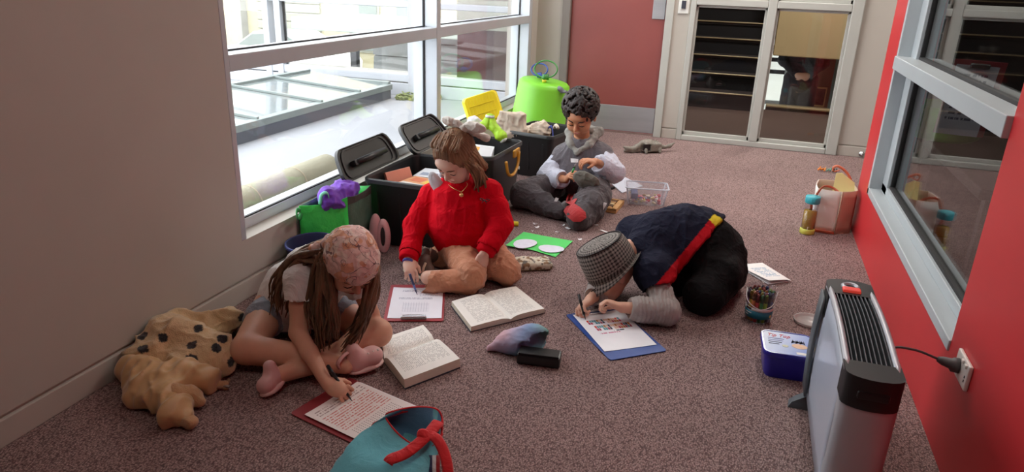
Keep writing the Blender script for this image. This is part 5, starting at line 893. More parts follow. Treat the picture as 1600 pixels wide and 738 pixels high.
def locks(name, t, mat, paths, n, spread, r=.006, seed=1, tip=.0015, seg=12, wav=.006):
    rg = np.random.default_rng(seed); g = G()
    for i in range(n):
        p = paths[i % len(paths)]; a = rg.normal(0, 1, 3)*spread[0]; b = rg.normal(0, 1, 3)*spread[1]; m = len(p); Q = [np.asarray(q, float)+a*(1-j/(m-1))+b*(j/(m-1))*(.5+rg.random()*.8) for j, q in enumerate(p)]
        if rg.random() < .5: Q[-1] = Q[-1]*.8+Q[-2]*.2
        C = bez(Q, seg); C = C+np.stack([np.sin(np.arange(len(C))*.9+rg.random()*6+ph) for ph in (0, 2, 4)], 1)*wav*np.linspace(.1, 1, len(C))[:, None]; C[:, 2] = np.maximum(C[:, 2], .012); u = np.linspace(0, 1, len(C)); rr = r*(.7+.6*rg.random())*np.minimum(1, .4+u*3)*(1-u**2.2)+tip
        g.tube(C, rr, 6)
    return g.out(name, mat, t, True)
def M_hair(name, c1, c2): return M(name, c1, .45, rgb2=c2, vscale=14, spec=.4, stretch=(3, 3, .6), bump=.4, bscale=120)
def M_skin(name, c): return M(name, c, .5, var=.06, vscale=18, sss=.12, spec=.35, bump=.04, bscale=300)
def cloth(name, c, **k): return M(name, c, k.pop('rough', .85), var=k.pop('var', .06), vscale=k.pop('vscale', 14), bump=k.pop('bump', .25), bscale=k.pop('bscale', 420), sheen=k.pop('sheen', .15), wrinkle=k.pop('wrinkle', .55), **k)
def shoe(t, name, heel, toe, mat, sole, w=.034, h=.05, up=(0, 0, 1), strap=None):
    heel, toe = np.asarray(heel, float), np.asarray(toe, float); d = nrm(toe-heel); up = nrm(np.asarray(up, float)-d*np.dot(up, d)); r = np.cross(d, up); A = np.stack([r, d, up]); m = (heel+toe)/2; L = np.linalg.norm(toe-heel)
    S = Sdf(m-.17, m+.17, .004); S.ell(m+d*L*.22, (w, L*.34, h*.62), A, k=.02).ell(m-d*L*.22, (w*.86, L*.32, h*.8), A, k=.02).cap(m-d*L*.2+up*h*.3, m-d*L*.28+up*h*.9, w*.72, w*.66, k=.015)
    S.box(m-up*(h*.55+.02), (w*3, L, .02), A, r=.002, k=.004, sub=True); o = skin('shoe', S, mat, t); S = Sdf(m-.17, m+.17, .004); S.ell(m+d*L*.2-up*h*.5, (w*1.06, L*.36, .011), A, k=.02).ell(m-d*L*.2-up*h*.5, (w*.92, L*.33, .011), A, k=.02); skin('sole', S, sole, o); return o

# ---------------------------------------------------------------- girl in the floral bandana
def girl_bandana():
    t = thing('person', 'child in pink floral bandana and white t-shirt sitting cross-legged, writing with a pen', 'person', (-1.4, 1.95, 0))
    P0 = V3(-1.475, 2.02, .10); F = nrm((.57, -.82, 0)); Rt = V3(F[1], -F[0], 0)      # her right = image left
    hR, hL = P0+Rt*.08, P0-Rt*.075; kR = fl(385, 546, .075); kL = fl(590, 520, .085); aR = fl(540, 572, .045); aL = fl(440, 585, .045)
    ch = V3(-1.345, 1.96, .25); nk = V3(-1.25, 1.905, .34); hc = at(548, 410, 1.85); R = basis((.55, -.47, -.69)); s = .97
    sR, sL = at(472, 437, 1.84), at(562, 440, 1.98); eR = at(466, 520, 1.765); wR = at(511, 600, 1.655); eL = at(580, 492, 1.99); wL = at(530, 545, 1.86)
    S = Sdf((-1.72, 1.5, -.01), (-.88, 2.25, .56), .0034); P = head(S, hc, R, s)
    S.chain([nk-[.02, 0, .03], nk, hc-R[2]*.05-R[1]*.02], [.05, .042, .04], .02).chain([P0, (P0+ch)/2, ch, nk-[.01, 0, .03]], [.095, .085, .09, .06], .03)
    S.cap(hR, kR, .068, .05, k=.02).cap(kR, (kR+aR)/2+[0, 0, .005], .05, .044, k=.012).cap((kR+aR)/2+[0, 0, .005], aR, .044, .027, k=.012).cap(hL, kL, .066, .05, k=.02).cap(kL, (kL+aL)/2-[0, 0, .02], .048, .04, k=.012).cap((kL+aL)/2-[0, 0, .02], aL, .04, .027, k=.01)
    S.chain([nk-[0, 0, .02], sR, (sR+eR)/2, eR, (eR*.6+wR*.4), wR], [.04, .038, .034, .029, .027, .019], .012).chain([nk-[0, 0, .02], sL, eL, wL], [.04, .038, .028, .02], .012)
    pt = fl(549, 626, .012); hd = nrm(fl(541, 617, .03)-wR); hand(S, wR, hd*[1, 1, .4]+[0, 0, -.12], V3(.5, .4, -.75), 1, .95, (1.0, 1.05, 1.1, 1.15), (.45, .75, .5)); hand(S, wL, nrm(fl(512, 566, .08)-wL), V3(.2, -.3, -.9), -1, .95, (.5, .5, .5, .55)); S.floor(.002)
    skin('body', S, M_skin('skin_tan', (214, 164, 138)), t); face(S, P, t, (96, 66, 52), (186, 110, 104), s)
    wt = cloth('tee_white', (226, 222, 220)); S = Sdf((-1.72, 1.65, 0), (-1.0, 2.25, .5), .005)
    S.chain([P0+[-.01, .01, .0], (P0+ch)/2+[-.01, .01, 0], ch, nk-[.015, 0, .045]], [.130, .112, .108, .07], .04).cap(P0+[-.015, .01, -.05], P0+[.01, -.0, .05], .132, .122, k=.02).chain([nk-[0, 0, .05], sR, sR*.45+eR*.55], [.05, .055, .053], .025).chain([nk-[0, 0, .05], sL, sL*.5+eL*.5], [.05, .054, .05], .025).cap(sR*.38+eR*.62, sR*.1+eR*.9, .060, .06, k=.004, sub=True).cap(sL*.4+eL*.6, eL, .06, .06, k=.004, sub=True).cap(nk+(hc-nk)*.05, nk+(hc-nk)*.5, .05, .06, k=.01, sub=True).box(P0-[0, 0, .12], (.4, .4, .06), r=.003, k=.01, sub=True); skin('t_shirt', S, wt, t, None, lambda V: folds(V, 15, .006, (1, 1, .5)))
    S = Sdf((-1.72, 1.65, 0), (-1.05, 2.25, .25), .005); S.cap(P0-[0, 0, .02], P0+[0, 0, -.01], .1, .09, k=.03).cap(hR+[.01, 0, -.01], hR*.68+kR*.32, .072, .072, k=.02).cap(hL, hL*.55+kL*.45, .078, .073, k=.02).floor(.003); skin('shorts', S, cloth('shorts_grey', (138, 146, 158)), t, None, lambda V: folds(V, 22, .005))
    pk = M('clog_pink', (218, 172, 168), .5, var=.05); sl = M('clog_sole', (226, 192, 186), .6, var=.05); toe = fl(594, 551, .055); o = shoe(t, 'shoe', aR-[.0, -.0, .0]+nrm(toe-aR)*.005, toe, pk, sl, .036, .055)
    d = nrm(toe-aR)
    for q in range(9):
        u = .3+.07*q; sd = (-1)**q*.4; c = aR+(toe-aR)*u+np.cross(d, V3(0, 0, 1))*.026*(.55+sd*.4)+[0, 0, .030-.012*abs(sd)]; r = random.uniform(.004, .0065); G().lathe([(.0005, -r), (r*.8, -r*.6), (r, 0), (r*.8, r*.6), (.0005, r)], 10, c).out('bead', M('pearl', (236, 226, 220), .2, coat=.5, var=.03), o, True)
    G().tube(bez([aR+[-.005, -.03, .005], aR+[-.005, -.036, .03], aR+[.01, 0, .052], aR+[.02, .03, .02]], 12), .007, 6, flat=(1, .5)).out('strap', pk, o, True)
    toe2 = fl(412, 606, .035); shoe(t, 'shoe', aL+[-.01, .0, .0], toe2+nrm(toe2-aL)*.012, pk, sl, .031, .045, up=(-.3, -.7, .6))
    # bandana
    S = Sdf(hc-.18, hc+.18, .004); Q = lambda r, f, u: hc+s*(r*R[0]+f*R[1]+u*R[2])
    S.ell(Q(0, -.008, .034), (.089*s, .105*s, .089*s), R, k=.01); cutn = nrm(-R[2]*.9+R[1]*.28); cc = Q(0, .0, -.005); B3 = np.stack([R[0], np.cross(cutn, R[0]), cutn]); S.box(cc+cutn*.1, (.2, .2, .1), B3, r=.002, k=.006, sub=True)
    S.cap(Q(.05, -.085, .0), Q(-.01, -.105, -.01), .02, .024, k=.02); back = Q(.06, -.09, -.01); S.chain([Q(.05, -.08, .0), Q(.085, -.085, -.05), Q(.10, -.07, -.10)], [.026, .022, .008], .012)
    bm_ = bpy.data.materials.new('bandana_print'); bm_.use_nodes = True; nt = bm_.node_tree; p = nt.nodes['Principled BSDF']; L = nt.links.new; p.inputs['Roughness'].default_value = .8; tc = nd(nt, 'ShaderNodeTexCoord')
    def ns(sc, off, det=1):
        mp = nd(nt, 'ShaderNodeMapping'); mp.inputs['Location'].default_value = (off, off*2, off*3); L(tc.outputs['Object'], mp.inputs[0]); q = nd(nt, 'ShaderNodeTexNoise'); q.inputs['Scale'].default_value = sc; q.inputs['Detail'].default_value = det; L(mp.outputs[0], q.inputs[0]); return q.outputs[0]
    def step(x, a, gt=True): q = nd(nt, 'ShaderNodeMath', operation='GREATER_THAN' if gt else 'LESS_THAN'); L(x, q.inputs[0]); q.inputs[1].default_value = a; return q.outputs[0]
    def absd(x): q = nd(nt, 'ShaderNodeMath', operation='SUBTRACT'); L(x, q.inputs[0]); q.inputs[1].default_value = .5; w_ = nd(nt, 'ShaderNodeMath', operation='ABSOLUTE'); L(q.outputs[0], w_.inputs[0]); return w_.outputs[0]
    def mixc(fac, a, col, k=1.0):
        q = nd(nt, 'ShaderNodeMix', data_type='RGBA'); mm = nd(nt, 'ShaderNodeMath', operation='MULTIPLY'); L(fac, mm.inputs[0]); mm.inputs[1].default_value = k; L(mm.outputs[0], q.inputs[0]); q.inputs[7].default_value = (*lin(col), 1)
        if isinstance(a, tuple): q.inputs[6].default_value = (*lin(a), 1)
        else: L(a, q.inputs[6])
        return q.outputs[2]
    c_ = mixc(step(ns(22, 1), .56), (226, 190, 182), (214, 150, 112), .8); c_ = mixc(step(ns(26, 4), .58), c_, (232, 212, 200), .8); c_ = mixc(step(absd(ns(20, 7, 1)), .008, False), c_, (104, 80, 82), .85); c_ = mixc(step(absd(ns(36, 9, 1)), .007, False), c_, (110, 84, 84), .6); L(c_, p.inputs['Base Color'])
    def bcol(V):
        n = vnoise(V, 26); n2 = vnoise(V+5, 40); n3 = np.abs(vnoise(V+9, 34)); n4 = np.abs(vnoise(V+2, 60)); c = np.tile(np.array(lin((224, 186, 178))), (len(V), 1)); c[n > .22] = lin((218, 150, 110)); c[(n < -.3)] = lin((232, 214, 204)); c[(n3 < .045) & (n2 > -.3)] = lin((110, 84, 84)); c[(n4 < .05) & (n2 > .2)] = lin((70, 54, 58)); return c
    skin('bandana', S, bm_, t, None, lambda V: folds(V, 22, .0045))
    hm = M_hair('hair_brown', (132, 96, 70), (78, 54, 40))
    top = [Q(.06, -.07, -.005), Q(.04, -.09, .0), Q(.075, -.04, -.02)]
    locks('hair', t, hm, [[a, at(466, 402, 1.86), at(440, 436, 1.87), at(434, 478, 1.86)] for a in top]+[[Q(.05, -.09, -.01), at(478, 400, 1.85), at(452, 440, 1.82), at(447, 490, 1.81)]], 64, (.012, .014), .0075, 3)
    locks('hair', t, hm, [[Q(.078, -.03, -.01), at(505, 432, 1.80), at(500, 480, 1.775), at(506, 545, 1.76)], [Q(.08, -.01, -.02), at(515, 450, 1.79), at(518, 490, 1.765), at(522, 530, 1.75)], [Q(.072, -.05, -.02), at(490, 440, 1.82), at(486, 480, 1.80), at(496, 512, 1.79)]], 86, (.010, .013), .0062, 4)
    locks('hair', t, hm, [[Q(-.076, .03, -.02), at(577, 462, 1.85), at(565, 505, 1.83), at(538, 545, 1.80)], [Q(-.078, .0, -.02), at(582, 455, 1.88), at(572, 490, 1.86), at(552, 525, 1.83)]], 52, (.009, .012), .007, 5)
    pen('writing_pen', 'black pen in the hand of the bandana girl', fl(550, 627, .011), at(506, 580, 1.66)+[0, .02, .01], .0052, m_ink, m_ink)
girl_bandana()

# ---------------------------------------------------------------- girl in the red sweatshirt
def girl_red():
    t = thing('person', 'girl in red sweatshirt and tan trousers kneeling with a pen in her hand', 'person', (-1.1, 2.75, 0)); s = .98
    P0 = V3(-1.12, 2.83, .13); hA, hB = P0+[-.05, -.02, -.01], P0+[.07, -.01, 0]; kA = fl(738, 436, .062); kB = fl(792, 424, .065); aA = fl(668, 434, .055); aB = fl(660, 405, .05)
    ch = V3(-1.13, 2.80, .31); nk = at(716, 283, 2.785); hc = at(712, 246, 2.705); R = basis((-.2, -.70, -.68), (0.02, 0, 1)); sR, sL = at(677, 306, 2.80), at(764, 300, 2.79); eR = at(649, 354, 2.69); wR = at(638, 406, 2.54); eL = at(783, 350, 2.74); wL = at(757, 396, 2.63)
    S = Sdf((-1.5, 2.3, -.01), (-.76, 3.05, .72), .0034); P = head(S, hc, R, s)
    S.chain([nk-[0, 0, .04], nk, hc-R[2]*.05-R[1]*.02], [.05, .042, .042], .02).chain([P0, ch, nk-[0, 0, .06]], [.1, .09, .06], .03).chain([nk-[0, 0, .06], sR, eR, wR], [.04, .04, .03, .02], .012).chain([nk-[0, 0, .06], sL, eL, wL], [.04, .04, .03, .02], .012)
    S.cap(hA, kA, .068, .05, k=.02).cap(kA, aA, .045, .03, k=.012).cap(hB, kB, .068, .05, k=.02).cap(kB, aB+[.05, .05, 0], .045, .035, k=.012)
    hand(S, wR, nrm(fl(645, 440, .055)-wR), V3(.35, -.45, -.6), 1, .97, (.55, .6, .75, .8), (.5, .8, .4)); hand(S, wL, nrm(at(752, 424, 2.60)-wL), V3(-.6, .3, -.2), -1, .97, (.2, .2, .2, .25), (.3, .9, .2)); S.floor(.002)
    skin('body', S, M_skin('skin_fair', (232, 192, 172)), t); face(S, P, t, (120, 88, 66), (206, 128, 122), s)
    red = cloth('fleece_red', (206, 6, 30), sheen=.0, spec=.1); S = Sdf((-1.5, 2.4, .05), (-.76, 3.05, .6), .0045)
    S.chain([P0+[0, -.01, .02], P0*.5+ch*.5+[0, -.015, 0], ch+[0, -.01, .02], nk-[0, 0, .05]], [.140, .142, .125, .075], .04).ell(ch+[0, -.02, -.08], (.155, .11, .12), k=.04).chain([nk-[0, 0, .07], sR, (sR+eR)/2+[-.008, 0, 0], eR, eR*.25+wR*.75, wR], [.058, .056, .052, .05, .044, .036], .02).chain([nk-[0, 0, .07], sL, (sL+eL)/2+[.008, 0, 0], eL, eL*.25+wL*.75, wL], [.058, .056, .052, .05, .045, .036], .02)
    S.cap(nk, nk+(hc-nk)*.6+[0, 0, .02], .048, .07, k=.015, sub=True).box(P0-[0, 0, .14], (.4, .4, .09), r=.01, k=.02, sub=True).cap(eR*.02+wR*.98, wR+(wR-eR)*.35, .05, .05, k=.004, sub=True).cap(eL*.02+wL*.98, wL+(wL-eL)*.35, .05, .05, k=.004, sub=True); sw = skin('sweatshirt', S, red, t, None, lambda V: folds(V, 11, .007, (1, 1, .6)))
    for (e, w_) in ((eR, wR), (eL, wL)): d = nrm(w_-e); G().tube([w_-d*.032, w_-d*.028, w_-d*.004, w_], [.040, .0425, .0415, .036], 20).out('cuff', red, sw, True)
    tan = cloth('trouser_tan', (196, 136, 104)); S = Sdf((-1.5, 2.4, -.01), (-.76, 3.05, .3), .0045)
    S.cap(P0, P0+[0, 0, -.03], .115, .115, k=.03).cap(hA, kA+[0, 0, .012], .088, .062, k=.014).cap(kA-[.01, .01, .012], aA-[0, .02, .012], .05, .048, k=.006).cap(hB, kB, .084, .064, k=.014).cap(kB, aB+[.05, .06, 0], .055, .045, k=.01).cap(aA-[0, .02, 0]+(aA-kA)*.1, aA-[0, .02, 0]+(aA-kA)*.35, .054, .054, k=.003, sub=True).floor(.003); skin('trousers', S, tan, t, None, lambda V: folds(V, 14, .007)+.006*(np.maximum(0, vnoise(V*[1, 1, 2.0], 26)))*(np.linalg.norm(V-(kA+[0, -.02, .03]), axis=1) < .12))
    br = M('sneaker_taupe', (112, 98, 90), .7, var=.08); cl = M('sneaker_sole', (212, 196, 172), .6, var=.04)
    for (a, b, up) in ((fl(676, 427, .045), fl(645, 414, .04), (.05, -.1, 1)), (fl(684, 402, .065), fl(656, 396, .06), (.1, -.85, .5))): 
        o = shoe(t, 'shoe', a, b+nrm(b-a)*.05, br, cl, .036, .06, up); d = nrm(b-a)
        for q in (.25, .6): c = a+(b-a)*q+[0, -.02, .03]; G().tube([c+[-.0, -.028, -.03], c+[0, -.022, .0], c+[0, .0, .015]], .006, 6).out('stripe', cl, o, True)
    # hair
    hm = M_hair('hair_light_brown', (166, 126, 92), (108, 76, 54)); Q = lambda r, f, u: hc+s*(r*R[0]+f*R[1]+u*R[2])
    S = Sdf(hc-.2, hc+.2, .004); S.ell(Q(0, -.015, .034), (.086*s, .1*s, .087*s), R, k=.01); S.ell(Q(0, .085, -.006), (.064*s, .075*s, .085*s), R, k=.012, sub=True); S.box(Q(0, .09, -.07), (.058, .05, .06), R, r=.02, k=.012, sub=True); S.cap(Q(-.06, -.03, -.02), Q(-.075, -.04, -.1), .032, .022, k=.03).cap(Q(.06, -.03, -.02), Q(.07, -.05, -.09), .03, .02, k=.03)
    hr = skin('hair', S, hm, t, None, lambda V: .0022*np.sin(np.arctan2((V-hc)@R[0], (V-hc)@R[1]+.03)*46+vnoise(V, 18)*3)+folds(V, 30, .002))
    locks('hair_strands', hr, hm, [[Q(-.076, .012, .02), Q(-.086, .012, -.05), Q(-.085, .035, -.12), Q(-.07, .05, -.18)], [Q(-.078, .01, .0), Q(-.092, .0, -.06), Q(-.095, .02, -.13), Q(-.085, .05, -.2)]], 40, (.007, .016), .0055, 8, wav=.007)
    locks('hair_strands', hr, hm, [[Q(.078, .012, .01), Q(.084, .01, -.05), Q(.078, .035, -.11), Q(.06, .06, -.16)], [Q(.08, .0, .0), Q(.09, -.005, -.06), Q(.09, .01, -.12), Q(.075, .05, -.19)]], 34, (.007, .016), .005, 9, wav=.008)
    locks('hair_strands', hr, hm, [[Q(x*1.05, .042-.3*abs(x), .104-.25*abs(x)), Q(x*1.15, .01, .118-.3*abs(x)), Q(x*1.0, -.04, .124-.35*abs(x))] for x in (-.06, -.04, -.015, .015, .04, .06)], 60, (.005, .004), .0042, 10, wav=.001, seg=8)
    bowm = cloth('bow_cream', (222, 214, 204)); bc = Q(-.03, -.098, .082); S = Sdf(bc-.16, bc+.16, .004); B = np.stack([nrm(R[0]), nrm(R[1]), nrm(R[2])])
    for q in (-1, 1): S.ell(bc+R[0]*q*-.055+R[2]*.012-R[1]*.01, (.058, .016, .032), np.stack([nrm(R[0]*q*-1+R[2]*.15), R[1], nrm(R[2]-R[0]*q*-.15)]), k=.006); S.cap(bc, bc+R[0]*q*-.07-R[2]*.07-R[1]*.02, .012, .017, k=.01)
    S.ell(bc, (.016, .018, .018), k=.006); bw_ = skin('hair_bow', S, bowm, t, None, lambda V: folds(V, 30, .004)); 
    # collar, pendant, emblem
    S = Sdf(nk-.2, nk+.2, .004); c = at(683, 288, 2.715); S.ell(c+[-.008, .01, .0], (.032, .013, .06), np.stack([nrm((.9, .1, .35)), nrm((0, 1, .3)), nrm((-.35, -.3, .9))]), k=.01).cap(c+[.01, .04, .04], nk+[-.03, .05, .03], .02, .018, k=.02); skin('collar', S, cloth('collar_grey', (206, 204, 210)), t)
    g = G(); pd = at(721, 305, 2.655); n1 = bez([nk+[-.045, -.035, .0], at(706, 293, 2.672), pd+[0, 0, .012]], 10); n2 = bez([pd+[0, 0, .012], at(730, 290, 2.672), nk+[.05, -.03, .01]], 10); nl = g.tube(n1, .0012, 5).tube(n2, .0012, 5).out('necklace', M('gold', (214, 170, 110), .3, metal=.8, var=.1), t, True); G().lathe([(.001, -.009), (.008, -.005), (.0095, 0), (.008, .005), (.001, .009)], 14, pd).out('pendant', MATS['gold'], nl, True)
    ec = at(757, 313, 2.66); g = G()
    for q in (-1, 1): g.tube(bez([ec, ec+[q*.012, 0, .006], ec+[q*.022, .004, .002], ec+[q*.012, 0, -.004], ec], 14), .0016, 5); g.tube([ec, ec+[q*.012, 0, -.014]], .0014, 5)
    g.out('emblem', m_ink, sw, True)
    G().tube([wR+nrm(wR-eR)*.006+0*wR, wR+nrm(wR-eR)*.016], [.0235, .0235], 16).out('bracelet', M('bracelet_blue', (70, 80, 170), .4, var=.2, vscale=80), t, True)
    pen('writing_pen', 'blue pen in the hand of the girl in red', fl(652, 461, .012), at(640, 428, 2.44), .0048, m_pnb, m_pnn)
girl_red()

# ---------------------------------------------------------------- curly haired boy
def boy_curly():
    t = thing('person', 'curly haired boy in grey hooded top sitting on the carpet cutting paper', 'person', (-.9, 4.0, 0)); s = 1.05
    hc = at(907, 180, 3.98); R = basis((-.05, -.86, -.5)); nk = at(909, 218, 4.04); P0 = V3(-.875, 4.1, .10); ch = (P0*.4+nk*.6)*[1, 1, 1]; sR, sL = at(880, 246, 4.05), at(938, 244, 4.05); eR = at(856, 276, 3.97); wR = at(884, 281, 3.83); eL = at(958, 268, 3.96); wL = at(930, 253, 3.84)
    kR = at(818, 314, 3.76); kR[2] = .085; aR = at(874, 322, 3.66); aR[2] = .05; kL = at(930, 306, 3.80); kL[2] = .12; aL = fl(905, 342, .055); hR, hL = P0+[-.08, -.02, 0], P0+[.08, -.02, 0]
    S = Sdf((-1.35, 3.5, -.01), (-.55, 4.3, .76), .0036); P = head(S, hc, R, s)
    S.chain([nk-[0, 0, .04], nk, hc-R[2]*.05-R[1]*.02], [.05, .044, .044], .02).chain([P0, ch, nk-[0, 0, .05]], [.1, .095, .06], .03).chain([nk-[0, 0, .05], sR, eR, wR], [.04, .042, .032, .022], .012).chain([nk-[0, 0, .05], sL, eL, wL], [.04, .042, .032, .022], .012).chain([hR, kR, aR], [.07, .05, .032], .015).chain([hL, kL, aL], [.07, .05, .034], .015)
    hand(S, wR, nrm(at(896, 268, 3.77)-wR), V3(.7, -.2, .1), 1, 1.0, (.75, .8, .85, .9), (.5, .7, .5)); hand(S, wL, nrm(at(908, 250, 3.78)-wL), V3(-.3, -.1, -.8), 1, 1.0, (.6, .65, .7, .75), (.4, .8, .5)); S.floor(.002)
    skin('body', S, M_skin('skin_brown', (196, 138, 104)), t); face(S, P, t, (48, 34, 30), (176, 100, 92), s, (30, 22, 20))
    gy = cloth('hoodie_charcoal', (92, 86, 92), sheen=.25); S = Sdf((-1.35, 3.6, .03), (-.55, 4.3, .6), .005)
    S.chain([P0+[0, -.02, .03], P0*.5+ch*.5+[0, -.02, 0], ch, nk-[0, 0, .05]], [.14, .14, .125, .085], .05).chain([nk-[0, 0, .08], sR, sR*.55+eR*.45], [.07, .068, .062], .03).chain([nk-[0, 0, .08], sL, sL*.55+eL*.45], [.07, .068, .062], .03).ell(P0+[.03, -.11, .07], (.12, .07, .07), k=.03).cap(nk+[0, -.01, .02], nk+(hc-nk)*.7, .045, .07, k=.015, sub=True).box(P0-[0, 0, .16], (.4, .4, .1), r=.01, k=.02, sub=True); hd_ = skin('hoodie', S, gy, t, None, lambda V: folds(V, 10, .009, (1, 1, .5)))
    sl = cloth('sleeve_pale', (204, 208, 224)); 
    for nm, (a, e, w_) in (('sleeve', (sR, eR, wR)), ('sleeve', (sL, eL, wL))):
        S = Sdf(np.minimum(np.minimum(a, e), w_)-.13, np.maximum(np.maximum(a, e), w_)+.13, .005); S.chain([a*.62+e*.38, a*.3+e*.7, e, e*.35+w_*.65, w_], [.065, .066, .063, .052, .04], .02).cap(w_+(w_-e)*.02, w_+(w_-e)*.4, .055, .055, k=.004, sub=True); o = skin(nm, S, sl, hd_, None, lambda V: folds(V, 13, .008)); 
    S = Sdf(nk-.25, nk+.25, .005); S.chain([nk+[-.062, -.04, -.01], nk+[-.085, .04, .03], nk+[0, .085, .05], nk+[.09, .05, .045], nk+[.058, -.065, -.015], nk+[.0, -.108, -.055]], [.02, .024, .028, .026, .02, .012], .02).cap(nk+[-.062, -.045, -.01], nk+[-.045, -.075, -.02], .02, .019, k=.02).cap(nk+[-.045, -.075, -.02], nk+[0, -.108, -.055], .019, .012, k=.02); skin('hood', S, cloth('hood_sage', (138, 136, 130)), hd_, None, lambda V: folds(V, 18, .004))
    S = Sdf((-1.0, 3.6, .08), (-.65, 3.95, .32), .005); c = at(916, 282, 3.74); S.ell(c, (.08, .025, .05), np.stack([nrm((1, .1, -.35)), nrm((0, 1, .25)), nrm((.35, -.25, 1))]), k=.02); skin('front_pocket', S, cloth('pocket_olive', (102, 98, 90)), hd_, None, lambda V: folds(V, 20, .005))
    tr = cloth('trouser_charcoal', (70, 64, 68)); S = Sdf((-1.35, 3.4, -.01), (-.55, 4.3, .32), .005)
    S.cap(P0, P0-[0, 0, .02], .13, .13, k=.04).chain([hR, hR*.4+kR*.6, kR, kR*.5+aR*.5, aR], [.095, .088, .078, .062, .05], .02).chain([hL, kL, kL*.5+aL*.5, aL], [.1, .088, .086, .072], .03).floor(.003); tq = skin('trousers', S, tr, t, None, lambda V: folds(V, 11, .009))
    # plain red knee patch and white stitching
    V_, F_ = S.mesh(); dcam = nrm(V3(0, 0, CAMZ)-aL)
    def onsurf(u, v):
        o = V3(0, 0, CAMZ); d = nrm(at(u, v, 3.6)-o); W = V_-o; tt = W @ d; off = np.linalg.norm(W-tt[:, None]*d, axis=1); ok = np.where(off < .007)[0]; return V_[ok[np.argmin(tt[ok])]]+(o-V_[ok[np.argmin(tt[ok])]])*.004 if len(ok) else at(u, v, 3.6)
    def patch(cu, cv, ru, rv, mat, nm):
        c = onsurf(cu, cv); pts = [onsurf(cu+ru*k*math.cos(a), cv+rv*k*math.sin(a)) for k in (.55, 1) for a in np.arange(14)/14*6.283]; V = np.array([c]+pts); F = [[0, 1+i, 1+(i+1) % 14] for i in range(14)]+[[1+i, 15+i, 15+(i+1) % 14, 1+(i+1) % 14] for i in range(14)]; mesh(nm, V, F, mat, tq, True)
    def polypatch(px_, mat, nm):
        c = onsurf(sum(p[0] for p in px_)/len(px_), sum(p[1] for p in px_)/len(px_)); cu, cv = sum(p[0] for p in px_)/len(px_), sum(p[1] for p in px_)/len(px_); n = len(px_); V = [c]+[onsurf(cu+(u-cu)*k, cv+(v-cv)*k) for k in (.5, 1) for u, v in px_]; mesh(nm, np.array(V), [[0, 1+i, 1+(i+1) % n] for i in range(n)]+[[1+i, 1+n+i, 1+n+(i+1) % n, 1+(i+1) % n] for i in range(n)], mat, tq, True)
    mr_ = cloth('patch_red', (176, 40, 44)); polypatch([(886, 322), (896, 316), (906, 322), (916, 330), (918, 340), (908, 348), (894, 347), (885, 340), (882, 331)], mr_, 'knee_patch'); polypatch([(884, 316), (887, 306), (896, 303), (901, 309), (897, 316), (890, 320)], mr_, 'knee_patch')
    ck = M('sock_dark', (48, 44, 48), .9, var=.1); shoe(t, 'shoe', aR+[.0, 0, .0], aR+nrm(V3(.9, -.1, -.1))*.14, M('shoe_grey', (110, 104, 104), .8, var=.1), ck, .034, .05)
    # curls
    rg = np.random.default_rng(5); S = Sdf(hc-.22, hc+.22, .0042); Q = lambda r, f, u: hc+s*(r*R[0]+f*R[1]+u*R[2]); S.ell(Q(0, -.022, .05), (.085*s, .092*s, .082*s), R, k=.01); cn = nrm(R[1]*.93-R[2]*.36); S.box(Q(0, .058, .02)+cn*.1, (.2, .2, .1), np.stack([R[0], np.cross(cn, R[0]), cn]), r=.002, k=.01, sub=True)
    n_ = 0
    while n_ < 420:
        v = nrm(rg.normal(0, 1, 3)); r_, f_, u_ = v[0]*.096, v[1]*.102-.022, v[2]*.094+.05
        if f_*.93-u_*.36 > .047 or u_ < -.05 or (f_ > .03 and u_ < .01): continue
        c = Q(r_, f_, u_); q = nrm(np.cross(v, rg.normal(0, 1, 3))) @ R * .008; S.cap(c-q, c+q+(v @ R)*.004, .0085, .007, k=.0025); n_ += 1
    skin('hair', S, M_hair('hair_black_curly', (58, 44, 40), (26, 20, 20)), t, rel=0)
    pen('green_scissors', 'green pen-like cutter in the curly haired boy\'s right hand', at(900, 256, 3.775), at(894, 272, 3.74), .006, M('cutter_green', (50, 150, 70), .4, var=.08), M('cutter_white', (220, 226, 224), .4, var=.03)) if False else None
    q = thing('scissors', 'small green handled scissors in the curly haired boy\'s hands', 'scissors', at(896, 268, 3.75)); a, b = at(894, 270, 3.745), at(901, 253, 3.755); G().tube([a, a*.6+b*.4], [.006, .005], 8).out('handle', M('cutter_green', (50, 150, 70), .4, var=.08), q, True); G().tube([a*.6+b*.4+[.004, 0, 0], b], [.004, .001], 6, flat=(1, .3)).out('blade', m_met, q, True); G().tube([a*.6+b*.4-[.004, 0, 0], b+[.004, 0, .003]], [.004, .001], 6, flat=(1, .3)).out('blade', m_met, q, True)
    c = at(898, 251, 3.752); tag(G().sheet(np.array([[c+[-.024, 0, .01], c+[-.02, -.004, -.012]], [c+[0, -.003, .012], c+[0, -.006, -.01]], [c+[.02, 0, .01], c+[.02, -.004, -.008]]]), .0008).out('paper_slip', m_pp), 'white paper slip held by the curly haired boy', 'paper')
    for i, (u, v) in enumerate(((868, 314), (945, 322))): c = onsurf(u, v) if i else at(u, v, 3.66); c[2] = max(c[2], .02); tag(G().sheet(np.array([[c+[-.014, 0, -.02], c+[.0, 0, .02]], [c+[.002, 0, -.022], c+[.018, 0, .016]]]), .001).out('paper_scrap', m_pp), ['paper offcut at the left side of the red knee patch', 'paper offcut leaning on the right of the boy\'s knee'][i], 'paper', 'paper offcuts on the carpet')
boy_curly()

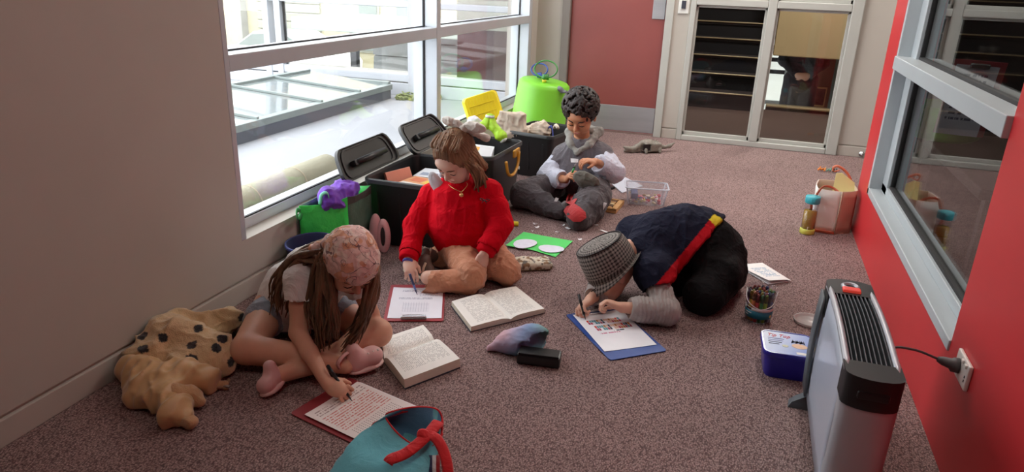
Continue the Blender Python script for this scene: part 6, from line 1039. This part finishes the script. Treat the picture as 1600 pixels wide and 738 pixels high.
# ---------------------------------------------------------------- kneeling boy in the checked hat
def boy_hat():
    t = thing('person', 'boy in checked hat and navy t-shirt crouching on his knees to draw', 'person', (-.1, 2.85, 0)); s = 1.0
    hc = at(953, 426, 2.69); R = basis((-.62, -.52, -.46), (.05, .25, 1)); P0 = V3(-.075, 2.985, .215); kL = V3(-.045, 2.775, .07); kR = V3(-.17, 2.93, .07); aL = V3(.045, 3.02, .05); aR = V3(-.05, 3.18, .05); sL, sR = at(1022, 425, 2.70), at(992, 368, 2.93); ch = V3(-.25, 2.87, .225); nk = V3(-.345, 2.77, .215)
    eL = at(1040, 490, 2.585); eL[2] = .055; wL = at(972, 480, 2.525); wL[2] = .07; eR = V3(-.44, 2.78, .055); wR = at(922, 468, 2.575); wR[2] = .055; hL, hR = P0+[.05, -.035, -.02], P0+[-.04, .06, -.02]
    S = Sdf((-.68, 2.4, -.01), (.16, 3.3, .42), .0036); P = head(S, hc, R, s); S.chain([nk, hc-R[2]*.04-R[1]*.03], [.046, .042], .02).chain([P0, ch, nk], [.085, .09, .055], .03).chain([ch, sL, eL, wL], [.05, .042, .032, .022], .015).chain([ch, sR, eR, wR], [.05, .042, .032, .022], .015).chain([hL, kL, aL], [.065, .052, .035], .015).chain([hR, kR, aR], [.065, .052, .035], .015)
    hand(S, wR, nrm(fl(903, 484, .04)-wR), V3(.2, -.55, -.6), -1, 1.0, (.85, .95, 1.0, 1.05), (.5, .7, .5)); hand(S, wL, nrm(at(942, 470, 2.515)-wL), V3(-.1, -.35, -.85), -1, 1.0, (.9, .95, 1.0, 1.05), (.3, .8, .5)); S.floor(.002)
    skin('body', S, M_skin('skin_fair2', (224, 176, 152)), t); face(S, P, t, (70, 50, 40), (190, 116, 108), s)
    nv = M('tee_navy', (30, 33, 54), .9, attr=True, bump=.2, bscale=420, spec=.2, wrinkle=.5); S = Sdf((-.6, 2.4, .0), (.2, 3.3, .5), .0045)
    bk = (P0+ch)/2; S.chain([P0+[.01, .0, .0], bk+[0, .02, .02], ch+[0, .02, .005], nk+[.03, .02, .0]], [.146, .136, .128, .085], .05).cap(P0+[.05, -.05, -.045], bk+[.045, -.055, -.03], .122, .115, k=.04).chain([ch, sL, sL*.42+eL*.58], [.075, .078, .066], .035).chain([ch, sR, sR*.5+eR*.5], [.075, .075, .066], .035).cap(sL*.35+eL*.65, eL, .072, .072, k=.004, sub=True).cap(sR*.4+eR*.6, eR, .075, .075, k=.004, sub=True).cap(nk-[.02, .02, 0], hc, .05, .09, k=.012, sub=True)
    hA, hB = at(1122, 352, 2.96), at(1060, 428, 2.74); d = nrm(np.cross(hB-hA, nrm(hA-V3(0, 0, CAMZ)))); d = d if d[0] > 0 else -d; hem = (hA+hB)/2; B1 = nrm(hB-hA); S.box(hem+d*.2, (.5, .5, .2), np.stack([B1, np.cross(d, B1), d]), r=.003, k=.008, sub=True).box((-.1, 2.9, .03), (.5, .5, .05), r=.005, k=.02, sub=True)
    def tcol(V):
        q = (V-hem) @ d; w_ = (V-hA) @ B1; c = np.tile(np.array(lin((27, 29, 48))), (len(V), 1)); near = V[:, 1] < 3.0; c[(q > -.04) & near & (w_ > .045)] = lin((196, 22, 36)); c[(q > -.042) & near & (w_ <= .045) & (w_ > -.012)] = lin((226, 200, 50)); return c
    sh_ = skin('t_shirt', S, nv, t, tcol, lambda V: folds(V, 10, .009, (1, 1, .8)))
    c = at(985, 389, 2.80); 
    gs = cloth('sleeve_grey', (172, 164, 160))
    for (a, e, w_) in ((sL, eL, wL), (sR, eR, wR)):
        S = Sdf(np.minimum(np.minimum(a, e), w_)-.12, np.maximum(np.maximum(a, e), w_)+.12, .0045); S.chain([a*.5+e*.5, e, e*.4+w_*.6, w_], [.05, .054, .047, .036], .02).cap(w_+(w_-e)*.03, w_+(w_-e)*.4, .05, .05, k=.004, sub=True).floor(.003); skin('sleeve', S, gs, sh_, None, lambda V, e=e, w_=w_: .0035*np.sin(((V-e) @ nrm(w_-e))*420+vnoise(V, 20)*4)*np.clip(1-np.abs((V-e) @ nrm(w_-e)-.05)/.12, 0, 1)+folds(V, 16, .004))
    bl = cloth('trouser_black', (20, 18, 20), sheen=.0, spec=.2); S = Sdf((-.45, 2.55, -.01), (.25, 3.35, .42), .005); S.cap(P0+[.02, .01, -.01], P0+[.05, .035, -.03], .124, .115, k=.04).cap(P0, P0*.45+ch*.55+[.02, -.01, -.01], .118, .1, k=.03).chain([hL+[.03, .02, -.03], (hL+kL)/2+[.035, .01, 0], kL], [.095, .09, .08], .03).chain([hR, kR], [.1, .085], .03).chain([kL, aL], [.078, .06], .03).chain([kR, aR], [.078, .06], .03).cap(hL-[0, 0, .05], aL+[0, 0, .05], .085, .07, k=.05).floor(.003); skin('trousers', S, bl, t, None, lambda V: folds(V, 10, .007))
    for a, o in ((aL, (.02, .12, -.01)), (aR, (.02, .12, -.01))): shoe(t, 'shoe', a, a+V3(*o), m_ink, m_dark, .035, .055)
    # hat: rings around the head axis
    n = 40; th = np.arange(n)/n*2*math.pi; HT = lambda r, f, u: hc+(r*R[0][None]+f*R[1][None]+u*R[2][None])
    def ring(a, b, u, du=0.0, f0=-.018, dent=0.0):
        cs, sn = np.cos(th), np.sin(th); uu = u+du*sn+dent*(np.abs(cs)**2); return HT((a*cs)[:, None], (f0+b*sn)[:, None], uu[:, None])
    prof = [(.090, .106, .008, -.012, 0), (.106, .124, .002, -.022, 0), (.120, .142, -.006, -.034, .014), (.122, .144, -.003, -.034, .014), (.108, .126, .008, -.020, 0), (.097, .112, .014, -.010, 0), (.099, .114, .040, -.006, 0), (.096, .111, .085, -.004, 0), (.090, .106, .118, .004, 0), (.080, .097, .132, .008, 0), (.056, .078, .139, .008, 0), (.028, .050, .139, .006, 0), (.006, .012, .136, .004, 0)]
    rings = [ring(a, b, u, du, dent=dn) for a, b, u, du, dn in prof]; V = np.concatenate(rings); m = len(rings); F = [[i*n+j, i*n+(j+1) % n, (i+1)*n+(j+1) % n, (i+1)*n+j] for i in range(m-1) for j in range(n)]+[[(m-1)*n+j for j in range(n)]]
    tw = bpy.data.materials.new('tweed_check'); tw.use_nodes = True; nt = tw.node_tree; p = nt.nodes['Principled BSDF']; L = nt.links.new; p.inputs['Roughness'].default_value = .9; tc = nd(nt, 'ShaderNodeTexCoord'); uvn = nd(nt, 'ShaderNodeUVMap'); sp = nd(nt, 'ShaderNodeSeparateXYZ'); L(uvn.outputs[0], sp.inputs[0])
    def mth(op, a, b=None):
        q = nd(nt, 'ShaderNodeMath', operation=op)
        for i, x in enumerate((a, b)):
            if x is None: continue
            if isinstance(x, (int, float)): q.inputs[i].default_value = x
            else: L(x, q.inputs[i])
        return q.outputs[0]
    fu = mth('FRACT', mth('MULTIPLY', sp.outputs[0], 24)); fv = mth('FRACT', mth('MULTIPLY', sp.outputs[1], 21)); da = mth('LESS_THAN', fu, .45); db = mth('LESS_THAN', fv, .45); sm = mth('MULTIPLY', mth('ADD', da, db), .5); nz = nd(nt, 'ShaderNodeTexNoise'); nz.inputs['Scale'].default_value = 260; L(tc.outputs['Object'], nz.inputs[0]); f2 = mth('ADD', mth('MULTIPLY', sm, .62), mth('MULTIPLY', nz.outputs[0], .5))
    rp = nd(nt, 'ShaderNodeValToRGB'); e = rp.color_ramp.elements; e[0].position = .2; e[0].color = (*lin((158, 151, 144)), 1); e[1].position = .85; e[1].color = (*lin((40, 37, 38)), 1); L(f2, rp.inputs[0]); L(rp.outputs[0], p.inputs['Base Color']); bp = nd(nt, 'ShaderNodeBump'); bp.inputs['Strength'].default_value = .5; bp.inputs['Distance'].default_value = .003; L(nz.outputs[0], bp.inputs['Height']); L(bp.outputs[0], p.inputs['Normal'])
    seg = np.concatenate([[0], np.cumsum([np.linalg.norm(rings[i+1]-rings[i], axis=1).mean() for i in range(m-1)])]); uv = np.concatenate([np.stack([th/6.2832, np.full(n, seg[i]/.3)], 1) for i in range(m)]); uv[:, 0] = np.abs(uv[:, 0]*2-1)
    ht = mesh('hat', V, F, tw, t, True, uv=uv); rb = [ring(a*1.012, b*1.012, u, du) for a, b, u, du in ((.0975, .1125, .014, -.010), (.098, .113, .018, -.010), (.0995, .1145, .04, -.006))]; Vb = np.concatenate(rb); mesh('hat_band', Vb, [[i*n+j, i*n+(j+1) % n, (i+1)*n+(j+1) % n, (i+1)*n+j] for i in range(2) for j in range(n)], tw, ht, True, uv=np.concatenate([uv[5*n:6*n], uv[6*n:7*n], uv[6*n:7*n]+.02]))
    rs = np.array([HT(np.array([[.083*math.cos(a)]]), np.array([[-.018+.1*math.sin(a)]]), np.array([[.132+.006*math.sin(a)]]))[0] for a in np.linspace(0, 6.283, 41)]); G().tube(rs, .003, 6, cap=False).out('crown_ridge', tw, ht, True)
    c = at(989, 387, 2.80); c[2] = .29; G().bbox(-.022, .022, -.012, .012, 0, .003, .001, T=frame(at(984, 388, 2.815)+[0, 0, .01], (.8, -.3, .1), (-.3, -.5, .8))).out('neck_label', M('tag_cream', (206, 196, 178), .7, var=.2, vscale=90), sh_)
    pen('writing_pen', 'black pen in the hand of the boy in the checked hat', fl(915, 500, .012), at(904, 460, 2.535), .0052, m_ink, m_ink)
boy_hat()
# ================================================================== fleece jacket heap by the left wall
def jacket():
    t = thing('fleece_jacket', 'crumpled beige fleece jacket with black heart spots and tan satin shell by the wall', 'jacket', (-1.6, 1.6, 0))
    S = Sdf((-1.8, 1.25, -.01), (-1.25, 2.12, .26), .005)
    pts = [fl(225, 545, .06), fl(250, 525, .09), fl(300, 530, .09), fl(328, 546, .075), fl(340, 566, .05)]; pts = [np.array([max(p[0], -1.74), p[1], p[2]]) for p in pts]
    S.chain(pts, [.055, .062, .055, .05, .04], .04).chain([fl(285, 505, .08), fl(330, 512, .06), fl(355, 502, .065), fl(366, 498, .05)], [.045, .04, .045, .03], .04).ell(fl(312, 558, .045), (.10, .10, .055), k=.04).ell(fl(235, 555, .05), (.07, .07, .06), k=.04).ell(fl(270, 520, .05), (.06, .1, .07), k=.04).floor(.002)
    V, F = S.mesh(); V = relax(V, F, 1); V = V+vnormals(V, F)*(folds(V, 8, .024)+.0015*vnoise(V, 160))[:, None]; V[:, 0] = np.maximum(V[:, 0], XL+.008); V[:, 2] = np.maximum(V[:, 2], .002)
    o = V3(0, 0, CAMZ); col = np.tile(np.array(lin((206, 178, 138))), (len(V), 1)); col *= (1+.08*vnoise(V, 60))[:, None]
    for (u, v) in ((258, 526), (298, 538), (340, 541), (349, 526), (380, 497), (366, 565), (222, 521), (224, 541), (312, 511), (300, 556), (395, 510)):
        d = nrm(fl(u, v)-o); W = V-o; tt = W @ d; off = np.linalg.norm(W-tt[:, None]*d, axis=1); ok = np.where(off < .008)[0]
        if not len(ok): continue
        c = V[ok[np.argmin(tt[ok])]]; dd = np.linalg.norm(V-c, axis=1)*(1+.25*vnoise(V, 60)); col[dd < .0165] = lin((30, 28, 32))
    mesh('fleece', V, F, M('fleece_spotted', (206, 178, 138), .95, attr=True, bump=.6, bscale=260, sheen=.4), t, True, col=col)
    S = Sdf((-1.8, 1.25, -.01), (-1.25, 1.9, .24), .005)
    S.chain([fl(212, 580, .045), fl(245, 598, .05), fl(285, 590, .06), fl(325, 592, .04)], [.04, .055, .045, .035], .04).chain([fl(225, 585, .05), fl(255, 620, .045), fl(275, 648, .03), fl(290, 655, .025)], [.06, .055, .036, .026], .03).ell(fl(235, 612, .025), (.085, .075, .045), k=.04).floor(.002)
    V, F = S.mesh(); V = relax(V, F, 1); V = V+vnormals(V, F)*folds(V, 7, .026, (1.5, .8, .7))[:, None]; V = relax(V, F, 3); V[:, 0] = np.maximum(V[:, 0], XL+.01); V[:, 2] = np.maximum(V[:, 2], .002); mesh('satin_shell', V, F, M('satin_tan', (198, 160, 112), .42, var=.05, sheen=.3, bump=.05), t, True)
    S = Sdf((-1.55, 1.3, -.01), (-1.25, 1.7, .15), .005); S.chain([fl(270, 615, .06), fl(300, 620, .035), fl(312, 628, .025)], [.03, .028, .018], .02).cap(fl(285, 648, .025), fl(297, 662, .02), .024, .02, k=.02).cap(fl(315, 600, .02), fl(350, 602, .015), .022, .014, k=.02).floor(.002); skin('cuff', S, MATS['fleece_spotted'], t, lambda V: np.tile(np.array(lin((190, 150, 108))), (len(V), 1)), lambda V: folds(V, 18, .006))
    g = G().tube(bez([fl(300, 590, .05), fl(312, 603, .012), fl(330, 606, .012), fl(350, 604, .014), fl(358, 594, .02)], 24), .006, 6).out('zip', M('zip_tan', (150, 120, 92), .6, var=.05), t, True); G().bbox(-.012, .012, -.005, .005, 0, .006, .002, T=lambda V: V+fl(354, 605, .014)).out('zip_pull', m_met, g)
jacket()

# ================================================================== teal bag in the foreground
def tealbag():
    t = thing('teal_bag', 'teal fabric bag with red trim and straps at the bottom of the picture', 'bag', (-.72, 1.27, 0)); m_te = cloth('bag_teal', (104, 186, 200), wrinkle=.25); m_ti = cloth('bag_teal_inner', (84, 140, 178), wrinkle=.15); m_rt = cloth('bag_red_trim', (206, 34, 40))
    top = [fl(604, 650, .2), fl(618, 643, .215), fl(645, 638, .225), fl(672, 638, .225), fl(685, 644, .215), fl(688, 660, .2), fl(668, 676, .185), fl(648, 692, .165), fl(634, 686, .165), fl(615, 668, .185)]
    def closed(P, n=40):
        P = [np.asarray(p, float) for p in P]; m = len(P); o = []
        for i in range(m):
            a, b, c, d = P[i-1], P[i], P[(i+1) % m], P[(i+2) % m]
            for q in np.arange(n//m)/(n//m): o.append(.5*((2*b)+(-a+c)*q+(2*a-5*b+4*c-d)*q*q+(-a+3*b-3*c+d)*q**3))
        return np.array(o)
    R0 = closed(top); n = len(R0); c0 = R0.mean(0); base_c = V3(-.735, 1.235, 0); a = np.arctan2(R0[:, 1]-c0[1], R0[:, 0]-c0[0])
    ux, uy = nrm(V3(1, -.15, 0)), nrm(V3(.15, 1, 0))
    def ringb(rx, ry, z, cx): return np.array([cx+ux*rx*np.sign(math.cos(q))*abs(math.cos(q))**.7+uy*ry*np.sign(math.sin(q))*abs(math.sin(q))**.7+[0, 0, z] for q in a])
    rb, rm = ringb(.15, .075, .003, base_c+[.02, 0, 0]), ringb(.14, .085, .10, base_c+[.03, .01, 0]); rs = ringb(.112, .075, .155, (base_c+c0*[1, 1, 0])/2+[0, .01, 0]); rings = []
    for k in np.linspace(0, 1, 5): rings.append(rb*(1-k)+rm*k)
    for k in np.linspace(.2, 1, 5): rings.append(rm*(1-k)+rs*k)
    for k in np.linspace(.2, 1, 5): rings.append(rs*(1-k)+R0*k)
    rings = [r+np.stack([.006*vnoise(r+i, 11), .006*vnoise(r+9, 11), 0*r[:, 2]], 1)*min(1, (len(rings)-1-i)/4) for i, r in enumerate(rings)]
    inn = [c0+(r-c0)*np.array([.95, .95, 1]) for r in rings[::-1]][:9]; m = len(rings); V = np.concatenate(rings); F = [[i*n+j, i*n+(j+1) % n, (i+1)*n+(j+1) % n, (i+1)*n+j] for i in range(m-1) for j in range(n)]+[list(range(n))[::-1]]; mesh('body', V, F, m_te, t, True)
    V = np.concatenate([rings[-1]]+inn[1:]); F = [[(i+1)*n+j, (i+1)*n+(j+1) % n, i*n+(j+1) % n, i*n+j][::-1] for i in range(len(inn)-1) for j in range(n)]+[[(len(inn)-1)*n+j for j in range(n)]]; mesh('lining', V, F, m_ti, t, True)
    o_ = (R0-c0)*[1, 1, 0]; o_ /= np.linalg.norm(o_, axis=1)[:, None]+1e-9; sel = list(range(n)); P = np.array([[R0[j]+o_[j]*.003+[0, 0, .002], R0[j]+o_[j]*.006-[0, 0, .012], rings[-2][j]+o_[j]*.006-[0, 0, .008], rings[-3][j]+o_[j]*.006-[0, 0, .004]] for j in sel+[0]]); G().sheet(P, .003).out('trim', m_rt, t, True)
    s1 = bez([fl(682, 655, .205)+[.01, -.01, 0], fl(665, 683, .2), fl(635, 708, .185), fl(611, 718, .175), fl(606, 724, .168)], 20); G().tube(s1, .016, 8, flat=(.28, 1), up=(0.1, -.4, 1)).out('strap', m_rt, t, True)
    s2 = bez([fl(664, 676, .2), fl(682, 686, .2), fl(694, 708, .18), fl(700, 738, .15), fl(700, 780, .1)], 20); G().tube(s2, .014, 8, flat=(.25, 1), up=(.2, -.3, 1)).out('strap', m_rt, t, True)
    kn = fl(662, 682, .198); S = Sdf(kn-.05, kn+.05, .004); S.ell(kn, (.018, .014, .012), k=.01).ell(kn+[-.006, .004, .004], (.012, .012, .012), k=.01); skin('strap_knot', S, m_rt, t, None, lambda V: folds(V, 40, .003))
    for i, (u, c) in enumerate(((672, (40, 44, 84)), (678, (226, 226, 230)), (684, (176, 36, 44)))): p0, p1 = fl(u, 712, .165), fl(u+2, 760, .12); G().tube([p0, (p0+p1)/2+[0, -.004, .003], p1], .0062, 6, flat=(.3, 1), up=(0, -.5, 1)).out('side_stripe', cloth('stripe_%d' % i, c), t, True)
tealbag()

# ================================================================== adult seen through the back pane
def far_person():
    t = thing('person', 'adult in dark clothes standing in the hall beyond the right back pane', 'person', (.585, 9.05, -.7)); b = V3(.585, 9.05, -.7); S = Sdf((.2, 8.76, -.72), (.98, 9.4, 1.15), .012)
    S.chain([b+[-.1, 0, .08], b+[-.1, 0, .5], b+[-.09, 0, .9]], [.05, .06, .08], .02).chain([b+[.1, 0, .08], b+[.1, 0, .5], b+[.09, 0, .9]], [.05, .06, .08], .02).chain([b+[0, 0, .92], b+[0, 0, 1.15], b+[0, 0, 1.4], b+[0, 0, 1.52]], [.14, .13, .15, .06], .05).cap(b+[0, 0, 1.5], b+[0, 0, 1.6], .055, .05, k=.02).ell(b+[0, -.01, 1.69], (.075, .095, .11), k=.02).cap(b+[0, -.1, 1.67], b+[0, -.115, 1.65], .012, .014, k=.01)
    for q in (-1, 1): S.chain([b+[q*.17, 0, 1.42], b+[q*.22, .02, 1.15], b+[q*.06, -.15, 1.02]], [.055, .045, .03], .02); hand(S, b+[q*.06, -.15, 1.02], V3(-q, -.3, -.2), V3(0, 1, 0), q, 1.3, (.5, .5, .5, .5)); S.cap(b+[q*.1, 0, .05], b+[q*.11, -.16, .03], .04, .035, k=.02)
    skin('body', S, MATS['skin_fair2'], t); S = Sdf((.2, 8.76, -.72), (.98, 9.4, .95), .012); S.chain([b+[0, 0, .95], b+[0, 0, 1.15], b+[0, 0, 1.4], b+[0, 0, 1.46]], [.165, .155, .17, .09], .05)
    for q in (-1, 1): S.chain([b+[q*.17, 0, 1.42], b+[q*.22, .02, 1.15], b+[q*.09, -.13, 1.04]], [.075, .062, .05], .03)
    skin('jacket', S, cloth('jacket_black', (30, 28, 34)), t, None, lambda V: folds(V, 6, .012)); S = Sdf((.2, 8.76, -.72), (.98, 9.4, .5), .012)
    for q in (-1, 1): S.chain([b+[q*.1, 0, .06], b+[q*.1, 0, .5], b+[q*.08, 0, .95]], [.075, .085, .115], .04)
    skin('trousers', S, cloth('trouser_slate', (58, 58, 64)), t, None, lambda V: folds(V, 6, .01)); S = Sdf((.2, 8.76, .75), (.98, 9.4, 1.2), .01); S.ell(b+[0, .02, 1.72], (.09, .105, .105), k=.01).box(b+[0, -.12, 1.65], (.09, .06, .08), r=.02, k=.02, sub=True); skin('hair', S, MATS['hair_black_curly'], t)
far_person()
